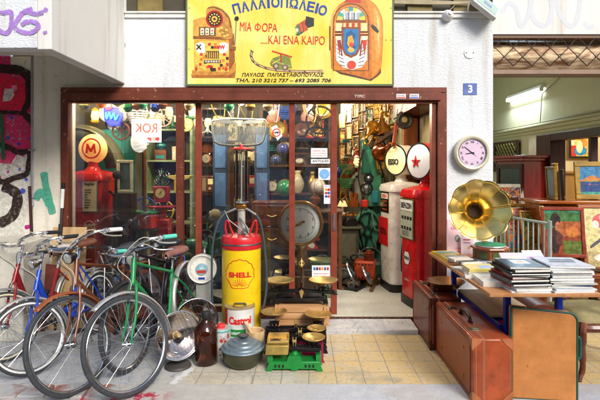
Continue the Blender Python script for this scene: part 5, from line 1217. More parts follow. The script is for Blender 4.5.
for q, z in prof:
    row = []
    for i in range(SG+1):
        a = 2*PI*i/SG; ph = (a*NP/(2*PI)) % 1; pt = 1 - abs(2*ph-1); amp = .05*q**2
        rr = .232*q*(1-amp*.5+amp*math.sin(PI*ph)); zz = z - .02*q*q*(1-math.sin(PI*ph)) + (.012 if q == 1.0 else 0)
        row.append(Mh @ Vector((rr*math.cos(a), rr*math.sin(a), zz)))
    rows.append(row)
b = B().grid(rows); b.build('horn', GOLD, t, solid=.0025, ang=22)
b = B()
for k in range(NP):
    a = 2*PI*k/NP; pts = []
    for q, z in prof: pts.append(Mh @ Vector((.232*q*(1-.05*q*q)*math.cos(a), .232*q*(1-.05*q*q)*math.sin(a), z-.02*q*q+.003)))
    b.tube(pts, .0028, 5)
b.build('horn_seam', GOLD, t)
th = Mh @ Vector((0,0,-.25)); th2 = Mh @ Vector((0,0,-.32))
b = B(); b.tube(cat_curve([Mh @ Vector((0,0,-.235)), th2, th2+Vector((.03,.06,-.08)), (.03,.12,.2), (.0,.1,.15)], 7), [.037-.02*i/28 for i in range(29)], 16); b.build('horn_elbow', GOLD, t)
B().lathe([(0,-.215),(.05,-.214),(.05,-.212)], 20, Mh).build('throat', mat('#3a2410', .6), t)
b = B(); b.tube(cat_curve([(.0,.1,.15),(-.03,.06,.17),(-.05,-.01,.165)],5), .009, 8); b.cyl((-.05,-.01,.15),(-.05,-.01,.175),.022); b.build('tone_arm', CHROME, t)
b = B(); b.tube([(.13,-.04,.07),(.19,-.05,.07),(.19,-.05,.02),(.23,-.055,.02)], .006, 6); b.build('winding_crank', STEEL, t)

# ================================================================== armchair at the right edge
t = thing('armchair', 'carved wooden armchair with beige upholstery cut by the right edge', 'armchair', (2.22, 3.53, 0), R(-88))
CW = wood('#4a1e10', '#7a3a1c', .35, 6, 'Z', .3); UP = mat('#a09468', .85, noise=.15, scale=20, bump=.5, bscale=200)
b = B()
for sx in (-1, 1):
    b = B().tube(cat_curve([(sx*.25,-.25,.40),(sx*.275,-.28,.33),(sx*.25,-.26,.2),(sx*.235,-.245,.08),(sx*.26,-.28,.02),(sx*.265,-.29,.0)], 5), [.032]*5+[.034]*3+[.026]*5+[.02]*5+[.016]*5+[.018]*2+[.02], 10); b.build('leg', CW, t)
    b = B().tube(cat_curve([(sx*.21,.24,.40),(sx*.215,.26,.2),(sx*.22,.31,.0)], 6), [.024]*6+[.02]*6+[.018], 8); b.build('leg', CW, t)
    b = B().tube(cat_curve([(sx*.22,.24,.66),(sx*.27,.1,.67),(sx*.29,-.08,.655),(sx*.28,-.14,.62)], 6), [.02]*15+[.024]*4, 8); b.tube(cat_curve([(sx*.285,-.1,.64),(sx*.26,-.04,.55),(sx*.27,-.02,.46),(sx*.26,-.06,.4)], 5), .018, 8); b.build('armrest', CW, t)
    B().box((sx*.283,0,.685),(.045,.17,.03)).build('arm_pad', UP, t, bevel=.012)
b = B(); ol = [(-.25,-.26,.37),(0,-.285,.34),(.25,-.26,.37),(.22,.25,.38),(-.22,.25,.38)]
b.tube(cat_curve(ol+[ol[0]], 6), .03, 8); b.build('seat_rail', CW, t)
rows = []
for j in range(7):
    v = j/6; row = []
    for i in range(9):
        u = i/8; wdt = .25-.03*v; row.append((-wdt+2*wdt*u, -.27+.52*v, .40+.075*math.sin(PI*u)**.5*math.sin(PI*min(max(v,.02),.98))**.5))
    rows.append(row)
B().grid(rows).build('seat', UP, t, solid=.01, ang=60)
bo = [(-.21,.25,.48),(-.235,.28,.7),(-.2,.32,.92),(0,.34,.99),(.2,.32,.92),(.235,.28,.7),(.21,.25,.48),(0,.245,.45)]
B().tube(cat_curve(bo+[bo[0]], 6), .024, 8).build('back_frame', CW, t)
for sx in (-1,1): B().tube([(sx*.21,.25,.48),(sx*.21,.245,.38)], .022, 8).build('back_post', CW, t)
pts = cat_curve([(p[0]*.93, p[1], .715+(p[2]-.715)*.93) for p in bo]+[(bo[0][0]*.93, bo[0][1], .715+(bo[0][2]-.715)*.93)], 6)[:-1]
b = B(); n = len(pts); b.add([(p[0],p[1]-.02,p[2]) for p in pts]+[(p[0],p[1]+.02,p[2]) for p in pts]+[(0,.25,.715),(0,.33,.715)], [(i,(i+1)%n,2*n) for i in range(n)]+[((i+1)%n+n,i+n,2*n+1) for i in range(n)]+[(i,i+n,(i+1)%n+n,(i+1)%n) for i in range(n)]); b.build('backrest', UP, t)
# ================================================================== the open unit on the right
XW = 3.2
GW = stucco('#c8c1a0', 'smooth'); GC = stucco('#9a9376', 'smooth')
b = B(); yj0, yj1 = 4.0+.45, 6.06     # side wall with a wide doorway from y 4.75 to 6.08
b.bb(XW, XW+.2, 6.40, 8.9, 0, 3.1); b.bb(XW, XW+.2, D+.27, 6.40, 1.96, 3.1)
struct(b, 'side_wall', GW, smooth=False)
b = B().bb(PX1-.2, XW+.2, 8.9, 9.1, 0, 3.1); struct(b, 'end_wall', GW, smooth=False)
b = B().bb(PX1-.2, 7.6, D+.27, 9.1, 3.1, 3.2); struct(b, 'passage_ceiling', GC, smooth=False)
b = B().bb(PX1-.25, PX1-.02, D+.27, 9.1, -.05, 3.1); struct(b, 'party_wall', GW, smooth=False)
b = B().bb(XW-.035, XW-.002, D+.28, 8.89, 2.03, 2.075); b.bb(XW-.05, XW-.002, D+.28, 8.89, 2.078, 2.10); b.bb(XW-.02, XW-.002, D+.28, 8.89, 1.985, 2.028); struct(b, 'wall_moulding', CREAM, smooth=False, bevel=.004)
b = B(); b.tube([(XW-.03, D+.3, 2.125),(XW-.03, 8.8, 2.125)], .008, 6); b.tube([(XW-.03,6.2,2.125),(XW-.03,6.15,2.5),(XW-.05,5.3,2.75)], .006, 6)
solo(b, 'cable', mat('#8a8060', .6), 'thin beige cable running above the moulding under the tube lamp', 'cable')
b = B().bb(XW-.03, XW+.0, 6.30, 6.52, 0, 1.96); struct(b, 'door_jamb', mat('#cfc9b0', .5, noise=.1), smooth=False, bevel=.004)
# dark wood door frame with sliding leaves
t = thing('door_frame', 'dark brown wooden door frame in the passage side wall', 'door frame', (XW, 6.0, 0), 0)
b = B().bb(-.04,.16,-.07,.29,0,1.95); b.build('post', DARKW, t, bevel=.004); B().bb(-.04,.16,-1.25,-.075,1.86,1.955).build('lintel', DARKW, t, bevel=.004)
B().bb(-.03,.05,-.90,-.85,0,1.855).build('post', DARKW, t, bevel=.004)
# room beyond
b = B().bb(XW+.2, 7.4, 8.0, 8.1, 0, 3.1); struct(b, 'inner_wall', stucco('#e0cfa4', 'smooth'), smooth=False)
b = B().bb(7.4, 7.6, D+.27, 8.1, 0, 3.1); struct(b, 'outer_wall', stucco('#d8c8a0', 'smooth'), smooth=False)
t = thing('window', 'dark window with diamond lattice grille above the red cabinet', 'window', (XW-.005, 7.35, 1.45), 0)
B().bb(-.03,.0,-.52,.9,0,.44).build('glass', mat('#3a3620', .25), t); B().bb(-.045,-.031,-.55,.93,.44,.48).build('frame', DARKW, t); B().bb(-.045,-.031,-.55,-.5,0,.439).build('frame', DARKW, t); B().bb(-.045,-.031,.28,.34,0,.439).build('frame', DARKW, t)
b = B()
for k in range(-4, 9):
    y0 = -.5+k*.1
    for s_ in (1, -1):
        a0, a1 = y0, y0+s_*.44; z0_, z1_ = 0, .44
        pts = [(-.05, a0+(a1-a0)*q, .44*q) for q in [i/8 for i in range(9)] if -.5 <= a0+(a1-a0)*q <= .28]
        if len(pts) > 1: b.tube(pts, .005, 5)
b.build('lattice', mat('#8a7a3a', .5, .4), t)
# fluorescent lamp on the wall
t = thing('tube_lamp', 'lit white fluorescent tube lamp on the passage wall', 'lamp', (XW-.03, 6.62, 2.55), 0)
p0, p1 = P(513, 100, 3.14*F/(513-CX)), P(544.5, 89.5, 3.14*F/(544.5-CX))
B().bb(-.03,.028,-.50,.55,.035,.075).build('fitting', WP, t, bevel=.005)
B().tube([(-.02,-.48,0.01),(-.02,.53,0.01)], .018, 12).build('tube', mat('#ffffff', .5, emis='#e6f6ff', estr=14), t)
for yy in (-.49, .54): B().bb(-.045,.005,yy-.012,yy+.012,-.012,.034).build('cap', WP, t)
t.rotation_euler = (0,0,0)
L_ = bpy.data.lights.new('tube_light', 'AREA'); L_.shape = 'RECTANGLE'; L_.size = 1.0; L_.size_y = .05; L_.energy = 26; L_.color = (.7,.88,1); lo = bpy.data.objects.new('tube_light', L_); COL.objects.link(lo); lo.location = (XW-.10, 6.64, 2.54); lo.rotation_euler = (0, R(55), R(0)); 
lo.rotation_euler = Matrix(((0,.0,0),(0,0,0),(0,0,0))).to_euler() if False else Euler((0, R(-60), 0)); 
lo.rotation_euler = (Vector((.75,0,.65))).to_track_quat('Z','Y').to_euler()
# warm room light: globe pendant in the inner room
def pendant(label, x, y, z, r_, e, col=(1,.86,.66), emis='#ffd9a0', zc=3.1, group=None):
    t = thing('pendant_lamp', label, 'lamp', (x, y, z), 0, group)
    B().lathe([(0,-r_)]+[(r_*math.sin(a*PI/12), -r_*math.cos(a*PI/12)) for a in range(1,12)]+[(0,r_)], 24).build('globe', mat('#fff4e0', .5, emis=emis, estr=5), t)
    B().cyl((0,0,r_*.9),(0,0,r_+.04), .03).build('holder', BRASS, t); B().tube([(0,0,r_+.03),(0,0,zc-z)], .005, 6).build('cord', BLACKM, t)
    L_ = bpy.data.lights.new('lamp_light', 'POINT'); L_.energy = e; L_.color = col; L_.shadow_soft_size = r_*1.3; o = bpy.data.objects.new('lamp_light', L_); COL.objects.link(o); o.location = (x, y, z-r_*2.6)
    return t
pendant('round glowing pendant lamp in the cream room beyond the passage', 4.6, 6.6, 2.6, .12, 60)
# framed pictures
def picture(label, c, w, h, rz=0., tilt=0., frame='#8a6428', cm=None, fw=.045, arts=None, mount=None, group=None, name='framed_picture', cat='picture', metal=.3):
    t = thing(name, label, cat, c, group=group, rot=(R(tilt), 0, R(rz)))
    fm = mat(frame, .4, metal, noise=.2, scale=14, coat=.1); b = B()
    b.bb(-w/2,w/2,-.012,.02,0,fw); b.bb(-w/2,w/2,-.012,.02,h-fw,h); b.bb(-w/2,-w/2+fw,-.012,.02,fw,h-fw); b.bb(w/2-fw,w/2,-.012,.02,fw,h-fw)
    b.build('frame', fm, t, bevel=.006)
    if mount:
        b = B(); b.bb(-w/2+fw,w/2-fw,.0,.006,fw,h-fw); b.build('mount', mat(mount, .6), t, smooth=False); fw += .03
    if arts:
        q = B(); W_, H_ = w-2*fw, h-2*fw
        q.bb(-W_/2,W_/2,-.002,.004,fw,fw+H_, arts[0])
        for i, (pts, cc) in enumerate(arts[1:]): q.sheet([((x_-.5)*W_, -.0025-.0003*i, fw+z_*H_) for x_, z_ in (pts if sum(pts[k][0]*pts[(k+1)%len(pts)][1]-pts[(k+1)%len(pts)][0]*pts[k][1] for k in range(len(pts)))>0 else pts[::-1])], cc)
        q.build('canvas', mat('oil', .4, noise=.5, scale=22, attr=True, bump=.5, bscale=60, dirt=.35, dcol='#4a3418'), t, smooth=False)
    else: B().bb(-w/2+fw,w/2-fw,-.002,.004,fw,h-fw).build('canvas', cm, t, smooth=False)
    return t
def disc2(cx_, cz_, rx, rz_, n=14): return [(cx_+rx*math.cos(2*PI*i/n), cz_+rz_*math.sin(2*PI*i/n)) for i in range(n)]
rect2 = lambda x0,x1,z0,z1: [(x0,z0),(x1,z0),(x1,z1),(x0,z1)]
def foot(px, py, d): v = P(px, py, d); return (v.x, v.y, v.z)
picture('abstract painting of blue and orange shapes hanging on the cream wall', foot(581.5, 158, 7.9), .42, .43, 0, 0, '#15120f', fw=.03, arts=['#e8c04a',(rect2(0,.25,.0,.5),'#c8302a'),(rect2(.75,1,.1,1),'#e8a070'),(rect2(0,.2,.5,1),'#e8d8b0'),(disc2(.45,.25,.3,.22),'#2a8ab8'),(disc2(.52,.62,.25,.2),'#e88a30'),(disc2(.4,.45,.16,.3),'#f0e0b0'),([(.2,.9),(.8,.95),(.85,.85),(.3,.8)],'#2a4a9a')])
# hutch behind
t = thing('sideboard', 'tan wooden sideboard against the cream wall below the abstract painting', 'sideboard', (4.95, 7.55, 0), 0)
B().bb(-1.0,1.2,-.3,.3,0,1.42).build('body', wood('#8a6434', '#a88448', .5, 3), t, bevel=.01); B().bb(-1.03,1.23,-.33,.32,1.42,1.46).build('top', wood('#7a5428', '#9a7438', .4, 3), t, bevel=.006)
# red cabinet
t = thing('display_cabinet', 'dark red mahogany cabinet with glazed door and moulded top', 'cabinet', (2.94, 6.22, 0), R(-74))
MH = wood('#5a0e0a', '#98241a', .28, 5, 'Z', .5)
B().bb(-.26,.26,-.2,.2,0,1.60).build('body', MH, t, bevel=.006); b = B(); b.bb(-.29,.29,-.235,.22,1.602,1.64); b.bb(-.32,.32,-.26,.24,1.641,1.675); b.build('cornice', MH, t, bevel=.008)
b = B(); b.bb(-.24,.24,-.225,-.202,.85,.9); b.bb(-.24,.24,-.225,-.202,1.5,1.56); b.bb(-.24,-.19,-.225,-.202,.9,1.5); b.bb(.19,.24,-.225,-.202,.9,1.5); dd_ = b.build('door', DARKW, t, bevel=.004)
B().bb(-.19,.19,-.212,-.206,.9,1.5).build('door_glass', mat('#14160f', .05, 0, spec=.8), dd_)
# commode with brass
t = thing('commode', 'ornate wooden chest of drawers with brass mounts holding the seascape', 'chest of drawers', (2.98, 5.15, 0), R(-4))
CM = wood('#6a2a10', '#a0501c', .25, 6, 'X', .5)
B().bb(-.42,.55,-.22,.22,.12,1.12).build('body', CM, t, bevel=.012); B().bb(-.46,.6,-.26,.25,1.121,1.16).build('top', wood('#8a4418', '#b86a2c', .2, 6, 'X', .6), t, bevel=.01)
for k in range(3):
    dr = B().bb(-.38,.52,-.236,-.222,.17+.31*k,.44+.31*k).build('drawer', wood('#7a3412', '#b05c20', .25, 7, 'X', .5), t, bevel=.005)
    q = B()
    for s_ in (-.2, .3):
        z_ = .31+.31*k; q.torus(.035,.006, T((s_,-.24,z_)) @ RX(PI/2), 14, 6); q.lathe([(0,.012),(.02,.008),(.028,0)], 12, T((s_,-.237,z_)) @ RX(PI/2)); q.tube(cat_curve([(s_-.09,-.24,z_+.01),(s_-.05,-.245,z_-.02),(s_,-.25,z_),(s_+.05,-.245,z_-.02),(s_+.09,-.24,z_+.01)],4), .006, 5)
    q.build('brass_mount', GOLD, dr)
for s_ in (-.38,.51): B().tube(cat_curve([(s_,-.2,.14),(s_-.01,-.22,.08),(s_,-.24,0)],4), [.03]*4+[.022]*4+[.018], 8).build('leg', CM, t)
for s_ in (-.38,.51): B().tube([(s_,.18,.14),(s_,.2,0)], .025, 8).build('leg', CM, t)
b = B(); 
for s_ in (-.42,.55):
    b.tube(cat_curve([(s_,-.225,1.1),(s_,-.245,1.0),(s_,-.235,.85),(s_,-.245,.7)],4), [.022]*5+[.016]*5+[.012]*3, 8)
b.build('corner_mount', GOLD, t)
picture('gold framed seascape with orange hill standing on the chest of drawers', (X(597, 5.05), 5.05, 1.165), .44, .42, -6, -7, '#9a7c3a', fw=.055, arts=['#2a78a8',(rect2(0,1,0,.48),'#123c78'),(rect2(0,1,.0,.09),'#3a9a8a'),([(0,.48),(.18,.58),(.32,.66),(.42,.68),(.55,.6),(.75,.52),(1,.5),(1,.46),(0,.46)],'#c87a34'),([(.1,.47),(.4,.5),(.8,.49),(.95,.47),(.8,.45),(.1,.45)],'#8a8a3a'),(disc2(.3,.36,.04,.02),'#d86a3a'),(disc2(.7,.4,.08,.02),'#e8d8b8'),(rect2(.35,.6,.33,.36),'#5a4a7a')])
for i, (px, w_, h_, fc, cc, an) in enumerate(((557, .1, .40, '#b8862c', '#c8a04a', 70), (551, .2, .36, '#8a6a30', '#7a8a9a', 76), (561, .14, .33, '#2a2418', '#d8c46a', 60))):
    picture(['tallest gold frame standing on edge beside the seascape', 'grey blue frame leaning behind the tallest gold frame', 'small black and yellow frame in front of the tallest gold frame'][i], (X(px, 5.15), 5.15-.03*i, 1.165), w_+.14, h_, an, -3, fc, mat(cc, .6, noise=.2), fw=.03)
# pictures leaning in front
G = 'paintings leaning together behind the metal rail'
picture('white framed floral painting leaning before the red cabinet', foot(507, 232, 5.9), .46, .62, -8, -8, '#d8d0c0', painting_mat(3, ['#7a2a5a','#3a7a3a','#c83a4a','#e8a03a','#4a3a8a','#d8c8b0'], 9), fw=.05, group=G)
picture('blue and red painting in a thin orange frame, low behind the rail', foot(523, 250, 5.2), .36, .48, 6, -12, '#a8683a', painting_mat(5, ['#2a5a9a','#c8443a','#3a7a9a','#d87a3a','#8a2a2a'], 8), fw=.018, group=G)
picture('orange and green painting in thin frame beside the blue and red one', foot(537, 252, 5.1), .30, .46, 10, -12, '#c89a4a', painting_mat(8, ['#b8842c','#8a3a1c','#c8a03a','#4a6a3a','#d8b06a'], 8), fw=.018, group=G)
picture('gold and red framed painting of a dark haired figure', (2.58, 4.58, .62), .40, .50, -12, -8, '#8a3a24', fw=.035, arts=['#3a6a34',(rect2(0,1,0,.55),'#8a3c1c'),(rect2(.4,1,.4,.75),'#a85a2a'),(rect2(.5,1,.0,.3),'#5a6a24'),(disc2(.75,.5,.2,.12),'#c0702c'),(disc2(.28,.3,.13,.32),'#3a1a14'),(disc2(.3,.78,.14,.16),'#24120e'),(disc2(.36,.6,.08,.14),'#a8603c'),(rect2(.2,.26,.0,.4),'#1a1210'),([(.3,.55),(.5,.42),(.45,.2),(.3,.2)],'#5a2a20'),([(0,.9),(.5,1),(1,.92),(1,1),(0,1)],'#2a7a5a')], group=G)
b = None
picture('yellowish painting of a dark figure with red flowers at the right edge', (2.98, 4.50, .50), .46, .66, -6, -14, '#7a4420', fw=.04, arts=['#c8b878',(rect2(0,1,0,.25),'#a8945a'),(disc2(.65,.5,.26,.2),'#191a1e'),(disc2(.6,.3,.2,.2),'#202226'),(disc2(.45,.78,.22,.12),'#c83a3a'),(disc2(.3,.72,.08,.07),'#e8e0d0'),(disc2(.5,.84,.1,.06),'#e89aa0'),([(.1,.35),(.5,.55),(.5,.48),(.1,.3)],'#2a2c34'),(disc2(.35,.15,.2,.06),'#e8dcc0')], group=G)
# plinth that holds the leaning pictures up
t = thing('low_bench', 'brown wooden bench with paintings on it behind the rail', 'bench', (2.75, 4.76, 0), 0)
B().bb(-.42,.55,-.32,.2,.44,.48).build('seat', CM, t, bevel=.005)
for sx in (-.38,.5):
    for sy in (-.27,.15): B().bb(sx-.02,sx+.02,sy-.02,sy+.02,0,.439).build('leg', CM, t)
# metal rail (cot side)
p0 = P(497, 214, 5.0); p1 = P(553, 224, 4.35)
t = thing('metal_rail', 'pale grey cot rail of vertical bars behind the gramophone', 'railing', (0, 0, 0), 0)
GM = mat('#a8b0a4', .45, .3, noise=.15, dirt=.2)
b = B(); A0, A1 = Vector((2.16, 5.3, 0)), Vector((2.32, 4.36, 0)); ht = .98
b.tube([A0+Vector((0,0,ht)), A1+Vector((0,0,ht))], .013, 8); b.build('top_bar', GM, t); B().tube([A0+Vector((0,0,.35)), A1+Vector((0,0,.35))], .012, 8).build('bottom_bar', GM, t)
b = B()
for k in range(1, 12): q = A0.lerp(A1, k/12); b.tube([q+Vector((0,0,.35)), q+Vector((0,0,ht))], .0085, 6)
b.build('bars', GM, t)
for q in (A0, A1): B().tube([q, q+Vector((0,0,ht+.03))], .019, 10).build('post', mat('#a8b0ac', .4, .3, noise=.1), t)
# rolling grille and shutter roll in the opening
t = thing('shutter_roll', 'rolled up wooden-coloured shutter in the top of the right opening', 'shutter', (0, D, 0), 0)
zt_, zb_ = OZ-.01, Z(69)
rows = []
for i in range(9):
    a = i/8; rows.append([(PX1+.01, .14-.07*math.sin(PI*a), zb_+.01+(zt_-zb_-.04)*a), (6.5, .14-.07*math.sin(PI*a), zb_+.01+(zt_-zb_-.04)*a)])
m, nt, pb = nt_new('rusty_roll'); setp(pb, .6, .2, .4); N, L = nt.nodes, nt.links; tc = N.new('ShaderNodeTexCoord'); mp = N.new('ShaderNodeMapping'); mp.inputs['Scale'].default_value = (2.2,1,12); L.new(tc.outputs['Object'], mp.inputs[0])
n = N.new('ShaderNodeTexNoise'); n.inputs['Scale'].default_value = 2; n.inputs['Detail'].default_value = 6; n.inputs['Distortion'].default_value = 1.2; L.new(mp.outputs[0], n.inputs['Vector']); cr = N.new('ShaderNodeValToRGB')
cr.color_ramp.elements[0].position = .35; cr.color_ramp.elements[1].position = .62; cr.color_ramp.elements[0].color = (*lin('#7a5030'), 1); cr.color_ramp.elements[1].color = (*lin('#e0c8a4'), 1); L.new(n.outputs['Fac'], cr.inputs[0]); L.new(cr.outputs[0], pb.inputs['Base Color'])
B().grid(rows).build('roll', m, t, ang=60); B().bb(PX1+.01,6.5,.02,.2,zb_-.045,zb_+.0).build('bottom_bar', mat('#8a7462', .5, .2, noise=.2), t, bevel=.004); B().bb(PX1+.01,6.5,.01,.2,zt_-.025,zt_).build('top_bar', mat('#6a4c34', .5, noise=.2), t)
t = thing('security_grille', 'diamond security grille pulled up under the right wall', 'grille', (0, D, 0), 0)
b = B(); st_ = .178; x = PX1+.02; zm = (zt_+zb_)/2; hh = (zt_-zb_-.06)
for k in range(27):
    x0 = x+st_*k
    for s_ in (0, 1):
        pts = [(x0 if s_ == 0 else x0+st_, .0, zb_+.03), (x0+st_/2, 0, zb_+.03+hh*.33), (x0+st_ if s_ == 0 else x0, 0, zb_+.03+hh*.66), (x0+st_*(.72 if s_ == 0 else .28), 0, zb_+.03+hh*.9)]
        b.tube(pts, .0048, 5)
    b.tube(cat_curve([(x0+st_*.28,0,zb_+.03+hh*.9),(x0+st_*.5,0,zb_+.03+hh*1.0),(x0+st_*.72,0,zb_+.03+hh*.9)],4), .0048, 5)
    b.cyl((x0+st_/2,-.008,zb_+.03+hh*.33),(x0+st_/2,.008,zb_+.03+hh*.33),.010,seg=8); b.cyl((x0,-.008,zb_+.03+hh*.66),(x0,.008,zb_+.03+hh*.66),.010,seg=8)
b.build('lattice', mat('#4a3a34', .45, .5, noise=.2), t)
# ================================================================== shop interior
IW = stucco('#5c5238', 'smooth')
b = B().bb(-2.95, 1.58, 8.6, 8.8, .05, 3.0); struct(b, 'back_wall', IW, smooth=False)
b = B().bb(-3.0, -2.78, D+.27, 8.6, .05, 3.0); struct(b, 'left_wall', IW, smooth=False)
b = B().bb(-3.0, 1.79, D+.265, 8.8, 2.75, 2.9); struct(b, 'shop_ceiling', stucco('#6a6248', 'smooth'), smooth=False)
b = B().bb(1.45, 1.575, D+.30, 8.58, .05, 2.74); struct(b, 'right_wall', stucco('#7a6c3c', 'smooth'), smooth=False)
for i, (x, y) in enumerate([(-1.45,4.86),(-.45,4.86),(.75,4.92),(-1.0,7.2),(.5,6.9),(-2.3,4.80)]):  # front ones hung at the glass for fill; last one added for the red pump
    pendant(['round glowing pendant over the mobilgas style red pump','round glowing pendant behind the middle glass pane','round glowing pendant just inside the doorway','round glowing pendant deep inside on the left','round glowing pendant deep inside on the right','added fill pendant in the front left window corner, lighting the red pump'][i].replace('mobilgas style ',''), x, y, 2.56, .07, [40,40,34,40,42,34][i], zc=2.75, group='pendant lamps on the shop ceiling')

# ------------------------------------------------ petrol pumps
def round_rect_ring(w, dp, r_, z, n=5):
    o = []
    for cx_, cy_, a0 in ((w/2-r_,-dp/2+r_,-PI/2),(w/2-r_,dp/2-r_,0),(-w/2+r_,dp/2-r_,PI/2),(-w/2+r_,-dp/2+r_,PI)):
        for k in range(n+1): a = a0+PI/2*k/n; o.append((cx_+r_*math.cos(a), cy_+r_*math.sin(a), z))
    return o
def pump(label, c, rz, body, w=.44, dp=.42, hb=1.34, globe_r=.17, gz=.0, grot=0, globe='drum', face='#f2e6c0', faceE=None, rim='#e8e0cc', base='#1a1a1c', cr_=.07, top_r=1.0):
    t = thing('fuel_pump', label, 'fuel pump', c, R(rz), 'old petrol pumps in the shop')
    PB = mat(body, .26, .05, noise=.08, scale=5, coat=.4, dirt=.5, dcol='#5a2a20')
    rows = [round_rect_ring(w+.02, dp+.02, cr_, 0), round_rect_ring(w+.02, dp+.02, cr_, .09)]
    b = B().grid(rows, True); b.sheet(rows[1]); b.build('base', mat(base, .4), t)
    rows = [round_rect_ring(w, dp, cr_, .085), round_rect_ring(w, dp, cr_, hb-.06), round_rect_ring(w+.03, dp+.03, cr_, hb-.05), round_rect_ring(w+.035, dp+.035, cr_, hb-.02), round_rect_ring(w+.0, dp+.0, cr_*.95, hb+.03), round_rect_ring(w*.55, dp*.55, cr_*.9, hb+.062), round_rect_ring(w*.3, dp*.3, .03, hb+.068)]
    b = B().grid(rows, True); b.sheet(rows[-1]); b.build('body', PB, t, ang=50)
    zc = hb+.14+globe_r
    B().lathe([(.09,hb+.05),(.08,hb+.08),(.055,hb+.11),(.05,zc-globe_r*.7)], 24).build('globe_neck', PB, t)
    if globe == 'drum':
        b = B(); M = T((0,0,zc)) @ RZ(R(grot)) @ RX(PI/2)
        b.lathe([(globe_r*.96,-.10),(globe_r,-.09),(globe_r,.09),(globe_r*.96,.10)], 48, M); g = b.build('globe', mat(rim, .3, noise=.05, coat=.3), t)
        for s_ in (1, -1):
            B().torus(globe_r*.97, .010, M @ T((0,0,s_*.1)), 48, 6).build('globe_ring', BLACKM, g)
            B().lathe([(globe_r*.95,s_*.10),(globe_r*.6,s_*.118),(0,s_*.126)], 40, M).build('globe_face', mat(face, .25, noise=.03, emis=face if faceE else None, estr=faceE or 0), g)
    else:
        B().lathe([(0,-globe_r)]+[(globe_r*math.sin(a*PI/14), -globe_r*math.cos(a*PI/14)) for a in range(1,14)]+[(0,globe_r)], 40, T((0,0,zc)) @ Matrix.Diagonal((1,.62,1,1))).build('globe', mat(face, .35, noise=.03, emis='#f2b060', estr=faceE or .0), t)
    return t, zc, w, dp
M0 = lambda x, y, z: T((x, y, z))
# red pump with lit M globe
dM = 4.95
t, zc, w, dp = pump('red petrol pump with round glowing cream globe marked with an M', (X(84.5, dM)+.0, dM+.2, .05), -8, '#dc1a20', w=.40, dp=.40, hb=1.37, globe_r=.165, globe='ball', face='#f6c67c', faceE=.4)
t['group'] = 'old petrol pumps in the shop'
b = B(); b.torus(.105,.009, T((.045,-.104,zc)) @ RX(PI/2), 36, 6, sx=.4); b.build('globe_ring', mat('#d8281c', .4), t)
B().prism([(-.062,-.05),(-.038,-.05),(-.036,.005),(-.012,-.035),(.012,-.035),(.036,.005),(.038,-.05),(.062,-.05),(.05,.055),(.03,.055),(0,-.0),(-.03,.055),(-.05,.055)], -.115, -.11, M=T((.045,0,zc-.004))).build('globe_letter', mat('#d8281c', .4), t, smooth=False)
b = B(); b.bb(-.0,.185,-.206,-.201,.98,1.36); b.build('price_frame', STEEL, t, bevel=.002); B().bb(.012,.173,-.209,-.2065,.995,1.345).build('price_panel', mat('#f2e6bc', .4, noise=.08, dirt=.1), t)
text('Regular', 'lettering', mat('#3a3a38', .5), t, T((.092,-.2095,1.285)), w=.12, bold=.02)
b = B(); rs = random.Random(2)
for k in range(8): b.bb(.035,.035+rs.uniform(.03,.08),-.2115,-.2096,1.22-.027*k,1.23-.027*k)
b.build('small_print', mat('#5a5040', .6), t, smooth=False)
b = B(); b.torus(.06,.005, T((.085,-.203,.83)) @ RX(PI/2), 30, 6, sx=.5); b.build('emblem_ring', mat('#e8c8a8', .4), t); text('MC', 'emblem_letters', mat('#e8c8a8', .4), t, T((.10,-.204,.83)), w=.13, bold=.04)
B().bb(-.195,-.08,-.212,-.201,1.20,1.235).build('door_latch', CHROME, t, bevel=.004); B().bb(-.2,.2,-.205,-.201,.60,.62).build('trim_strip', CHROME, t)
B().tube(cat_curve([(.2,0,1.2),(.3,-.05,1.1),(.27,-.1,.7),(.22,-.08,.4),(.2,0,.3)],6), .014, 8).build('hose', BLACKM, t)
# white pump: panel side faces left
t, zc, w, dp = pump('white petrol pump with cream drum globe and red square on its side', (X(396, 5.45)+.10, 5.62, .05), -80, '#e6e2da', w=.44, dp=.42, hb=1.23, globe_r=.185, grot=23, face='#f6ecb4', faceE=.12, rim='#e8dccc', cr_=.085)
B().lathe([(0,0)],3) if False else None
text('ESSO', 'globe_letters', mat('#22242c', .4), t, T((0,0,zc)) @ RZ(R(23)) @ T((-.01,-.128,-.02)), w=.17, h=.07, bold=.03, th=.003)
b = B(); b.bb(-.15,.13,-.214,-.2105,.92,1.17); b.build('gauge_window', mat('#15110e', .08), t, bevel=.015)
b = B().bb(-.11,.11,-.218,-.2145,1.09,1.155); b.build('gauge_header', mat('#f0e8d8', .4), t); text('ESSO', 'lettering', mat('#c8281c', .4), t, T((0,-.2185,1.122)), w=.16, h=.04, bold=.04)
b = B(); 
for k in range(3): b.bb(-.08,.08,-.217,-.2145,1.05-.05*k,1.07-.05*k)
b.build('gauge_digits', mat('#8a3a20', .4), t)
b = B().bb(-.215,.10,-.2145,-.2105,.52,.86); b.build('red_square', mat('#c0181c', .35), t); text('EXTRA', 'lettering', mat('#2a1010', .4), t, T((-.05,-.2150,.69)), w=.2, h=.08, bold=.03)
B().tube(cat_curve([(.24,-.02,1.1),(.3,-.05,.9),(.27,-.1,.5),(.22,-.08,.25)],6), .014, 8).build('hose', BLACKM, t)
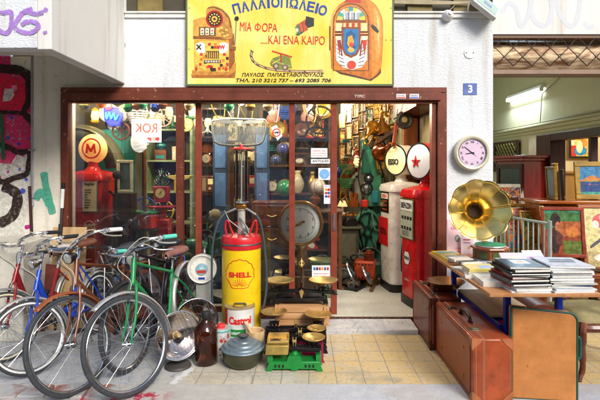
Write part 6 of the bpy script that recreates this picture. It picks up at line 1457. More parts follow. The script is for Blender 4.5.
# red pump with star
t, zc, w, dp = pump('red petrol pump with white disc globe showing a red star', (1.083+.22, 4.96, .05), -77, '#c8141a', w=.40, dp=.44, hb=1.20, globe_r=.195, grot=16, face='#dfe3ea', faceE=.0, rim='#cc1418', cr_=.10)
st = []
for k in range(10):
    r_ = .068 if k % 2 == 0 else .028; a = PI/2+k*PI/5; st.append((r_*math.cos(a), r_*math.sin(a)))
B().prism([(x_-.02, z_-.01) for x_, z_ in st], -.132, -.120, M=T((0,0,zc)) @ RZ(R(16))).build('star', mat('#c81c24', .4), t, smooth=False)
text('T', 'star_letter', mat('#1a3a2a', .4), t, T((0,0,zc)) @ RZ(R(16)) @ T((-.02,-.133,-.01)), h=.035, bold=.05)
b = B(); b.bb(-.16,.16,-.226,-.2205,.70,1.135); b.build('panel_frame', mat('#8a8a52', .3, .8), t, bevel=.004)
b = B(); b.bb(-.145,.145,-.2295,-.2265,.715,1.0); b.build('panel_glass', mat('#a8b0a0', .2, noise=.1), t); B().bb(-.145,.145,-.2295,-.2265,1.005,1.12).build('panel_header', mat('#dfe2de', .35), t)
text('BENZIN', 'lettering', mat('#1a1c20', .4), t, T((0,-.2300,1.06)), w=.25, h=.06, bold=.03)
b = B()
for zz, ww in ((.93,.11),(.82,.12)):
    for k in range(4): b.bb(-ww+.065*k,-ww+.065*k+.045,-.2315,-.2296,zz-.017,zz+.017)
for k in range(4): b.bb(-.1,.06,-.2315,-.2296,.785-.015*k,.789-.015*k)
b.build('counter_digits', mat('#1c1e20', .4), t, smooth=False)
hx = [(.085*math.cos(a*PI/3), .085*math.sin(a*PI/3)+.50) for a in range(6)]; hx2 = [(.075*math.cos(a*PI/3), .075*math.sin(a*PI/3)+.50) for a in range(6)]
B().prism(hx, -.2225, -.2205).build('hexagon', mat('#16181a', .4), t, smooth=False); B().prism(hx2, -.2245, -.2228).build('hexagon_inner', mat('#e4e6e4', .4), t, smooth=False)
text('TEXACO', 'lettering', mat('#16181a', .4), t, T((0,-.2249,.50)), w=.135, h=.035, bold=.05)
B().bb(-.06,.05,-.2225,-.2205,.26,.275).build('small_plate', mat('#b8a888', .4), t)
B().tube(cat_curve([(-.21,.0,1.05),(-.26,-.06,.9),(-.25,-.08,.6),(-.215,-.05,.42)],6), .013, 8).build('hose', mat('#5a6064', .5), t)

# ------------------------------------------------ big items behind the glass
# car grille
d = 5.0; t = thing('car_grille', 'chromed vintage car radiator grille hanging behind the glass', 'car grille', (X(239, d), d, Z(133, d)), 0)
def gout(s_): return [(-.29*s_,.13*s_),(-.2*s_,.145*s_),(0,.15*s_),(.2*s_,.145*s_),(.29*s_,.13*s_),(.285*s_,.0),(.25*s_,-.10*s_),(.16*s_,-.13*s_),(0,-.135*s_),(-.16*s_,-.13*s_),(-.25*s_,-.10*s_),(-.285*s_,0)]
o_ = cat_curve([(a,0,c_) for a,c_ in gout(1)]+[(gout(1)[0][0],0,gout(1)[0][1])], 4); B().tube(o_[:-1], .013, 8, closed=True).build('surround', mat('#d4dce0', .2, .7), t)
b = B(); b.prism([(-.27,.135),(-.1,.14),(-.03,.12),(-.02,.075),(.02,.075),(.03,.12),(.1,.14),(.27,.135),(.25,.105),(.07,.10),(.02,.065),(-.02,.065),(-.07,.10),(-.25,.105)], -.012, .0); b.bb(-.006,.006,-.016,.01,-.13,.07); b.build('crest_bar', mat('#dfe6ea', .2, .6), t)
b = B()
for k in range(-17, 18):
    x_ = k*.0155; zt2 = .115 if abs(x_) > .05 else .07; zb2 = -.12+.22*max(0,abs(x_)-.18)
    b.bb(x_-.0032,x_+.0032,-.004,.012,zb2,zt2)
b.build('vertical_bars', mat('#cfd8dc', .3, .35), t); 
B().tube([(-.2,0,.14),(-.22,.02,2.7-Z(133,d))], .003, 5).build('hanging_wire', BLACKM, t); B().tube([(.2,0,.14),(.22,.02,2.7-Z(133,d))], .003, 5).build('hanging_wire', BLACKM, t)
# dial scale with brass rim
d = 4.88; t = thing('platform_scale', 'large brass rimmed dial scale on a gilded column behind the glass', 'scales', (X(300.5, d), d, .05), 0)
zc = Z(223, d)-.05; M_ = T((0,0,zc)) @ RX(PI/2); b = B()
B().lathe([(0,-.07),(.21,-.07),(.238,-.03),(.243,.02),(.232,.04),(.208,.035)], 56, M_).build('rim', mat('#c48a3a', .3, .9, noise=.15, dirt=.2), t)
B().lathe([(0,.02),(.21,.022)], 56, M_).build('dial', mat('#fafcf4', .5, noise=.12, scale=6), t)
b = B()
for k in range(100):
    a = k*2*PI/100; l = .016 if k % 5 else .032; b.tube([M_ @ Vector((.2*math.cos(a), .2*math.sin(a), .024)), M_ @ Vector(((.2-l)*math.cos(a), (.2-l)*math.sin(a), .024))], .0012, 3)
b.torus(.155,.0018, M_ @ T((0,0,.024)), 40, 4)
b.build('tick_marks', mat('#3a4a44', .6), t)
for k in range(10): a = PI/2-k*2*PI/10; text(str(k), 'numeral', mat('#b83a30' if k in (0,9,1) else '#3a4a44', .6), t, M_ @ T((.138*math.cos(a), .138*math.sin(a), .024)) @ RX(-PI/2), h=.026)
B().prism([(-.012,-.05),(.012,-.05),(.004,.17),(-.004,.17)], -.035,-.032, M=T((0,0,zc)) @ RY(R(-118))).build('needle', mat('#b07a2c', .3, .8), t); B().cyl((0,-.03,zc),(0,-.045,zc),.022).build('hub', BRASS, t)
b = B(); b.lathe([(.12,0),(.13,.03),(.09,.06),(.05,.10),(.035,.16),(.045,.3),(.03,.4),(.04,.52),(.03,.6),(.045,zc-.26),(.06,zc-.235)], 24); b.build('column', mat('#b8904c', .35, .8, noise=.2, dirt=.3), t)
b = B(); b.bb(-.2,.2,-.22,.3,0,.08); b.build('base', mat('#2a2c2e', .4, .3), t, bevel=.01)
# standing lamp: copper pole with white shell shade
d = 4.98; t = thing('floor_lamp', 'copper pole floor lamp with small white ribbed shade', 'lamp', (X(145, d), d, .05), 0)
B().cyl((0,0,0),(0,0,.02),.13).build('base', mat('#8a5a34', .35, .8), t); B().tube([(0,0,.02),(0,0,Z(150, d)-.05)], .016, 10).build('pole', mat('#b87a48', .3, .9), t)
rows = [(0,0)]; zb_ = Z(152, d)-.05
b = B(); b.lathe([(.02,0),(.05,.015),(.075,.05),(.082,.09),(.078,.14),(.06,.19),(.03,.215),(0,.22)], 24, T((-.05,0,zb_)) @ RY(R(-10)))
for k in range(5): b.torus([.068,.083,.082,.07,.05][k], .004, T((-.05+.006*k,0,zb_+.035+.04*k)) @ RY(R(-10)), 24, 5)
b.build('shade', mat('#f2f0ee', .4, emis='#fff4e8', estr=.5), t)
# emissive panel drawn as the glass reflection of a street sign, letters mirrored
d = 5.25; t = thing('reflected_sign', 'glowing panel standing in for a reflected street sign, rust red mirrored capitals over red blobs', 'sign', (X(146, d), d, Z(131, d)), 0)
B().bb(-.165,.165,0,.04,-.13,.135).build('panel', mat('#f4ecec', .5, emis='#fff0ee', estr=.45), t, bevel=.004)
text('ROK', 'lettering', mat('#a8402c', .5), t, T((0,-.001,.035)) @ Matrix.Diagonal((-1,1,1,1)), w=.26, h=.11, bold=.01)
b = B(); rs = random.Random(9)
for k in range(7): 
    cx_ = -.14+.045*k; b.prism([(cx_+.026*math.cos(a)*rs.uniform(.8,1.2), -.09+.026*math.sin(a)*rs.uniform(.7,1.2)) for a in [q*.9 for q in range(7)]], -.003-.0003*k, -.0005, ['#d83a4a','#e8a0a8','#c82a3a','#f0d0d0'][k % 4])
b.build('red_blobs', ART(), t, smooth=False)
# neon sign
d = 5.3; t = thing('neon_sign', 'glowing blue neon shape with a red loop and yellow tip', 'neon sign', (X(111, d), d, Z(115, d)), 0)
b = B(); 
b.prism([(-.10,.09),(-.03,.10),(.10,.08),(.13,-.02),(.08,-.12),(-.02,-.13),(-.09,-.06)], .02, .05); b.build('backing', mat('#2a34c8', .4, emis='#2a3aff', estr=.9), t, bevel=.01)
B().tube(cat_curve([(-.06,0,.03),(-.05,0,-.04),(-.02,0,.03),(.0,0,-.04),(.03,0,.02),(.05,0,-.05),(.08,0,0)],6), .009, 8).build('blue_tube', mat('#40b0ff', .4, emis='#40c0ff', estr=3), t)
B().tube(cat_curve([(-.07,0,.1),(-.04,0,.15),(0,0,.13),(.0,0,.08),(-.04,0,.07),(-.07,0,.1)],6), .009, 8).build('red_tube', mat('#ff3020', .4, emis='#ff3820', estr=6), t)
B().tube(cat_curve([(.1,0,.09),(.14,0,.11),(.16,0,.06),(.12,0,.04),(.1,0,.09)],6), .008, 8).build('yellow_tube', mat('#e8e040', .4, emis='#f0f040', estr=5), t)
# big olive arch (old car wing)
d = 5.35; t = thing('car_wing', 'olive curved car wing standing high behind the red pump globe', 'car part', (X(80, d), d, Z(172, d)), 0)
rows = []
for i in range(17):
    a = PI*i/16*.62+.1; rows.append([((.52-.05*abs(u)**2)*math.cos(a), u*.12, (.55-.05*abs(u)**2)*math.sin(a)) for u in (-1,-.6,0,.6,1)])
b = B().grid(rows); b.build('wing', mat('#5a5638', .35, .2, noise=.2, coat=.3), t, solid=.01)
rows = []
for i in range(17):
    a = PI*i/16*.62+.1; rows.append([(.5*math.cos(a), -.1, .53*math.sin(a)), (.34*math.cos(a), -.08, .36*math.sin(a))])
B().grid(rows).build('inner_panel', mat('#3a3826', .5, .1, noise=.2), t, solid=.01)

# ------------------------------------------------ furniture and shelves
def shelf_unit(label, x0, x1, y, z0, z1, n, dp=.34, c=('#3a2412','#5a3a20'), back='#2a2014', group='shelf units along the shop walls', rz=0.):
    t = thing('shelf_unit', label, 'shelf', ((x0+x1)/2, y, z0), R(rz), group); w = x1-x0; h = z1-z0; m_ = wood(*c, .5, 5, 'X', .1)
    B().bb(-w/2,-w/2+.03,-dp/2,dp/2,0,h).build('side_panel', m_, t); B().bb(w/2-.03,w/2,-dp/2,dp/2,0,h).build('side_panel', m_, t); B().bb(-w/2+.03,w/2-.03,dp/2-.015,dp/2,0,h).build('back_panel', mat(back, .7), t)
    zs = []
    for k in range(n+1):
        z = h*k/n; B().bb(-w/2+.031,w/2-.031,-dp/2,dp/2-.016,max(0,z-.022),z if k else .02).build('shelf_board', m_, t); zs.append(z0+(z if k else .02))
    return zs[:-1], h/n
KN = {}
CN = [('red','#b8221c'),('green','#2a6a3a'),('blue','#24489a'),('yellow','#d8a82a'),('cream','#d8cca8'),('copper','#a8602c'),('brass','#b8903c'),('black','#1c1c1e'),('white','#dcdad4'),('orange','#d0621c'),('turquoise','#2a8a88'),('brown','#5a3420'),('silver','#a8aaac')]
MET = {'copper','brass','silver'}
def item(kind, cname, chex, c, s=1., rz=0., label='', group=None):
    t = thing(kind, label, kind.replace('_', ' '), c, rz, group); t.scale = (s, s, s)
    m_ = mat(chex, .3, .9 if cname in MET else 0, noise=.15, coat=.2, dirt=.15); dk = BLACKM
    if kind == 'bottle':
        B().lathe([(0,0),(.035,0),(.038,.01),(.038,.15),(.014,.2),(.013,.25),(.016,.26),(0,.26)],18).build('glass', m_, t); B().cyl((0,0,.26),(0,0,.28),.011).build('cork', mat('#a88050',.7), t)
    elif kind == 'alarm_clock':
        B().lathe([(0,-.025),(.06,-.025),(.066,.0),(.062,.03),(.055,.032)],26,T((0,0,.085))@RX(PI/2)).build('case', m_, t); B().lathe([(0,.028),(.056,.028)],26,T((0,0,.085))@RX(PI/2)).build('dial', mat('#e8e0c4',.5), t)
        b = B(); b.bb(-.002,.002,-.032,-.029,.083,.12); b.bb(-.002,.03,-.032,-.029,.083,.087); b.build('hands', dk, t)
        for s_ in (-1,1): B().lathe([(0,.02),(.02,.012),(.026,0)],14,T((s_*.035,0,.15))@RY(s_*.5)).build('bell', CHROME, t); B().tube([(s_*.03,0,.035),(s_*.045,0,0)],.006,6).build('foot', m_, t)
    elif kind == 'jug':
        B().lathe([(0,0),(.05,0),(.075,.05),(.07,.1),(.04,.15),(.045,.2),(.05,.205)],24).build('body', m_, t, solid=.004); B().tube(cat_curve([(.045,0,.18),(.1,0,.17),(.105,0,.1),(.072,0,.07)],5),.007,6).build('handle', m_, t)
    elif kind == 'table_lamp':
        B().lathe([(0,0),(.07,0),(.065,.02),(.02,.04),(.03,.1),(.012,.16),(.012,.22),(0,.22)],20).build('base', m_, t); B().lathe([(.12,.17),(.06,.3)],24).build('lamp_shade', mat('#d8c48c',.7,emis='#ffd890',estr=.6), t, solid=.003)
    elif kind == 'radio':
        B().bb(-.15,.15,-.08,.08,0,.2).build('case', wood('#4a2410','#7a4420',.3,6,'X',.4), t, bevel=.02); B().bb(-.13,.02,-.084,-.081,.03,.17).build('speaker_cloth', mat('#b8a070',.8,bump=.4,bscale=300), t); B().bb(.04,.13,-.084,-.081,.1,.16).build('dial', mat('#e0d090',.3,emis='#ffdf90',estr=.4), t)
        for s_ in (0,1): B().cyl((.06+.05*s_,-.081,.055),(.06+.05*s_,-.1,.055),.015).build('knob', mat('#d8c8a0',.4), t)
    elif kind == 'telephone':
        b = B(); b.hexa([(-.1,-.1,0),(.1,-.1,0),(.1,.08,0),(-.1,.08,0),(-.06,-.02,.09),(.06,-.02,.09),(.06,.05,.09),(-.06,.05,.09)]); b.build('body', m_, t, bevel=.012)
        B().tube(cat_curve([(-.12,.02,.1),(-.1,.02,.13),(0,.02,.135),(.1,.02,.13),(.12,.02,.1)],5),[.026]*3+[.015]*15+[.026]*3,10).build('handset', m_, t); B().cyl((0,-.07,.04),(0,-.08,.055),.045).build('rotary_dial', mat('#d8d4c4',.4), t)
    elif kind == 'tin':
        B().bb(-.06,.06,-.045,.045,0,.17).build('body', m_, t, bevel=.006); B().bb(-.05,.05,-.0475,-.0455,.04,.13).build('label', mat('#e0d4b0',.5,noise=.3,scale=40), t); B().cyl((.02,0,.17),(.02,0,.19),.02).build('cap', dk, t)
    elif kind == 'vase':
        B().lathe([(0,0),(.04,0),(.07,.06),(.08,.12),(.05,.2),(.03,.24),(.045,.28)],24).build('body', m_, t, solid=.004); b = B()
        for k in range(3): b.torus(.079-.012*k,.003,T((0,0,.12+.03*k)),24,5)
        b.build('band', BRASS, t)
    elif kind == 'oil_lamp':
        B().lathe([(0,0),(.06,0),(.055,.015),(.02,.04),(.055,.08),(.06,.11),(.03,.14),(0,.14)],22).build('tank', m_, t); B().lathe([(.03,.14),(.045,.19),(.03,.26),(.025,.33)],20).build('chimney', pane_glass((.9,.9,.85),1.5), t); B().cyl((0,0,.14),(0,0,.155),.025).build('burner', BRASS, t)
    elif kind == 'wheel':
        M = T((0,0,.14))@RX(PI/2); B().torus(.13,.01,M,30,6).build('rim', m_, t); b = B()
        for k in range(6): a=k*PI/3; b.tube([M@Vector((.02*math.cos(a),.02*math.sin(a),0)),M@Vector((.13*math.cos(a),.13*math.sin(a),0))],.006,6)
        b.cyl(M@Vector((0,0,-.02)),M@Vector((0,0,.02)),.022); b.build('spokes', m_, t)
    elif kind == 'coffee_mill':
        B().bb(-.07,.07,-.07,.07,0,.13).build('box', wood('#5a3018','#8a5430',.4,6,'X',.2), t, bevel=.006); B().bb(-.05,.05,-.078,-.071,.02,.06).build('drawer', m_, t); B().lathe([(.02,.13),(.06,.18),(.055,.2),(.02,.22),(0,.22)],20).build('hopper', m_, t); B().tube([(0,0,.22),(0,0,.25),(.1,0,.26),(.1,0,.29)],.006,6).build('crank', dk, t)
    elif kind == 'kettle':
        B().lathe([(0,0),(.08,0),(.09,.03),(.085,.09),(.04,.13),(0,.135)],26).build('body', m_, t); B().tube(cat_curve([(.08,0,.05),(.12,0,.09),(.14,0,.13)],4),[.016]*5+[.01]*4,8).build('spout', m_, t); B().tube(cat_curve([(-.06,0,.11),(-.05,0,.2),(.05,0,.2),(.06,0,.11)],5),.006,6).build('handle', dk, t); B().lathe([(0,.16),(.014,.15),(.01,.135)],10).build('knob', dk, t)
    elif kind == 'fan':
        M = T((0,0,.2))@RX(PI/2); B().lathe([(0,0),(.07,0),(.06,.02),(.02,.04),(.015,.08)],20).build('base', m_, t); b = B()
        for k in range(3): b.torus(.05+.04*k,.0025,M@T((0,0,.03-.01*k)),26,4)
        for k in range(16): a=k*PI/8; b.tube([M@Vector((.02*math.cos(a),.02*math.sin(a),.04)),M@Vector((.13*math.cos(a),.13*math.sin(a),.01))],.0018,4)
        b.build('cage', CHROME, t); b = B()
        for k in range(4): a=k*PI/2; b.add([M@Vector(v) for v in ((.02*math.cos(a),.02*math.sin(a),0),(.11*math.cos(a-.3),.11*math.sin(a-.3),-.01),(.115*math.cos(a+.3),.115*math.sin(a+.3),.01),)],[(0,1,2)])
        b.build('blades', m_, t, solid=.002)
    return t
KINDS_ = ['bottle','alarm_clock','jug','table_lamp','radio','telephone','tin','vase','oil_lamp','wheel','coffee_mill','kettle','fan']
WID = dict(bottle=.10,alarm_clock=.16,jug=.2,table_lamp=.26,radio=.34,telephone=.27,tin=.15,vase=.18,oil_lamp=.15,wheel=.3,coffee_mill=.2,kettle=.26,fan=.28)
HGT = dict(bottle=.28,alarm_clock=.19,jug=.21,table_lamp=.3,radio=.2,telephone=.16,tin=.19,vase=.28,oil_lamp=.33,wheel=.28,coffee_mill=.29,kettle=.21,fan=.34)
rk = random.Random(21)
def fill(zs, gap, x0, x1, y, where, seed, kinds=KINDS_, maxn=99):
    r_ = random.Random(seed)
    for si, z in enumerate(zs):
        x = x0+.06; i = 0
        while x < x1-.12 and i < maxn:
            k = r_.choice(kinds); cn, ch = r_.choice(CN); s_ = min(1.25, (gap-.04)/HGT[k]) * r_.uniform(.8, 1); w_ = WID[k]*s_
            if x+w_ > x1-.04: break
            sh = 'bottom' if si == 0 else ('top' if si == len(zs)-1 else ORD[si]+' lowest')
            item(k, cn, ch, (x+w_/2, y+r_.uniform(-.06,.04), z+.001), s_, R(r_.uniform(-15,15)), f"{cn} {k.replace('_',' ')}, {ORD[i]} from left on {sh} shelf {where}", 'bric-a-brac on the shop shelves')
            x += w_+r_.uniform(.01,.04); i += 1
# back wall
for (x0, x1, wh, sd, c) in ((-2.7,-1.5,'far back left',1,('#3a2412','#5a3a20')),(-1.45,-.2,'far back middle',2,('#4a3018','#6a4828')),(-.15,.45,'behind the projector',3,('#6a3a14','#a8641c'))):
    zs, gp = shelf_unit({1:'dark wooden shelves on the back wall, leftmost',2:'brown shelves on the back wall behind the brass dial',3:'orange brown shelves on the back wall seen through the doorway'}[sd], x0, x1, 8.0 if sd < 3 else 7.35, .05, 2.35, 6, c=c)
    fill(zs, gp, x0, x1, 7.95 if sd < 3 else 7.3, {1:'at the back left',2:'at the back middle',3:'through the doorway'}[sd], sd*7)
# window display: mid depth shelves and tables
zs, gp = shelf_unit('pale green open frame shelves behind the left window', X(149,5.9), X(176,5.9)+.25, 5.9, .05, 2.0, 5, c=('#7a8a5a','#a8b48a'), back='#3a3a2a'); fill(zs, gp, X(149,5.9), X(176,5.9)+.25, 5.86, 'of the pale green unit', 5)
zs, gp = shelf_unit('dark shelves behind the centre window left of the grille', X(186,6.2), X(232,6.2), 6.2, .05, 2.3, 6); fill(zs, gp, X(186,6.2), X(232,6.2), 6.15, 'of the dark centre unit', 9)
zs, gp = shelf_unit('dark shelves behind the centre window right of the grille', X(262,6.3), X(330,6.3), 6.3, .05, 2.3, 6, c=('#4a2a14','#7a4a24')); fill(zs, gp, X(262,6.3), X(330,6.3), 6.25, 'of the right centre unit', 14)
# blue tall cupboards / doors
for px, l in ((220.5,'left of the glass cylinder'),(262,'right of the glass cylinder')):
    d = 5.55; t = thing('panelled_door', f'tall narrow faded blue panelled door {l}', 'door', (X(px, d), d, .05), 0)
    B().bb(-.09,.09,-.015,.015,0,1.95).build('frame', mat('#22344e', .6, noise=.25, scale=5, dirt=.2), t); b = B()
    for k in range(4): b.bb(-.065,.065,-.022,-.0155,.08+.46*k,.48+.46*k)
    b.build('door_panels', mat('#4a6c98', .5, noise=.3, dirt=.4), t, bevel=.006)
d = 5.9; t = thing('cabinet', 'teal painted cabinet behind the glowing pump globe', 'cabinet', (X(114, d), d, .05), 0)
B().bb(-.16,.2,-.2,.2,0,Z(131,d)-.05).build('body', mat('#2a8a7a', .5, noise=.15), t, bevel=.006); B().bb(-.13,.17,-.215,-.201,.6,Z(135,d)-.05).build('door', mat('#349a88', .45, noise=.15), t, bevel=.006)
# brown trunk chest right of pump
d = 5.2; t = thing('wooden_chest', 'brown wooden chest of small drawers behind the yellow pump', 'chest', (X(273, d), d, .05), 0)
hh_ = Z(201,d)-.05
B().bb(-.22,.22,-.16,.16,0,hh_).build('body', wood('#5a3018','#8a5028',.35,5,'X',.3), t, bevel=.006)
for k in range(4):
    dr = B().bb(-.19,.19,-.175,-.161,.06+hh_*.235*k,.03+hh_*.235*(k+1)).build('drawer', wood('#6a3a1c','#9a6030',.35,6,'X',.3), t, bevel=.004); B().tube(cat_curve([(-.05,-.176,.05+hh_*.235*(k+.5)),(0,-.195,.035+hh_*.235*(k+.5)),(.05,-.176,.05+hh_*.235*(k+.5))],4),.005,6).build('pull', BRASS, dr)
# low display tables with clutter
def table(label, x0, x1, y, h, dp, c):
    t = thing('display_table', label, 'table', ((x0+x1)/2, y, .05), 0); w = x1-x0; m_ = wood(*c, .5, 5, 'X', .1)
    B().bb(-w/2,w/2,-dp/2,dp/2,h-.03,h).build('tabletop', m_, t, bevel=.004)
    for sx in (-1,1):
        for sy in (-1,1): B().bb(sx*(w/2-.03)-.02,sx*(w/2-.03)+.02,sy*(dp/2-.03)-.02,sy*(dp/2-.03)+.02,0,h-.031).build('leg', m_, t)
    return .05+h
z = table('low table with bric-a-brac behind the left window', X(124,5.35), X(176,5.35), 5.35, .8, .4, ('#3a2414','#5a3a20')); fill([z], .5, X(124,5.35), X(176,5.35), 5.35, 'of the left table', 33)
z = table('low table crowded with old things right of the brass dial', X(303,5.6), X(334,5.6)+.1, 5.7, .95, .4, ('#3a2414','#5a3a20')); fill([z], .45, X(303,5.6), X(334,5.6)+.1, 5.7, 'of the doorside table', 35)
z = table('low table behind the yellow pump hose', X(205,5.6), X(256,5.6), 5.85, .62, .36, ('#2a1c14','#4a3020')); fill([z], .5, X(205,5.6), X(256,5.6), 5.85, 'of the centre table', 37)
# red stand with dial
d = 5.15; t = thing('counter_scale', 'small red stand scale with yellow dial behind the left window', 'scales', (X(162, d), d, .05), 0)
zc = Z(193, d)-.05; RS = mat('#b01c20', .3, .1, coat=.4)
b = B(); b.bb(-.11,.11,-.09,.09,0,zc-.28); b.build('body', RS, t, bevel=.02); b = B(); b.prism([(-.075,zc-.1),(.075,zc-.1),(.08,zc+.075),(-.09,zc+.075)], -.05,.05); b.bb(-.13,.13,-.1,.1,zc-.17,zc-.14); b.lathe([(.04,zc-.28),(.06,zc-.2),(.05,zc-.17)],16); b.build('head', RS, t, bevel=.008)
B().lathe([(0,.002),(.055,.002)],26,T((-.005,-.051,zc))@RX(PI/2)).build('dial', mat('#d8c878',.4), t); B().prism([(-.004,-.01),(.004,-.01),(.001,.045),(-.001,.045)],-.056,-.054,M=T((-.005,0,zc))@RY(.6)).build('needle', BLACKM, t); B().bb(-.03,.03,-.094,-.091,.35,.55).build('price_plate', mat('#b8a888',.4,.4), t)
# yellow tray scale top
d = 5.3; t = thing('tray_scale', 'cream enamel tray on a thin column behind the brown mullion', 'scales', (X(181, d), d, .05), 0)
zz = Z(178, d)-.05; B().prism([(-.13,zz+.03),(.13,zz+.03),(.115,zz),(.03,zz-.03),(-.03,zz-.03),(-.115,zz)],-.09,.09).build('tray', mat('#d8c468',.4,noise=.1), t, bevel=.004); B().tube([(0,0,.0),(0,0,zz-.03)], .018, 10).build('column', mat('#c8c0a8',.4,.3), t); B().cyl((0,0,0),(0,0,.03),.12).build('base', BLACKM, t)
# motor scooter, dark seat + green body
t = thing('moped', 'green moped with black seat parked inside behind the window', 'moped', (-.95, 4.98, .05), 0)
GR = mat('#1d6a4a', .3, .2, coat=.3, noise=.1)
def mv(px, py, y=0.): v = P(px, py, 4.98); return Vector((v.x+.95, y, v.z-.05))
for px in (172, 224):
    c_ = mv(px, 285); c_.z = .27; w_ = B().torus(.235, .014, T(c_)@RX(PI/2), 40, 6).build('wheel', CHROME, t); B().torus(.25, .03, T(c_)@RX(PI/2), 44, 8).build('tyre', RUBBER, w_); b = B()
    for k in range(18): a=k*PI/9; b.tube([c_+Vector((.02*math.cos(a),0,.02*math.sin(a))), c_+Vector((.23*math.cos(a+.3),0,.23*math.sin(a+.3)))],.0016,3)
    b.cyl(c_+Vector((0,-.05,0)),c_+Vector((0,.05,0)),.04); b.build('spokes', SPOKE, w_)
b = B(); b.tube(cat_curve([mv(218,232),mv(212,250),mv(200,262),mv(186,258),mv(170,250)],6), .03, 10); b.tube([mv(218,232),mv(222,262),mv(224,285)], .02, 8); b.tube([mv(200,262),mv(172,282)], .018, 8); b.build('frame', GR, t)
b = B(); b.lathe([(0,-.14),(.06,-.12),(.09,0),(.06,.12),(0,.14)],20,T(mv(196,246))@RY(R(100))@Matrix.Diagonal((1,.8,1,1))); b.build('fuel_tank', GR, t)
b = B(); b.lathe([(0,-.2),(.07,-.18),(.085,0),(.07,.16),(0,.2)],20,T(mv(170,240))@RY(R(85))@Matrix.Diagonal((.45,1,1,1))); b.build('seat', mat('#1c1c1e',.4,coat=.2), t)
B().box(mv(198,275),(.22,.16,.2)).build('engine', mat('#6a6c6e',.4,.8,noise=.3,dirt=.4), t, bevel=.02); b = B(); b.tube(cat_curve([mv(214,226,-.25),mv(216,222,-.12),mv(218,226,0),mv(216,222,.12),mv(214,226,.25)],5),.012,8); b.build('handlebar', CHROME, t)
b = B(); b.lathe([(0,-.05),(.04,-.04),(.062,0),(.066,.02)],22,T(mv(217,214,-.08))@RX(R(90))); q_ = b.build('headlight', CHROME, t); B().lathe([(.064,.02),(.04,.03),(0,.035)],22,T(mv(217,214,-.08))@RX(R(90))).build('lens', mat('#d8c89c',.15), q_)
B().torus(.27,.03,T(mv(172,285)*1)@RX(PI/2),24,6,a0=.4,a1=2.6,sx=1.6).build('mudguard', GR, t)
# red box of parts + model plane
d = 5.05; t = thing('drinks_cooler', 'red metal box with green lid strip under the lamp pole', 'box', (X(147.5, d), d, .85), R(-12)); B().bb(-.09,.09,-.08,.08,0,.16).build('box', mat('#d0281c',.4,noise=.1), t, bevel=.008); B().bb(-.10,.10,-.09,.09,.161,.185).build('lid', mat('#2a8a5a',.4), t, bevel=.004); B().bb(-.07,-.045,-.083,-.0805,.04,.1).build('label', WP, t)
t = thing('cooler_stand', 'black iron stand under the red box', 'stand', (X(147.5, d), d, .05), 0); b = B().bb(-.13,.13,-.11,.11,.78,.798); b.build('shelf', BLACKM, t)
for sx in (-1,1):
    for sy in (-1,1): B().tube([(sx*.11,sy*.09,0),(sx*.11,sy*.09,.78)],.008,6).build('leg', BLACKM, t)
d = 5.1; t = thing('toy_car', 'large green and yellow tin toy car on the red pump side', 'toy', (X(129, d), d, .97), R(15))
b = B().prism([(-.13,.02),(.15,.02),(.15,.06),(.07,.075),(.04,.12),(-.05,.12),(-.08,.075),(-.13,.06)],-.06,.06); b.build('body', mat('#6a9a4a',.3,coat=.3,noise=.3,scale=20), t, bevel=.012)
for sx in (-.08,.09):
    for sy in (-.065,.065): B().cyl((sx,sy-.01,.03),(sx,sy+.01,.03),.03).build('wheel', mat('#c8b03a',.4), t)
B().bb(-.13,.15,-.0625,.0625,.035,.047).build('stripe', mat('#d8b83a',.4), t)
t = thing('toy_stand', 'grey stand that carries the toy car', 'stand', (X(129, d), d, .05), 0); B().bb(-.15,.15,-.12,.12,.0,.918).build('cabinet', mat('#5a5e60', .5, .3, noise=.2), t, bevel=.01)
# lamp head / knob on black stand and slanted cream shade
d = 4.9; t = thing('microphone_stand', 'black stand with round black head beside the cream slanted shade', 'stand', (X(116, d), d, .05), 0); B().tube([(0,0,0),(0,0,Z(178,d)-.05)],.016,8).build('pole', BLACKM, t); B().lathe([(0,-.05),(.035,-.035),(.05,0),(.035,.035),(0,.05)],18,T((.01,0,Z(175,d)-.05))@RX(PI/2)).build('head', BLACKM, t); B().cyl((0,0,0),(0,0,.02),.11).build('base', BLACKM, t)
d = 5.0; picture('cream framed print standing slanted beside the red pump', (X(125, d), d, Z(193, d)), .17, .36, 22, -4, '#d8d0b0', mat('#4a5a5a', .6, noise=.4, scale=12), fw=.035)
t = thing('print_stand', 'narrow wooden stand holding the slanted cream print', 'stand', (X(125, d), d+.0, .05), 0); B().bb(-.1,.1,-.08,.08,0,Z(193,d)-.055).build('body', DARKW, t)
# hanging coloured things along the header
hang = [(84,105,'olive'),(101,103,'orange'),(128,107,'green'),(137,105,'orange'),(142,104,'green'),(155,107,'blue'),(162,104,'brown'),(189,105,'cream'),(229,106,'green'),(250,106,'brass'),(268,106,'cream')]
cc = dict(olive='#5a5a34',orange='#d8781c',green='#2a9a5a',blue='#2a4ab8',brown='#8a4a2c',cream='#d8cc9a',brass='#b8903c'); cnt = {}
for i, (px, py, cn) in enumerate(hang):
    d = 4.85; cnt[cn] = cnt.get(cn, 0)+1
    t = thing('hanging_lantern', f"{cn} glass lantern hanging inside the window top, {ORD[i]} from the left", 'lantern', (X(px,d), d, Z(py,d)), 0, 'small coloured lanterns hung along the window top')
    B().lathe([(0,-.06),(.03,-.05),(.055,-.01),(.05,.025),(.02,.05),(0,.055)],16).build('body', mat(cc[cn],.25,coat=.4,noise=.15), t); B().tube([(0,0,.05),(0,0,2.75-Z(py,d))],.002,4).build('string', BLACKM, t)
b = B()
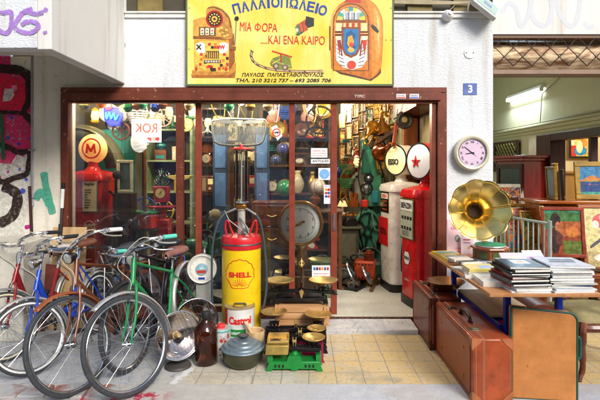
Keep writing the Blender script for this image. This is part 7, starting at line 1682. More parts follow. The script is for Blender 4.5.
for i in range(5):
    d = 5.1; b = B(); x_ = X([208,222,236,262,300][i], d); b.tube(cat_curve([(x_,d,2.35),(x_+.06,d,2.15),(x_+.16,d+.02,2.02),(x_+.2,d,2.3)],6), .006, 6)
    solo(b, 'wire_loop', mat(['#a8903c','#b8b0a0','#7a6a3a','#a8a49a','#c8a850'][i],.4,.6), f'thin bent wire hanging above the grille area, {ORD[i]} from the left', 'wire', group='bent wires hung in the window')
# wire sculpture circles
for i, (px, py, r_, c) in enumerate(((163,118,.10,'#a89080'),(186,125,.07,'#c8b46a'),(121,131,.1,'#6a3a34'),(320,120,.16,'#2a2420'),(316,138,.13,'#1c1a18'))):
    d = 5.4; t = thing('spoked_ring', f"{['pale pink','yellow','dark red','black iron','small black iron'][i]} ring hanging behind the glass {['beside the mirrored sign','above the cream tray','left of the mirrored sign','near the door top','lower near the door'][i]}", 'ring', (X(px,d), d, Z(py,d)), 0)
    B().torus(r_,.012,RX(PI/2),30,6).build('rim', mat(c,.4,.5), t); b = B()
    for k in range(4): a=k*PI/4+.2; b.tube([(r_*math.cos(a),0,r_*math.sin(a)),(-r_*math.cos(a),0,-r_*math.sin(a))],.006,5)
    b.build('spokes', mat(c,.4,.5), t); B().tube([(0,0,r_),(0,0,2.75-Z(py,d))],.002,4).build('string', BLACKM, t)
# globe ornament and fabrics in right of centre
for i, (px, py, c, r_) in enumerate(((276,160,'#1c3a6a',.06),(283,149,'#2e3c80',.07),(285,188,'#1d7a4a',.1),(318,186,'#c8b8a8',.09))):
    d = 5.5; t = thing('glass_ball', f"{['blue','large violet blue','green','pale'][i]} glass fishing float hanging behind the glass", 'float', (X(px,d), d, Z(py,d)), 0)
    B().lathe([(0,-r_)]+[(r_*math.sin(a*PI/10), -r_*math.cos(a*PI/10)) for a in range(1,10)]+[(0,r_)],24).build('ball', mat(c,.15,coat=.5,noise=.3,scale=10), t); b = B()
    for k in range(3): b.torus(r_+.003,.003,RZ(k*PI/3)@RX(PI/2),20,4)
    b.build('rope_net', mat('#8a6a3a',.8), t); B().tube([(0,0,r_),(0,0,2.75-Z(py,d))],.002,4).build('string', BLACKM, t)

# ------------------------------------------------ through the doorway
# sloping board with rows of framed pictures
pA, pB = P(408, 118, 5.9), P(341, 164, 7.0); 
u = (pB-pA); uh = Vector((u.x,u.y,0)).normalized(); 
t = thing('stair_panel', 'sloping cream board on the stair side hung with framed pictures', 'panel', (0,0,0), 0)
up = Vector((0,0,1)); b = B(); nrm = Vector((uh.y,-uh.x,0));  
if nrm.y > 0: nrm = -nrm
A2, B2 = pA+up*.0, pB+up*.0; A3, B3 = Vector((pA.x,pA.y,2.72)), Vector((pB.x,pB.y,2.72))
b.hexa([A2, B2, B2-nrm*.04, A2-nrm*.04, A3, B3, B3-nrm*.04, A3-nrm*.04]); b.build('board', mat('#c8a04a', .5, noise=.2), t, smooth=False)
b = B(); b.hexa([A2-up*.07+nrm*.012, B2-up*.06+nrm*.012, B2-up*.06-nrm*.05, A2-up*.07-nrm*.05, A2+up*.012+nrm*.012, B2+up*.012+nrm*.012, B2+up*.012-nrm*.05, A2+up*.012-nrm*.05]); b.build('edge_rail', wood('#5a3010','#8a5420',.4), t)
az = math.degrees(math.atan2(uh.y, uh.x)); 
pc = [['#d88a2a','#a84a1c','#e8c860','#6a3a1c'],['#7aa0b8','#d8d0b0','#4a6a4a','#c8a060'],['#c8b070','#8a6a34','#e8dcb0','#3a4a3a'],['#e8a040','#c8602a','#f0d890','#8a3a1c'],['#3a6a9a','#c8a85a','#e0d8c0','#7a3a2a']]
k = 0
for row in range(3):
    for i in range(9):
        f = (i+.5)/9; base = pA.lerp(pB, f); zb2 = base.z+.03+row*.24
        if zb2 > 2.5: continue
        hgt = min(.21, 2.7-zb2)
        picture(f"framed print on the sloping board, {ORD[i]} from the door side, {['lowest','middle','upper'][row]} row", (base.x+nrm.x*.03, base.y+nrm.y*.03, zb2), u.length/9*.86, hgt, az+180 if False else math.degrees(math.atan2(-uh.y,-uh.x)), 0, ['#8a5c24','#2a1a10','#b88a3a','#5a3a1c'][(i*3+row) % 4], painting_mat(40+k, pc[(i+row*2) % 5], 12), fw=.016, group='framed prints on the sloping board'); k += 1
# hanging black cog and strap
d = 5.5; t = thing('cog_wheel', 'black toothed cog wheel hanging by a strap above the pumps', 'cog', (X(404.5,d), d, Z(120,d)), R(12))
b = B(); M = RX(PI/2); b.torus(.085,.022,M,30,8); b.torus(.05,.012,M,24,6)
for k in range(20): a=k*PI/10; b.box((.103*math.cos(a),0,.103*math.sin(a)),(.014,.05,.014),rot=(0,-a,0))
b.build('toothed_ring', mat('#2a2620',.5,.4), t); B().lathe([(.0,.02),(.03,.02),(.04,.0)],20,M).build('hub', mat('#8a7a4a',.4,.6), t); B().bb(-.015,.01,-.004,.004,.08,.55).build('strap', mat('#8a4a20',.6), t)
# turquoise picture and horns
picture('turquoise and white seascape poster behind the pump globes', foot(404, 156, 6.3), .36, .38, -10, 0, '#3a2414', painting_mat(77, ['#1d7a6a','#2a9a80','#cfe0c8','#5aa8a0'], 4, .6), fw=.012)
def horn(label, px, py, d, c, s, rot, nm='brass_horn'):
    t = thing(nm, label, 'horn', (X(px,d), d, Z(py,d)), 0, rot=rot)
    B().lathe([(.12*s,0),(.09*s,.03*s),(.05*s,.1*s),(.025*s,.2*s),(.015*s,.35*s)],28).build('bell', mat(c,.25,.9,noise=.1), t, solid=.002, ang=60)
    B().tube(cat_curve([(0,0,.34*s),(0,0,.42*s),(.06*s,0,.46*s),(.08*s,0,.38*s),(.08*s,0,.2*s),(.14*s,0,.16*s),(.16*s,0,.26*s)],6),.012*s,8).build('tubing', mat(c,.25,.9,noise=.1), t)
horn('copper horn with bell turned to the door beside the green machine', 381, 153, 5.9, '#a85a24', 1.0, (R(75),R(20),0)); horn('small brass horn hanging above the green machine', 373, 128, 6.1, '#c8902c', .9, (R(130),R(40),0)); horn('tangled brass trumpet under the sloping board', 382, 128, 6.0, '#a87a34', .9, (R(40),R(-30),R(20)))
t = thing('guitar', 'narrow red-brown lute neck hanging beside the cream globe', 'instrument', (X(391.5,5.9), 5.9, Z(158,5.9)), 0, rot=(0,R(8),0))
b = B().prism([(-.05,0),(.06,0),(.035,.12),(.02,.35),(.02,.5),(-.02,.5),(-.02,.3),(-.03,.12)],-.02,.02); b.build('body', wood('#7a2410','#a8401c',.3,6,'Z',.4), t, bevel=.006); b = B()
for k in range(3): b.tube([(-.01+.01*k,-.022,.05),(-.01+.01*k,-.022,.48)],.001,3)
b.build('strings', STEEL, t)
# red cloth doll things left of the green machine
for i, (px, py, c, l) in enumerate(((352,168,'#a83a1c','red brown'),(346,176,'#d8721c','orange'),(357,158,'#8a2a1c','dark red'))):
    d = 6.6; t = thing('hanging_bag', f'{l} leather bag hanging left of the green machine', 'bag', (X(px,d), d, Z(py,d)), 0); b = B().lathe([(0,-.15),(.06,-.13),(.085,-.05),(.06,.05),(.03,.09),(.035,.11)],16,Matrix.Diagonal((1,.6,1,1))); b.build('bag_body', mat(c,.6,noise=.25,bump=.3), t); B().tube(cat_curve([(-.03,0,.1),(-.02,0,.28),(.02,0,.28),(.03,0,.1)],5),.006,6).build('strap', mat('#4a2a14',.6), t)
# the green machine (film projector)
d = 6.3; GMn = mat('#3f8468', .35, .15, noise=.12, coat=.25, dirt=.15); GD = mat('#2a6450', .35, .15, noise=.12, coat=.2)
t = thing('film_projector', 'tall vintage green cinema projector with grey reels inside the doorway', 'projector', (X(371, d), d, .05), 0)
def gx(px): return X(px, d)-X(371, d)
def gz(py): return Z(py, d)-.05
b = B(); b.bb(gx(374),gx(382),-.06,.1,0,gz(205)); b.build('column', GMn, t, bevel=.015)
b = B(); b.bb(gx(366),gx(380),-.16,.12,gz(206),gz(174)); b.build('projector_head', GMn, t, bevel=.02)
b = B(); b.prism([(gx(360),gz(140)),(gx(366),gz(136)),(gx(370),gz(150)),(gx(370),gz(174)),(gx(361),gz(174))],-.12,.05); b.build('upper_magazine', GD, t, bevel=.02)
b = B(); b.tube([(gx(368),-.1,gz(150)),(gx(374),-.12,gz(176))],.05,12); b.build('feed_tube', GMn, t)
M = T((gx(371),.17,gz(190))) @ RX(PI/2); b = B(); b.lathe([(0,-.02),(.29,-.02),(.30,0),(.29,.02),(0,.02)],44,M); b.torus(.27,.012,M @ T((0,0,.02)),44,6); b.build('grey_reel', mat('#a8a290',.4,.4,noise=.2), t)
for (px,py,r_) in ((367,178,.055),(365,188,.075)):
    M = T((gx(px),-.17,gz(py))) @ RX(PI/2); q_ = B().torus(r_,.012,M,26,6).build('knob_wheel', BLACKM, t); b = B(); b.lathe([(0,.03),(r_*.5,.02),(r_*.6,0)],16,M)
    for k in range(5): a=k*PI*2/5; b.tube([M@Vector((0,0,0)),M@Vector((r_*math.cos(a),r_*math.sin(a),0))],.007,5)
    b.build('knob_hub', STEEL, q_)
B().bb(gx(360),gx(366),-.2,-.1,gz(206),gz(199)).build('red_cover', mat('#c82a1c',.4), t, bevel=.01); B().bb(gx(370),gx(376),-.2,-.165,gz(202),gz(190)).build('blue_cover', mat('#2a7a8a',.4), t, bevel=.01)
M = T((gx(366),-.1,gz(230))) @ RX(PI/2) @ Matrix.Diagonal((.62,1,1,1)); b = B(); b.lathe([(0,-.06),(.26,-.06),(.3,-.02),(.3,.03),(.26,.06),(.2,.05),(0,.05)],44,M); b.build('lower_magazine', GMn, t)
M = T((gx(366),-.17,gz(230))) @ RX(PI/2) @ Matrix.Diagonal((.62,1,1,1)); b = B(); b.torus(.25,.016,M,40,6); b.torus(.07,.02,M,20,6)
for k in range(6): a=k*PI/3+.3; b.tube([M@Vector((.06*math.cos(a),.06*math.sin(a),0)),M@Vector((.25*math.cos(a),.25*math.sin(a),0))],.014,6)
b.build('belt_wheel', mat('#1c3a30',.4,.5), t)
b = B()
for k in range(8): a=k*PI/4; b.cyl((gx(371)+.27*math.cos(a)*.95,.12,gz(190)+.27*math.sin(a)*.95),(gx(371)+.27*math.cos(a)*.95,.15,gz(190)+.27*math.sin(a)*.95),.018,seg=10)
b.build('reel_bolts', BLACKM, t)
b = B(); b.tube(cat_curve([(gx(362),-.14,gz(150)),(gx(357),-.16,gz(175)),(gx(361),-.18,gz(200)),(gx(358),-.18,gz(225)),(gx(363),-.16,gz(250))],6),.009,6); b.tube(cat_curve([(gx(377),-.14,gz(160)),(gx(383),-.16,gz(185)),(gx(379),-.18,gz(210)),(gx(382),-.18,gz(240))],6),.009,6); b.build('power_cable', BLACKM, t)
b = B(); b.cyl((gx(372),-.14,gz(222)),(gx(372),-.2,gz(222)),.03); b.tube([(gx(370),-.18,gz(212)),(gx(373),-.19,gz(228)),(gx(377),-.18,gz(229))],.014,6); b.tube([(gx(371),-.18,gz(236)),(gx(374),-.18,gz(245))],.018,6); b.build('linkage', mat('#7aa890',.3,.5), t)
B().bb(gx(360),gx(384),-.2,.2,0,.06).build('foot', GD, t, bevel=.01)
# dark iron boxes left of door opening
d = 6.0; t = thing('cast_iron_stove', 'dark green black cast iron stove on a wooden stand in the doorway', 'stove', (X(348,d), d, .05), 0)
sz0, sz1 = Z(262,d)-.05, Z(228,d)-.05
B().bb(-.13,.13,-.12,.12,sz0,sz1).build('body', mat('#3c3c28',.5,.2,noise=.3,dirt=.3), t, bevel=.008); B().bb(-.16,.17,-.16,.15,sz1+.002,sz1+.03).build('top', mat('#4a4a34',.5,.3), t, bevel=.006); B().bb(-.16,.19,-.16,.15,sz0-.04,sz0-.004).build('wood_tray', wood('#6a3c1c','#9a6030'), t)
B().bb(-.09,.09,-.126,-.121,sz0+.06,sz1-.06).build('front_plate', mat('#5a5840',.5,.3,noise=.3), t, bevel=.003); b = B(); b.bb(-.11,.11,-.1,.1,.04,sz0-.045); b.build('pedestal', mat('#3a4a48',.5,.2,noise=.3), t)
t = thing('clothes_iron', 'black old charcoal iron standing on top of the stove', 'iron', (X(350,d), d, Z(227,d)+.002), R(20)); B().prism([(-.1,0),(.1,0),(.08,.1),(.04,.12),(-.06,.12),(-.09,.08)],-.05,.05).build('body', BLACKM, t, bevel=.015); B().tube(cat_curve([(-.06,0,.12),(-.05,0,.18),(.04,0,.18),(.05,0,.12)],4),.01,8).build('handle', DARKW, t)
# shelf of yellow boxes
zs = []; d = 6.45; t = thing('orange_shelf', 'orange wooden wall shelf stacked with boxes inside the doorway', 'shelf', (X(350,d), d+.1, Z(214,d)), 0)
B().bb(-.22,.24,-.13,.13,-.02,0).build('shelf_board', wood('#a8601c','#d08a34'), t); B().bb(-.22,.24,-.13,.13,-.19,-.17).build('shelf_board', wood('#a8601c','#d08a34'), t); B().bb(-.22,-.2,-.13,.13,-1.0,-.191).build('side_panel', wood('#a8601c','#d08a34'), t); B().bb(.22,.24,-.13,.13,-1.0,-.191).build('side_panel', wood('#a8601c','#d08a34'), t)
fill([Z(214,d)], .24, X(350,d)-.24, X(350,d)+.30, d+.08, 'of orange plank', 51)
zt3 = [Z(196,6.7), Z(178,6.7)]
for i, z_ in enumerate(zt3):
    t = thing('wall_shelf', f"{['lower','upper'][i]} dark plank shelf left in the doorway", 'shelf', (X(350,6.7), 6.75, z_), 0); B().bb(-.25,.25,-.13,.13,-.02,0).build('shelf_board', DARKW, t)
    for s_ in (-.2,.2): B().bb(s_-.01,s_+.01,-.1,.13,-.12,-.021).build('bracket', BLACKM, t)
    fill([z_], .25, X(350,6.7)-.27, X(350,6.7)+.27, 6.73, f"{['lower','upper'][i]} doorway plank", 60+i)
# orange motor + wheels on the floor
def ff(px, py, z=.05): d_ = (CAMZ-z)*F/(py-CY); return X(px,d_), d_
x, d = ff(360, 287); t = thing('water_pump', 'orange engine block with two grey flywheels on the shop floor', 'engine', (x, d, .05), R(-15))
B().box((.05,.1,.2),(.26,.2,.24)).build('engine_block', mat('#a83c18',.5,.1,noise=.3,scale=14,dirt=.7), t, bevel=.03); b = B()
for k in range(5): b.lathe([(.03,.02*k),(.06,.02*k),(.06,.02*k+.009),(.03,.02*k+.009)],18,T((.1,.08,.325)))
b.cyl((.1,.08,.32),(.1,.08,.44),.035); b.build('cooling_fins', mat('#8a3a1c',.45,.3), t); b = B()
for k in range(6): b.cyl((-.05+.04*k,-.001,.28),(-.05+.04*k,-.008,.28),.009,seg=8); b.cyl((-.05+.04*k,-.001,.12),(-.05+.04*k,-.008,.12),.009,seg=8)
b.build('bolts', BLACKM, t); b = B(); b.tube(cat_curve([(-.08,.05,.3),(-.12,.02,.36),(-.02,.0,.4),(.08,.05,.36)],5),.012,6); b.build('fuel_pipe', BLACKM, t)
for xx, rr in ((-.07,.15),(.10,.11)):
    M = T((xx,-.07,.17))@RY(R(60))@Matrix.Identity(4)
    q_ = B().torus(rr,.014,M,34,6).build('flywheel', STEEL, t); b = B()
    for k in range(6): a=k*PI/3; b.tube([M@Vector((0,0,0)),M@Vector((rr*math.cos(a),rr*math.sin(a),0))],.008,5)
    b.cyl(M@Vector((0,0,-.03)),M@Vector((0,0,.03)),.025); b.build('spokes', STEEL, q_)
b = B(); b.bb(-.2,-.16,-.2,.25,0,.03); b.bb(.14,.18,-.2,.25,0,.03); b.build('skid', mat('#6a4a2c',.6), t)
x, d = ff(370, 284); t = thing('bottle_stand', 'brass and steel table-top press on round base next to the white pump', 'press', (x, d, .05), 0)
B().lathe([(0,0),(.11,0),(.115,.02),(.11,.06),(.09,.075),(.03,.08),(.025,.26),(0,.26)],28).build('base', mat('#8a6a34',.35,.8,noise=.2), t); B().lathe([(0,.26),(.14,.26),(.145,.28),(.14,.30),(0,.30)],28).build('disc', STEEL, t); B().torus(.15,.008,T((0,0,.31))@RX(R(90)),24,6,a0=0,a1=PI).build('hoop', STEEL, t)
x, d = ff(350, 288); t = thing('floor_grate', 'dark slatted metal sledge lying flat on the pale floor', 'grate', (x, d, .05), R(-30)); b = B()
for k in range(4): b.bb(-.16,.16,-.12+.07*k,-.09+.07*k,.01,.03)
b.bb(-.14,-.11,-.13,.14,0,.009); b.bb(.11,.14,-.13,.14,0,.009); b.build('slats', mat('#2c2a28',.5,.3), t)
# glazed cabinet on the right wall behind the globes
t = thing('glazed_cabinet', 'tall wooden cabinet with pale glass against the right wall of the shop', 'cabinet', (1.33, 6.35, .05), 0)
B().bb(-.1,.1,-.55,.55,0,2.1).build('body', wood('#5a2c10','#8a4a1c',.35,4,'Z',.3), t, bevel=.01)
for yy in (-.3,.25): B().bb(-.106,-.101,yy-.2,yy+.2,.9,2.0).build('glass', mat('#a8ac7c',.15,noise=.3,scale=5), t)
t = thing('ceiling_beam', 'dark red wooden beam running into the shop above the pumps', 'beam', (1.25, 6.0, 2.16), 0); B().bb(-.09,.19,-1.2,2.4,0,.3).build('beam', wood('#3a140a','#5a2412',.4,4,'Y',.2), t); 
# ================================================================== more things hung in the shop
rh = random.Random(77)
def hang_item(kind, cn, ch, c, label, s=1., rz=0.):
    t = thing(kind, label, kind.replace('_', ' '), c, rz, 'old things hung under the shop ceiling'); t.scale = (s, s, s)
    m_ = mat(ch, .3, .9 if cn in MET else 0, noise=.15, coat=.2, dirt=.2); M = RX(PI/2)
    if kind == 'frying_pan': B().lathe([(0,.02),(.09,.02),(.11,-.02),(.115,-.02)], 26, M).build('pan', m_, t, solid=.004); B().bb(-.012,.012,-.004,.004,.11,.30).build('handle', m_, t)
    elif kind == 'basket':
        b = B()
        for k in range(6): b.torus(.09+.012*k, .009, T((0,0,-.12+.03*k)), 24, 5)
        for k in range(12): a = k*PI/6; b.tube([(.08*math.cos(a),.08*math.sin(a),-.13),(.155*math.cos(a),.155*math.sin(a),.04)], .006, 4)
        b.build('weave', m_, t); B().torus(.14, .008, T((0,0,.03)) @ M, 20, 6, a0=0, a1=PI).build('handle', m_, t)
    elif kind == 'wall_clock': B().lathe([(0,-.03),(.12,-.03),(.125,.02),(.105,.03),(.1,.022)], 30, M).build('rim', m_, t); B().lathe([(0,.02),(.1,.021)], 30, M).build('dial', mat('#e0d8bc', .5), t); b = B(); b.bb(-.003,.003,-.026,-.023,0,.08); b.bb(0,.05,-.026,-.023,-.003,.003); b.build('hands', BLACKM, t)
    elif kind == 'lantern': B().lathe([(.05,-.12),(.06,-.11),(.06,-.09),(.04,-.08)], 16).build('base', m_, t); B().lathe([(.045,-.08),(.06,-.02),(.045,.05)], 16).build('chimney', mat('#e8d8a8', .2, emis='#ffd890', estr=.8), t); B().lathe([(.05,.05),(.055,.07),(.02,.1),(0,.11)], 16).build('cap', m_, t)
    elif kind == 'picture_frame':
        w, h = rh.uniform(.2,.3), rh.uniform(.2,.3); b = B()
        for q in ((-w/2,w/2,-h/2,-h/2+.025),(-w/2,w/2,h/2-.025,h/2),(-w/2,-w/2+.025,-h/2+.025,h/2-.025),(w/2-.025,w/2,-h/2+.025,h/2-.025)): b.bb(q[0],q[1],-.012,.012,q[2],q[3])
        b.build('frame', m_, t, bevel=.004); B().bb(-w/2+.025,w/2-.025,0,.006,-h/2+.025,h/2-.025).build('canvas', painting_mat(rh.randint(0,500), rh.choice(pc), 8), t)
    elif kind == 'violin':
        pts = [(0,-.17),(.07,-.16),(.09,-.1),(.055,-.04),(.07,.03),(.05,.07),(0,.08),(-.05,.07),(-.07,.03),(-.055,-.04),(-.09,-.1),(-.07,-.16)]; q = cat_curve([(x_,0,z_) for x_, z_ in pts+[pts[0]]], 3)[:-1]
        B().prism([(p.x,p.z) for p in q], -.02, .02).build('body', wood('#6a2a10','#a85420',.25,6,'Z',.5), t, bevel=.004); B().bb(-.012,.012,-.03,-.015,.0,.3).build('neck', DARKW, t, bevel=.003)
    elif kind == 'chandelier':
        b = B(); b.lathe([(0,-.08),(.03,-.05),(.015,0),(.025,.06),(.006,.1)], 16)
        for k in range(6):
            a = k*PI/3; b.tube(cat_curve([(0,0,-.03),(.08*math.cos(a),.08*math.sin(a),-.07),(.16*math.cos(a),.16*math.sin(a),-.02),(.16*math.cos(a),.16*math.sin(a),.02)],5), .006, 6)
        b.build('arms', m_, t); b = B()
        for k in range(6): a = k*PI/3; b.lathe([(0,.02),(.025,.02),(.04,.07),(.035,.1)], 10, T((.16*math.cos(a),.16*math.sin(a),0)))
        b.build('shades', mat('#e8d8b8', .3, emis='#ffdc9c', estr=.5), t)
    B().tube([(0,0,.05),(0,0,(2.75-c[2])/s)], .0025, 4).build('string', BLACKM, t)
HK = ['frying_pan','basket','wall_clock','lantern','picture_frame','picture_frame','violin','chandelier','lantern','frying_pan']
for row, (py, dd0, n_, nm) in enumerate(((112,5.6,15,'top'),(126,5.9,13,'second'),(142,6.3,15,'third'),(160,6.8,13,'lowest'))):
    for i in range(n_):
        px = 84 + (328-84)*(i+.5)/n_ + rh.uniform(-5,5); 
        d = dd0 + rh.uniform(-.15,.15); k = rh.choice(HK); cn, ch = rh.choice(CN); x_ = X(px, d); z_ = Z(py+rh.uniform(-4,4), d)
        if x_ < -2.6 or (row == 0 and 205 < px < 270): continue
        hang_item(k, cn, ch, (x_, d, z_), f"{cn} {k.replace('_',' ')} hanging in the {nm} row behind the glass, {ORD[i]} from left", rh.uniform(.8,1.05), R(rh.uniform(-25,25)))
# stacked things low behind the bikes and on the floor
for i, (px, py0, d, w, h, c, l) in enumerate(((124,262,5.0,.34,.30,'#2a2c30','black'),(150,262,4.95,.3,.34,'#7a2a20','rust red'),(300,296,5.25,.5,.3,'#3a3028','dark brown'),(322,292,5.3,.26,.38,'#4a5a3a','olive green'),(108,275,4.85,.3,.28,'#24448a','navy blue'))):
    t = thing('tool_box', f'{l} metal tool box on the floor behind the window glass', 'box', (X(px,d), d, .05), R(rh.uniform(-8,8)))
    B().bb(-w/2,w/2,-.13,.13,0,h).build('body', mat(c,.45,.3,noise=.2,dirt=.4), t, bevel=.01); B().bb(-w/2-.005,w/2+.005,-.135,.135,h+.001,h+.03).build('lid', mat(c,.45,.3,noise=.2,dirt=.3), t, bevel=.008); B().tube(cat_curve([(-.06,0,h+.03),(-.05,0,h+.07),(.05,0,h+.07),(.06,0,h+.03)],4),.006,6).build('handle', STEEL, t); B().bb(-.02,.02,-.142,-.136,h-.03,h+.01).build('latch', STEEL, t)
# tyre and lattice right of the pump
d = 4.86; t = thing('rubber_ring', 'black car tyre standing behind the glass right of the yellow pump', 'tyre', (X(266,d), d, .38), 0, rot=(R(-8),0,R(20)))
B().torus(.25,.075,RX(PI/2),44,12).build('tyre', mat('#1c1d20',.7,bump=.3,noise=.15), t); B().lathe([(0,.02),(.17,.03),(.18,.0)],30,RX(PI/2)).build('hub_cap', STEEL, t)
# ================================================================== across the street (seen mirrored in the glass)
t = thing('opposite_building', 'pale plastered building with shuttered windows across the street', 'building', (0, -8.5, 0), 0)
B().bb(-14,14,-4,0,-.15,7.5).build('wall', mat('#dcd2bc',.8,noise=.12,scale=1), t)
for i in range(9):
    for zz in (.2, 3.9):
        x_ = -12+3*i; f = B().bb(x_-.6,x_+.6,.0,.03,zz+.3,zz+2.3).build('window', mat('#3a4a5a',.1), t); B().bb(x_-.68,x_-.6,.0,.06,zz+.25,zz+2.35).build('frame', mat('#5a7a9a' if zz > 1 else '#6a3a2a',.5), f)
rq = random.Random(8); xq = -9.0  # random coloured boxes added to vary what the window glass reflects
while xq < 9:
    wq = rq.uniform(.5, 1.7); hq = rq.uniform(1.1, 3.6); B().bb(xq, xq+wq, .07, rq.uniform(.12, .5), 0, hq).build('reflection_panel', mat(rq.choice(['#d8e0ea','#24489a','#e8e8e4','#b83a5a','#2a7a5a','#e0c060','#1c2430','#8ab0d8','#c8502a','#f0ece4','#3a2c24']), .5, noise=.2), t, bevel=.03); xq += wq+rq.uniform(-.1, .5)
b = B(); b.hexa([(-5,.01,2.75),(3,.01,2.75),(3,1.2,2.45),(-5,1.2,2.45),(-5,.01,2.78),(3,.01,2.78),(3,1.2,2.48),(-5,1.2,2.48)]); b.build('awning', mat('#e8e8e4',.7), t)
def person(label, loc, rz, h, shirt, trousers, hair, skin, pose):
    t = thing('person', label, 'person', loc, R(rz)); s = h/1.75
    J = {'pel':(0,0,.95),'sp':(0,.01,1.15),'ch':(0,.0,1.35),'nk':(0,0,1.48),'hd0':(0,-.01,1.56),'hd1':(0,-.015,1.66),'hd2':(0,-.01,1.72)}
    E = [('pel','sp'),('sp','ch'),('ch','nk'),('nk','hd0'),('hd0','hd1'),('hd1','hd2')]; Rd = {'pel':.15,'sp':.125,'ch':.15,'nk':.055,'hd0':.08,'hd1':.095,'hd2':.06}
    for k, sx in (('l',1),('r',-1)):
        el, wr, ha = pose[k]
        J.update({k+'s':(sx*.18,0,1.42),k+'e':el,k+'w':wr,k+'h':ha,k+'hip':(sx*.09,0,.88),k+'k':(sx*.1,-.02,.48),k+'a':(sx*.1,.02,.09),k+'f':(sx*.11,-.13,.035)})
        E += [('ch',k+'s'),(k+'s',k+'e'),(k+'e',k+'w'),(k+'w',k+'h'),('pel',k+'hip'),(k+'hip',k+'k'),(k+'k',k+'a'),(k+'a',k+'f')]
        Rd.update({k+'s':.065,k+'e':.042,k+'w':.028,k+'h':.03,k+'hip':.095,k+'k':.06,k+'a':.042,k+'f':.035})
        for q in range(5):
            a = (q-1.5)*.02; v = Vector(ha); w_ = Vector(wr); dr = (v-w_).normalized(); sd = dr.cross(Vector((0,1,0))); sd = sd.normalized() if sd.length > .1 else Vector((1,0,0))
            J[k+'g%d'%q] = tuple(v+dr*(.06 if q else .02)+sd*(a if q else -.045)+Vector((0,-.01,0))); E.append((k+'h',k+'g%d'%q)); Rd[k+'g%d'%q] = .009
    ks = list(J); me = bpy.data.meshes.new('body'); me.from_pydata([Vector(J[k])*s for k in ks], [(ks.index(a),ks.index(b_)) for a, b_ in E], [])
    o = bpy.data.objects.new('body', me); COL.objects.link(o); o.parent = t; o.modifiers.new('skin','SKIN'); sv = me.skin_vertices[0].data
    for i, k in enumerate(ks): sv[i].radius = (Rd[k]*s, Rd[k]*s*(.72 if k in ('pel','sp','ch') else 1)); sv[i].use_root = (k == 'pel')
    q = o.modifiers.new('sub','SUBSURF'); q.levels = q.render_levels = 2
    m, nt, pb = nt_new('clothed'); N, L = nt.nodes, nt.links; tc = N.new('ShaderNodeTexCoord'); sp = N.new('ShaderNodeSeparateXYZ'); L.new(tc.outputs['Object'], sp.inputs[0])
    cr = N.new('ShaderNodeValToRGB'); cr.color_ramp.interpolation = 'CONSTANT'; e = cr.color_ramp.elements; e[0].position = 0; e[0].color = (*lin('#2a2420'),1); e[1].position = .03; e[1].color = (*lin(trousers),1)
    for p_, c_ in ((.49,shirt),(.735,skin)): z_ = e.new(p_); z_.color = (*lin(c_),1)
    dv = N.new('ShaderNodeMath'); dv.operation = 'DIVIDE'; dv.inputs[1].default_value = 2.0; L.new(sp.outputs['Z'], dv.inputs[0]); L.new(dv.outputs[0], cr.inputs[0]); L.new(cr.outputs[0], pb.inputs['Base Color']); setp(pb,.7); me.materials.append(m)
    B().lathe([(0,.125),(.07,.10),(.098,.04),(.1,-.03),(.085,-.1)],20,T((0,.02*s,1.665*s)) @ Matrix.Diagonal((s*.95,s*1.05,s,1))).build('hair', mat(hair,.6), t, solid=.006)
    b = B(); 
    for sx in (-1,1): b.lathe([(0,-.012),(.012,0),(0,.012)],10,T((sx*.035*s,-.108*s,1.65*s)))
    b.build('eyes', BLACKM, t); return t
pp = person('person in a light blue shirt and olive shorts holding a camera', (-.1,-.42,-.15), 180, 1.76, '#a8b8d8', '#7a7454', '#3a2a20', '#c89878', {'l':((.27,-.08,1.22),(.1,-.24,1.44),(.06,-.28,1.5)),'r':((-.27,-.08,1.22),(-.1,-.24,1.44),(-.06,-.28,1.5))})
t = thing('camera_body', 'small black camera held by the person in blue', 'camera', (-.1,-.10,1.36), 0); B().bb(-.065,.065,-.03,.01,-.04,.04).build('housing', BLACKM, t, bevel=.006); B().cyl((0,.01,0),(0,.045,0),.03).build('lens', BLACKM, t)
person('person in a pink dress standing in the street with arms down', (-.95,-.35,-.15), 175, 1.68, '#d86aa8', '#c86aa0', '#241a18', '#c89878', {'l':((.25,.02,1.16),(.24,-.06,.93),(.23,-.09,.85)),'r':((-.25,.02,1.16),(-.22,-.1,.96),(-.16,-.16,.92))})
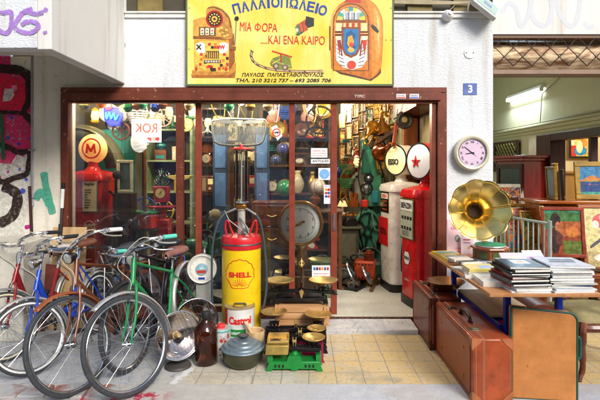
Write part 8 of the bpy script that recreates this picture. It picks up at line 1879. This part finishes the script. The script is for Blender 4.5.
# denser doorway: machinery, tools and wheels left of the projector and over it
DK = ['frying_pan','wall_clock','lantern','violin','basket','picture_frame']
for row, (py, d0, nm) in enumerate(((150,6.7,'first'),(163,6.55,'second'),(178,6.5,'third'),(194,6.45,'fourth'))):
    for i in range(5):
        px = 343+(384-343)*(i+.5)/5+rh.uniform(-2,2); d = d0+rh.uniform(-.1,.1); k = rh.choice(DK+['spoked','spoked','tool','tool','gear','gear']); cn, ch = rh.choice(CN[:4]+CN[4:8]+CN[9:]); c = (X(px,d), d, Z(py+rh.uniform(-4,4),d)); lab = f"{cn} %s hung in the doorway clutter, {nm} row, {ORD[i]} from left"
        if k in DK: hang_item(k, cn, ch, c, lab % k.replace('_',' '), .8, R(rh.uniform(-40,40))); continue
        t = thing({'spoked':'spoked_ring','tool':'iron_tool','gear':'gear_wheel'}[k], lab % {'spoked':'spoked ring','tool':'iron tool','gear':'gear wheel'}[k], {'spoked':'ring','tool':'tool','gear':'gear'}[k], c, R(rh.uniform(-40,40)), 'old things hung under the shop ceiling'); m_ = mat(ch,.4,.6,noise=.2,dirt=.3); M = RX(PI/2)
        if k == 'spoked':
            B().torus(.11,.012,M,26,6).build('rim', m_, t); b = B()
            for q in range(5): a=q*PI*2/5; b.tube([(0,0,0),(.11*math.cos(a),0,.11*math.sin(a))],.008,5)
            b.build('spokes', m_, t)
        elif k == 'gear':
            b = B(); b.lathe([(.03,-.015),(.08,-.015),(.08,.015),(.03,.015)],24,M)
            for q in range(14): a=q*PI/7; b.box((.087*math.cos(a),0,.087*math.sin(a)),(.018,.026,.016),rot=(0,-a,0))
            b.build('toothed_disc', m_, t)
        else:
            B().tube([(0,0,-.16),(.005,0,.1)],.011,6).build('handle', DARKW, t); B().prism([(-.05,.1),(.06,.12),(.05,.16),(-.06,.15)],-.015,.015).build('head', m_, t, bevel=.004)
        B().tube([(0,0,.05),(0,0,2.75-c[2])],.0025,4).build('string', BLACKM, t)
for i, (px, d, w, h, dp, c) in enumerate(((345,5.75,.22,.36,.2,'#3a3a30'),(357,6.0,.2,.22,.2,'#5a2a1c'),(366,6.05,.2,.26,.16,'#2c4a3c'),(352,5.62,.16,.14,.14,'#7a5a2c'))):
    t = thing('engine_part', f"{['grey','rust red','green','brown'][i]} cast machine part on the shop floor, {ORD[i]} from the door post", 'machine part', (X(px,d), d, .05), R(rh.uniform(-20,20)))
    B().bb(-w/2,w/2,-dp/2,dp/2,.03,h*.6).build('casting', mat(c,.5,.4,noise=.3,dirt=.4), t, bevel=.02); b = B(); b.cyl((0,-dp/2-.03,h*.4),(0,dp/2+.03,h*.4),h*.2,seg=18); b.build('drum', mat('#6a6a62',.45,.7,noise=.3,dirt=.4), t)
    b = B(); b.tube(cat_curve([(-w/2,0,.1),(-w/2-.04,-.04,h*.7),(0,-.05,h),(w/2,0,h*.6)],5),.01,6); b.bb(-w/2-.03,w/2+.03,-dp/2,-dp/2+.03,0,.03); b.build('bracket', BLACKM, t)
    B().torus(h*.24,.012,T((0,-dp/2-.04,h*.4)) @ RX(PI/2),24,6).build('hand_wheel', STEEL, t)
# more frames and wood in the right unit
for i, (px, py, d, w, h, fc, a, tl, cl) in enumerate(((553,285,4.9,.34,.44,'#8a5a28',14,-10,2),(592,240,5.3,.2,.5,'#3a2014',4,-4,0),(519,262,5.5,.5,.7,'#b8843a',-14,-10,1),(508,262,5.7,.4,.8,'#5a3420',8,-7,3),(548,262,5.35,.3,.62,'#a8752c',-12,-9,4),(572,285,4.62,.3,.36,'#5a2a14',8,-14,0))):
    p_ = P(px, py, d); picture(f"{['small brown framed picture low','narrow dark frame high','wide gold framed picture far back','tall brown framed picture far back','gold framed picture middle','dark red framed picture lowest'][i]} in the leaning heap behind the book table", (p_.x, d, max(.02, p_.z)), w, h, a, tl, fc, painting_mat(200+i, pc[cl], 7), fw=.035, group='paintings leaning together behind the metal rail')
# ================================================================== camera, light, world
cd = bpy.data.cameras.new('camera'); co = bpy.data.objects.new('camera', cd); COL.objects.link(co); scn.camera = co
co.location = (0, 0, CAMZ); co.rotation_euler = (R(90), 0, 0); cd.sensor_width = 36; cd.lens = 36 * F / 600
cd.shift_x = -5 / 600; cd.shift_y = -32 / 600; cd.clip_start = .05; cd.clip_end = 500
w = bpy.data.worlds.new('World'); scn.world = w; w.use_nodes = True; N, L = w.node_tree.nodes, w.node_tree.links
bg = N['Background']; sk = N.new('ShaderNodeTexSky'); sk.sky_type = 'NISHITA'; sk.sun_disc = False
EL, AZ = 35, 152
sk.sun_elevation = R(EL); sk.sun_rotation = R(AZ); sk.air_density = 1; sk.dust_density = 3
L.new(sk.outputs[0], bg.inputs[0]); bg.inputs[1].default_value = .125
sl = bpy.data.lights.new('sun', 'SUN'); sl.energy = 2.0; sl.angle = R(22); sl.color = (1, .97, .93); so = bpy.data.objects.new('sun', sl); COL.objects.link(so)
d = Vector((math.sin(R(AZ))*math.cos(R(EL)), math.cos(R(AZ))*math.cos(R(EL)), math.sin(R(EL))))
so.rotation_euler = d.to_track_quat('Z', 'Y').to_euler()
scn.view_settings.view_transform = 'Standard'; scn.view_settings.look = 'None'; scn.view_settings.gamma = 1; scn.view_settings.exposure = EXPO
scn.cycles.use_denoising = True; scn.cycles.max_bounces = 10; scn.cycles.transparent_max_bounces = 16; scn.cycles.sample_clamp_indirect = 6
scn.cycles.caustics_reflective = False; scn.cycles.caustics_refractive = False
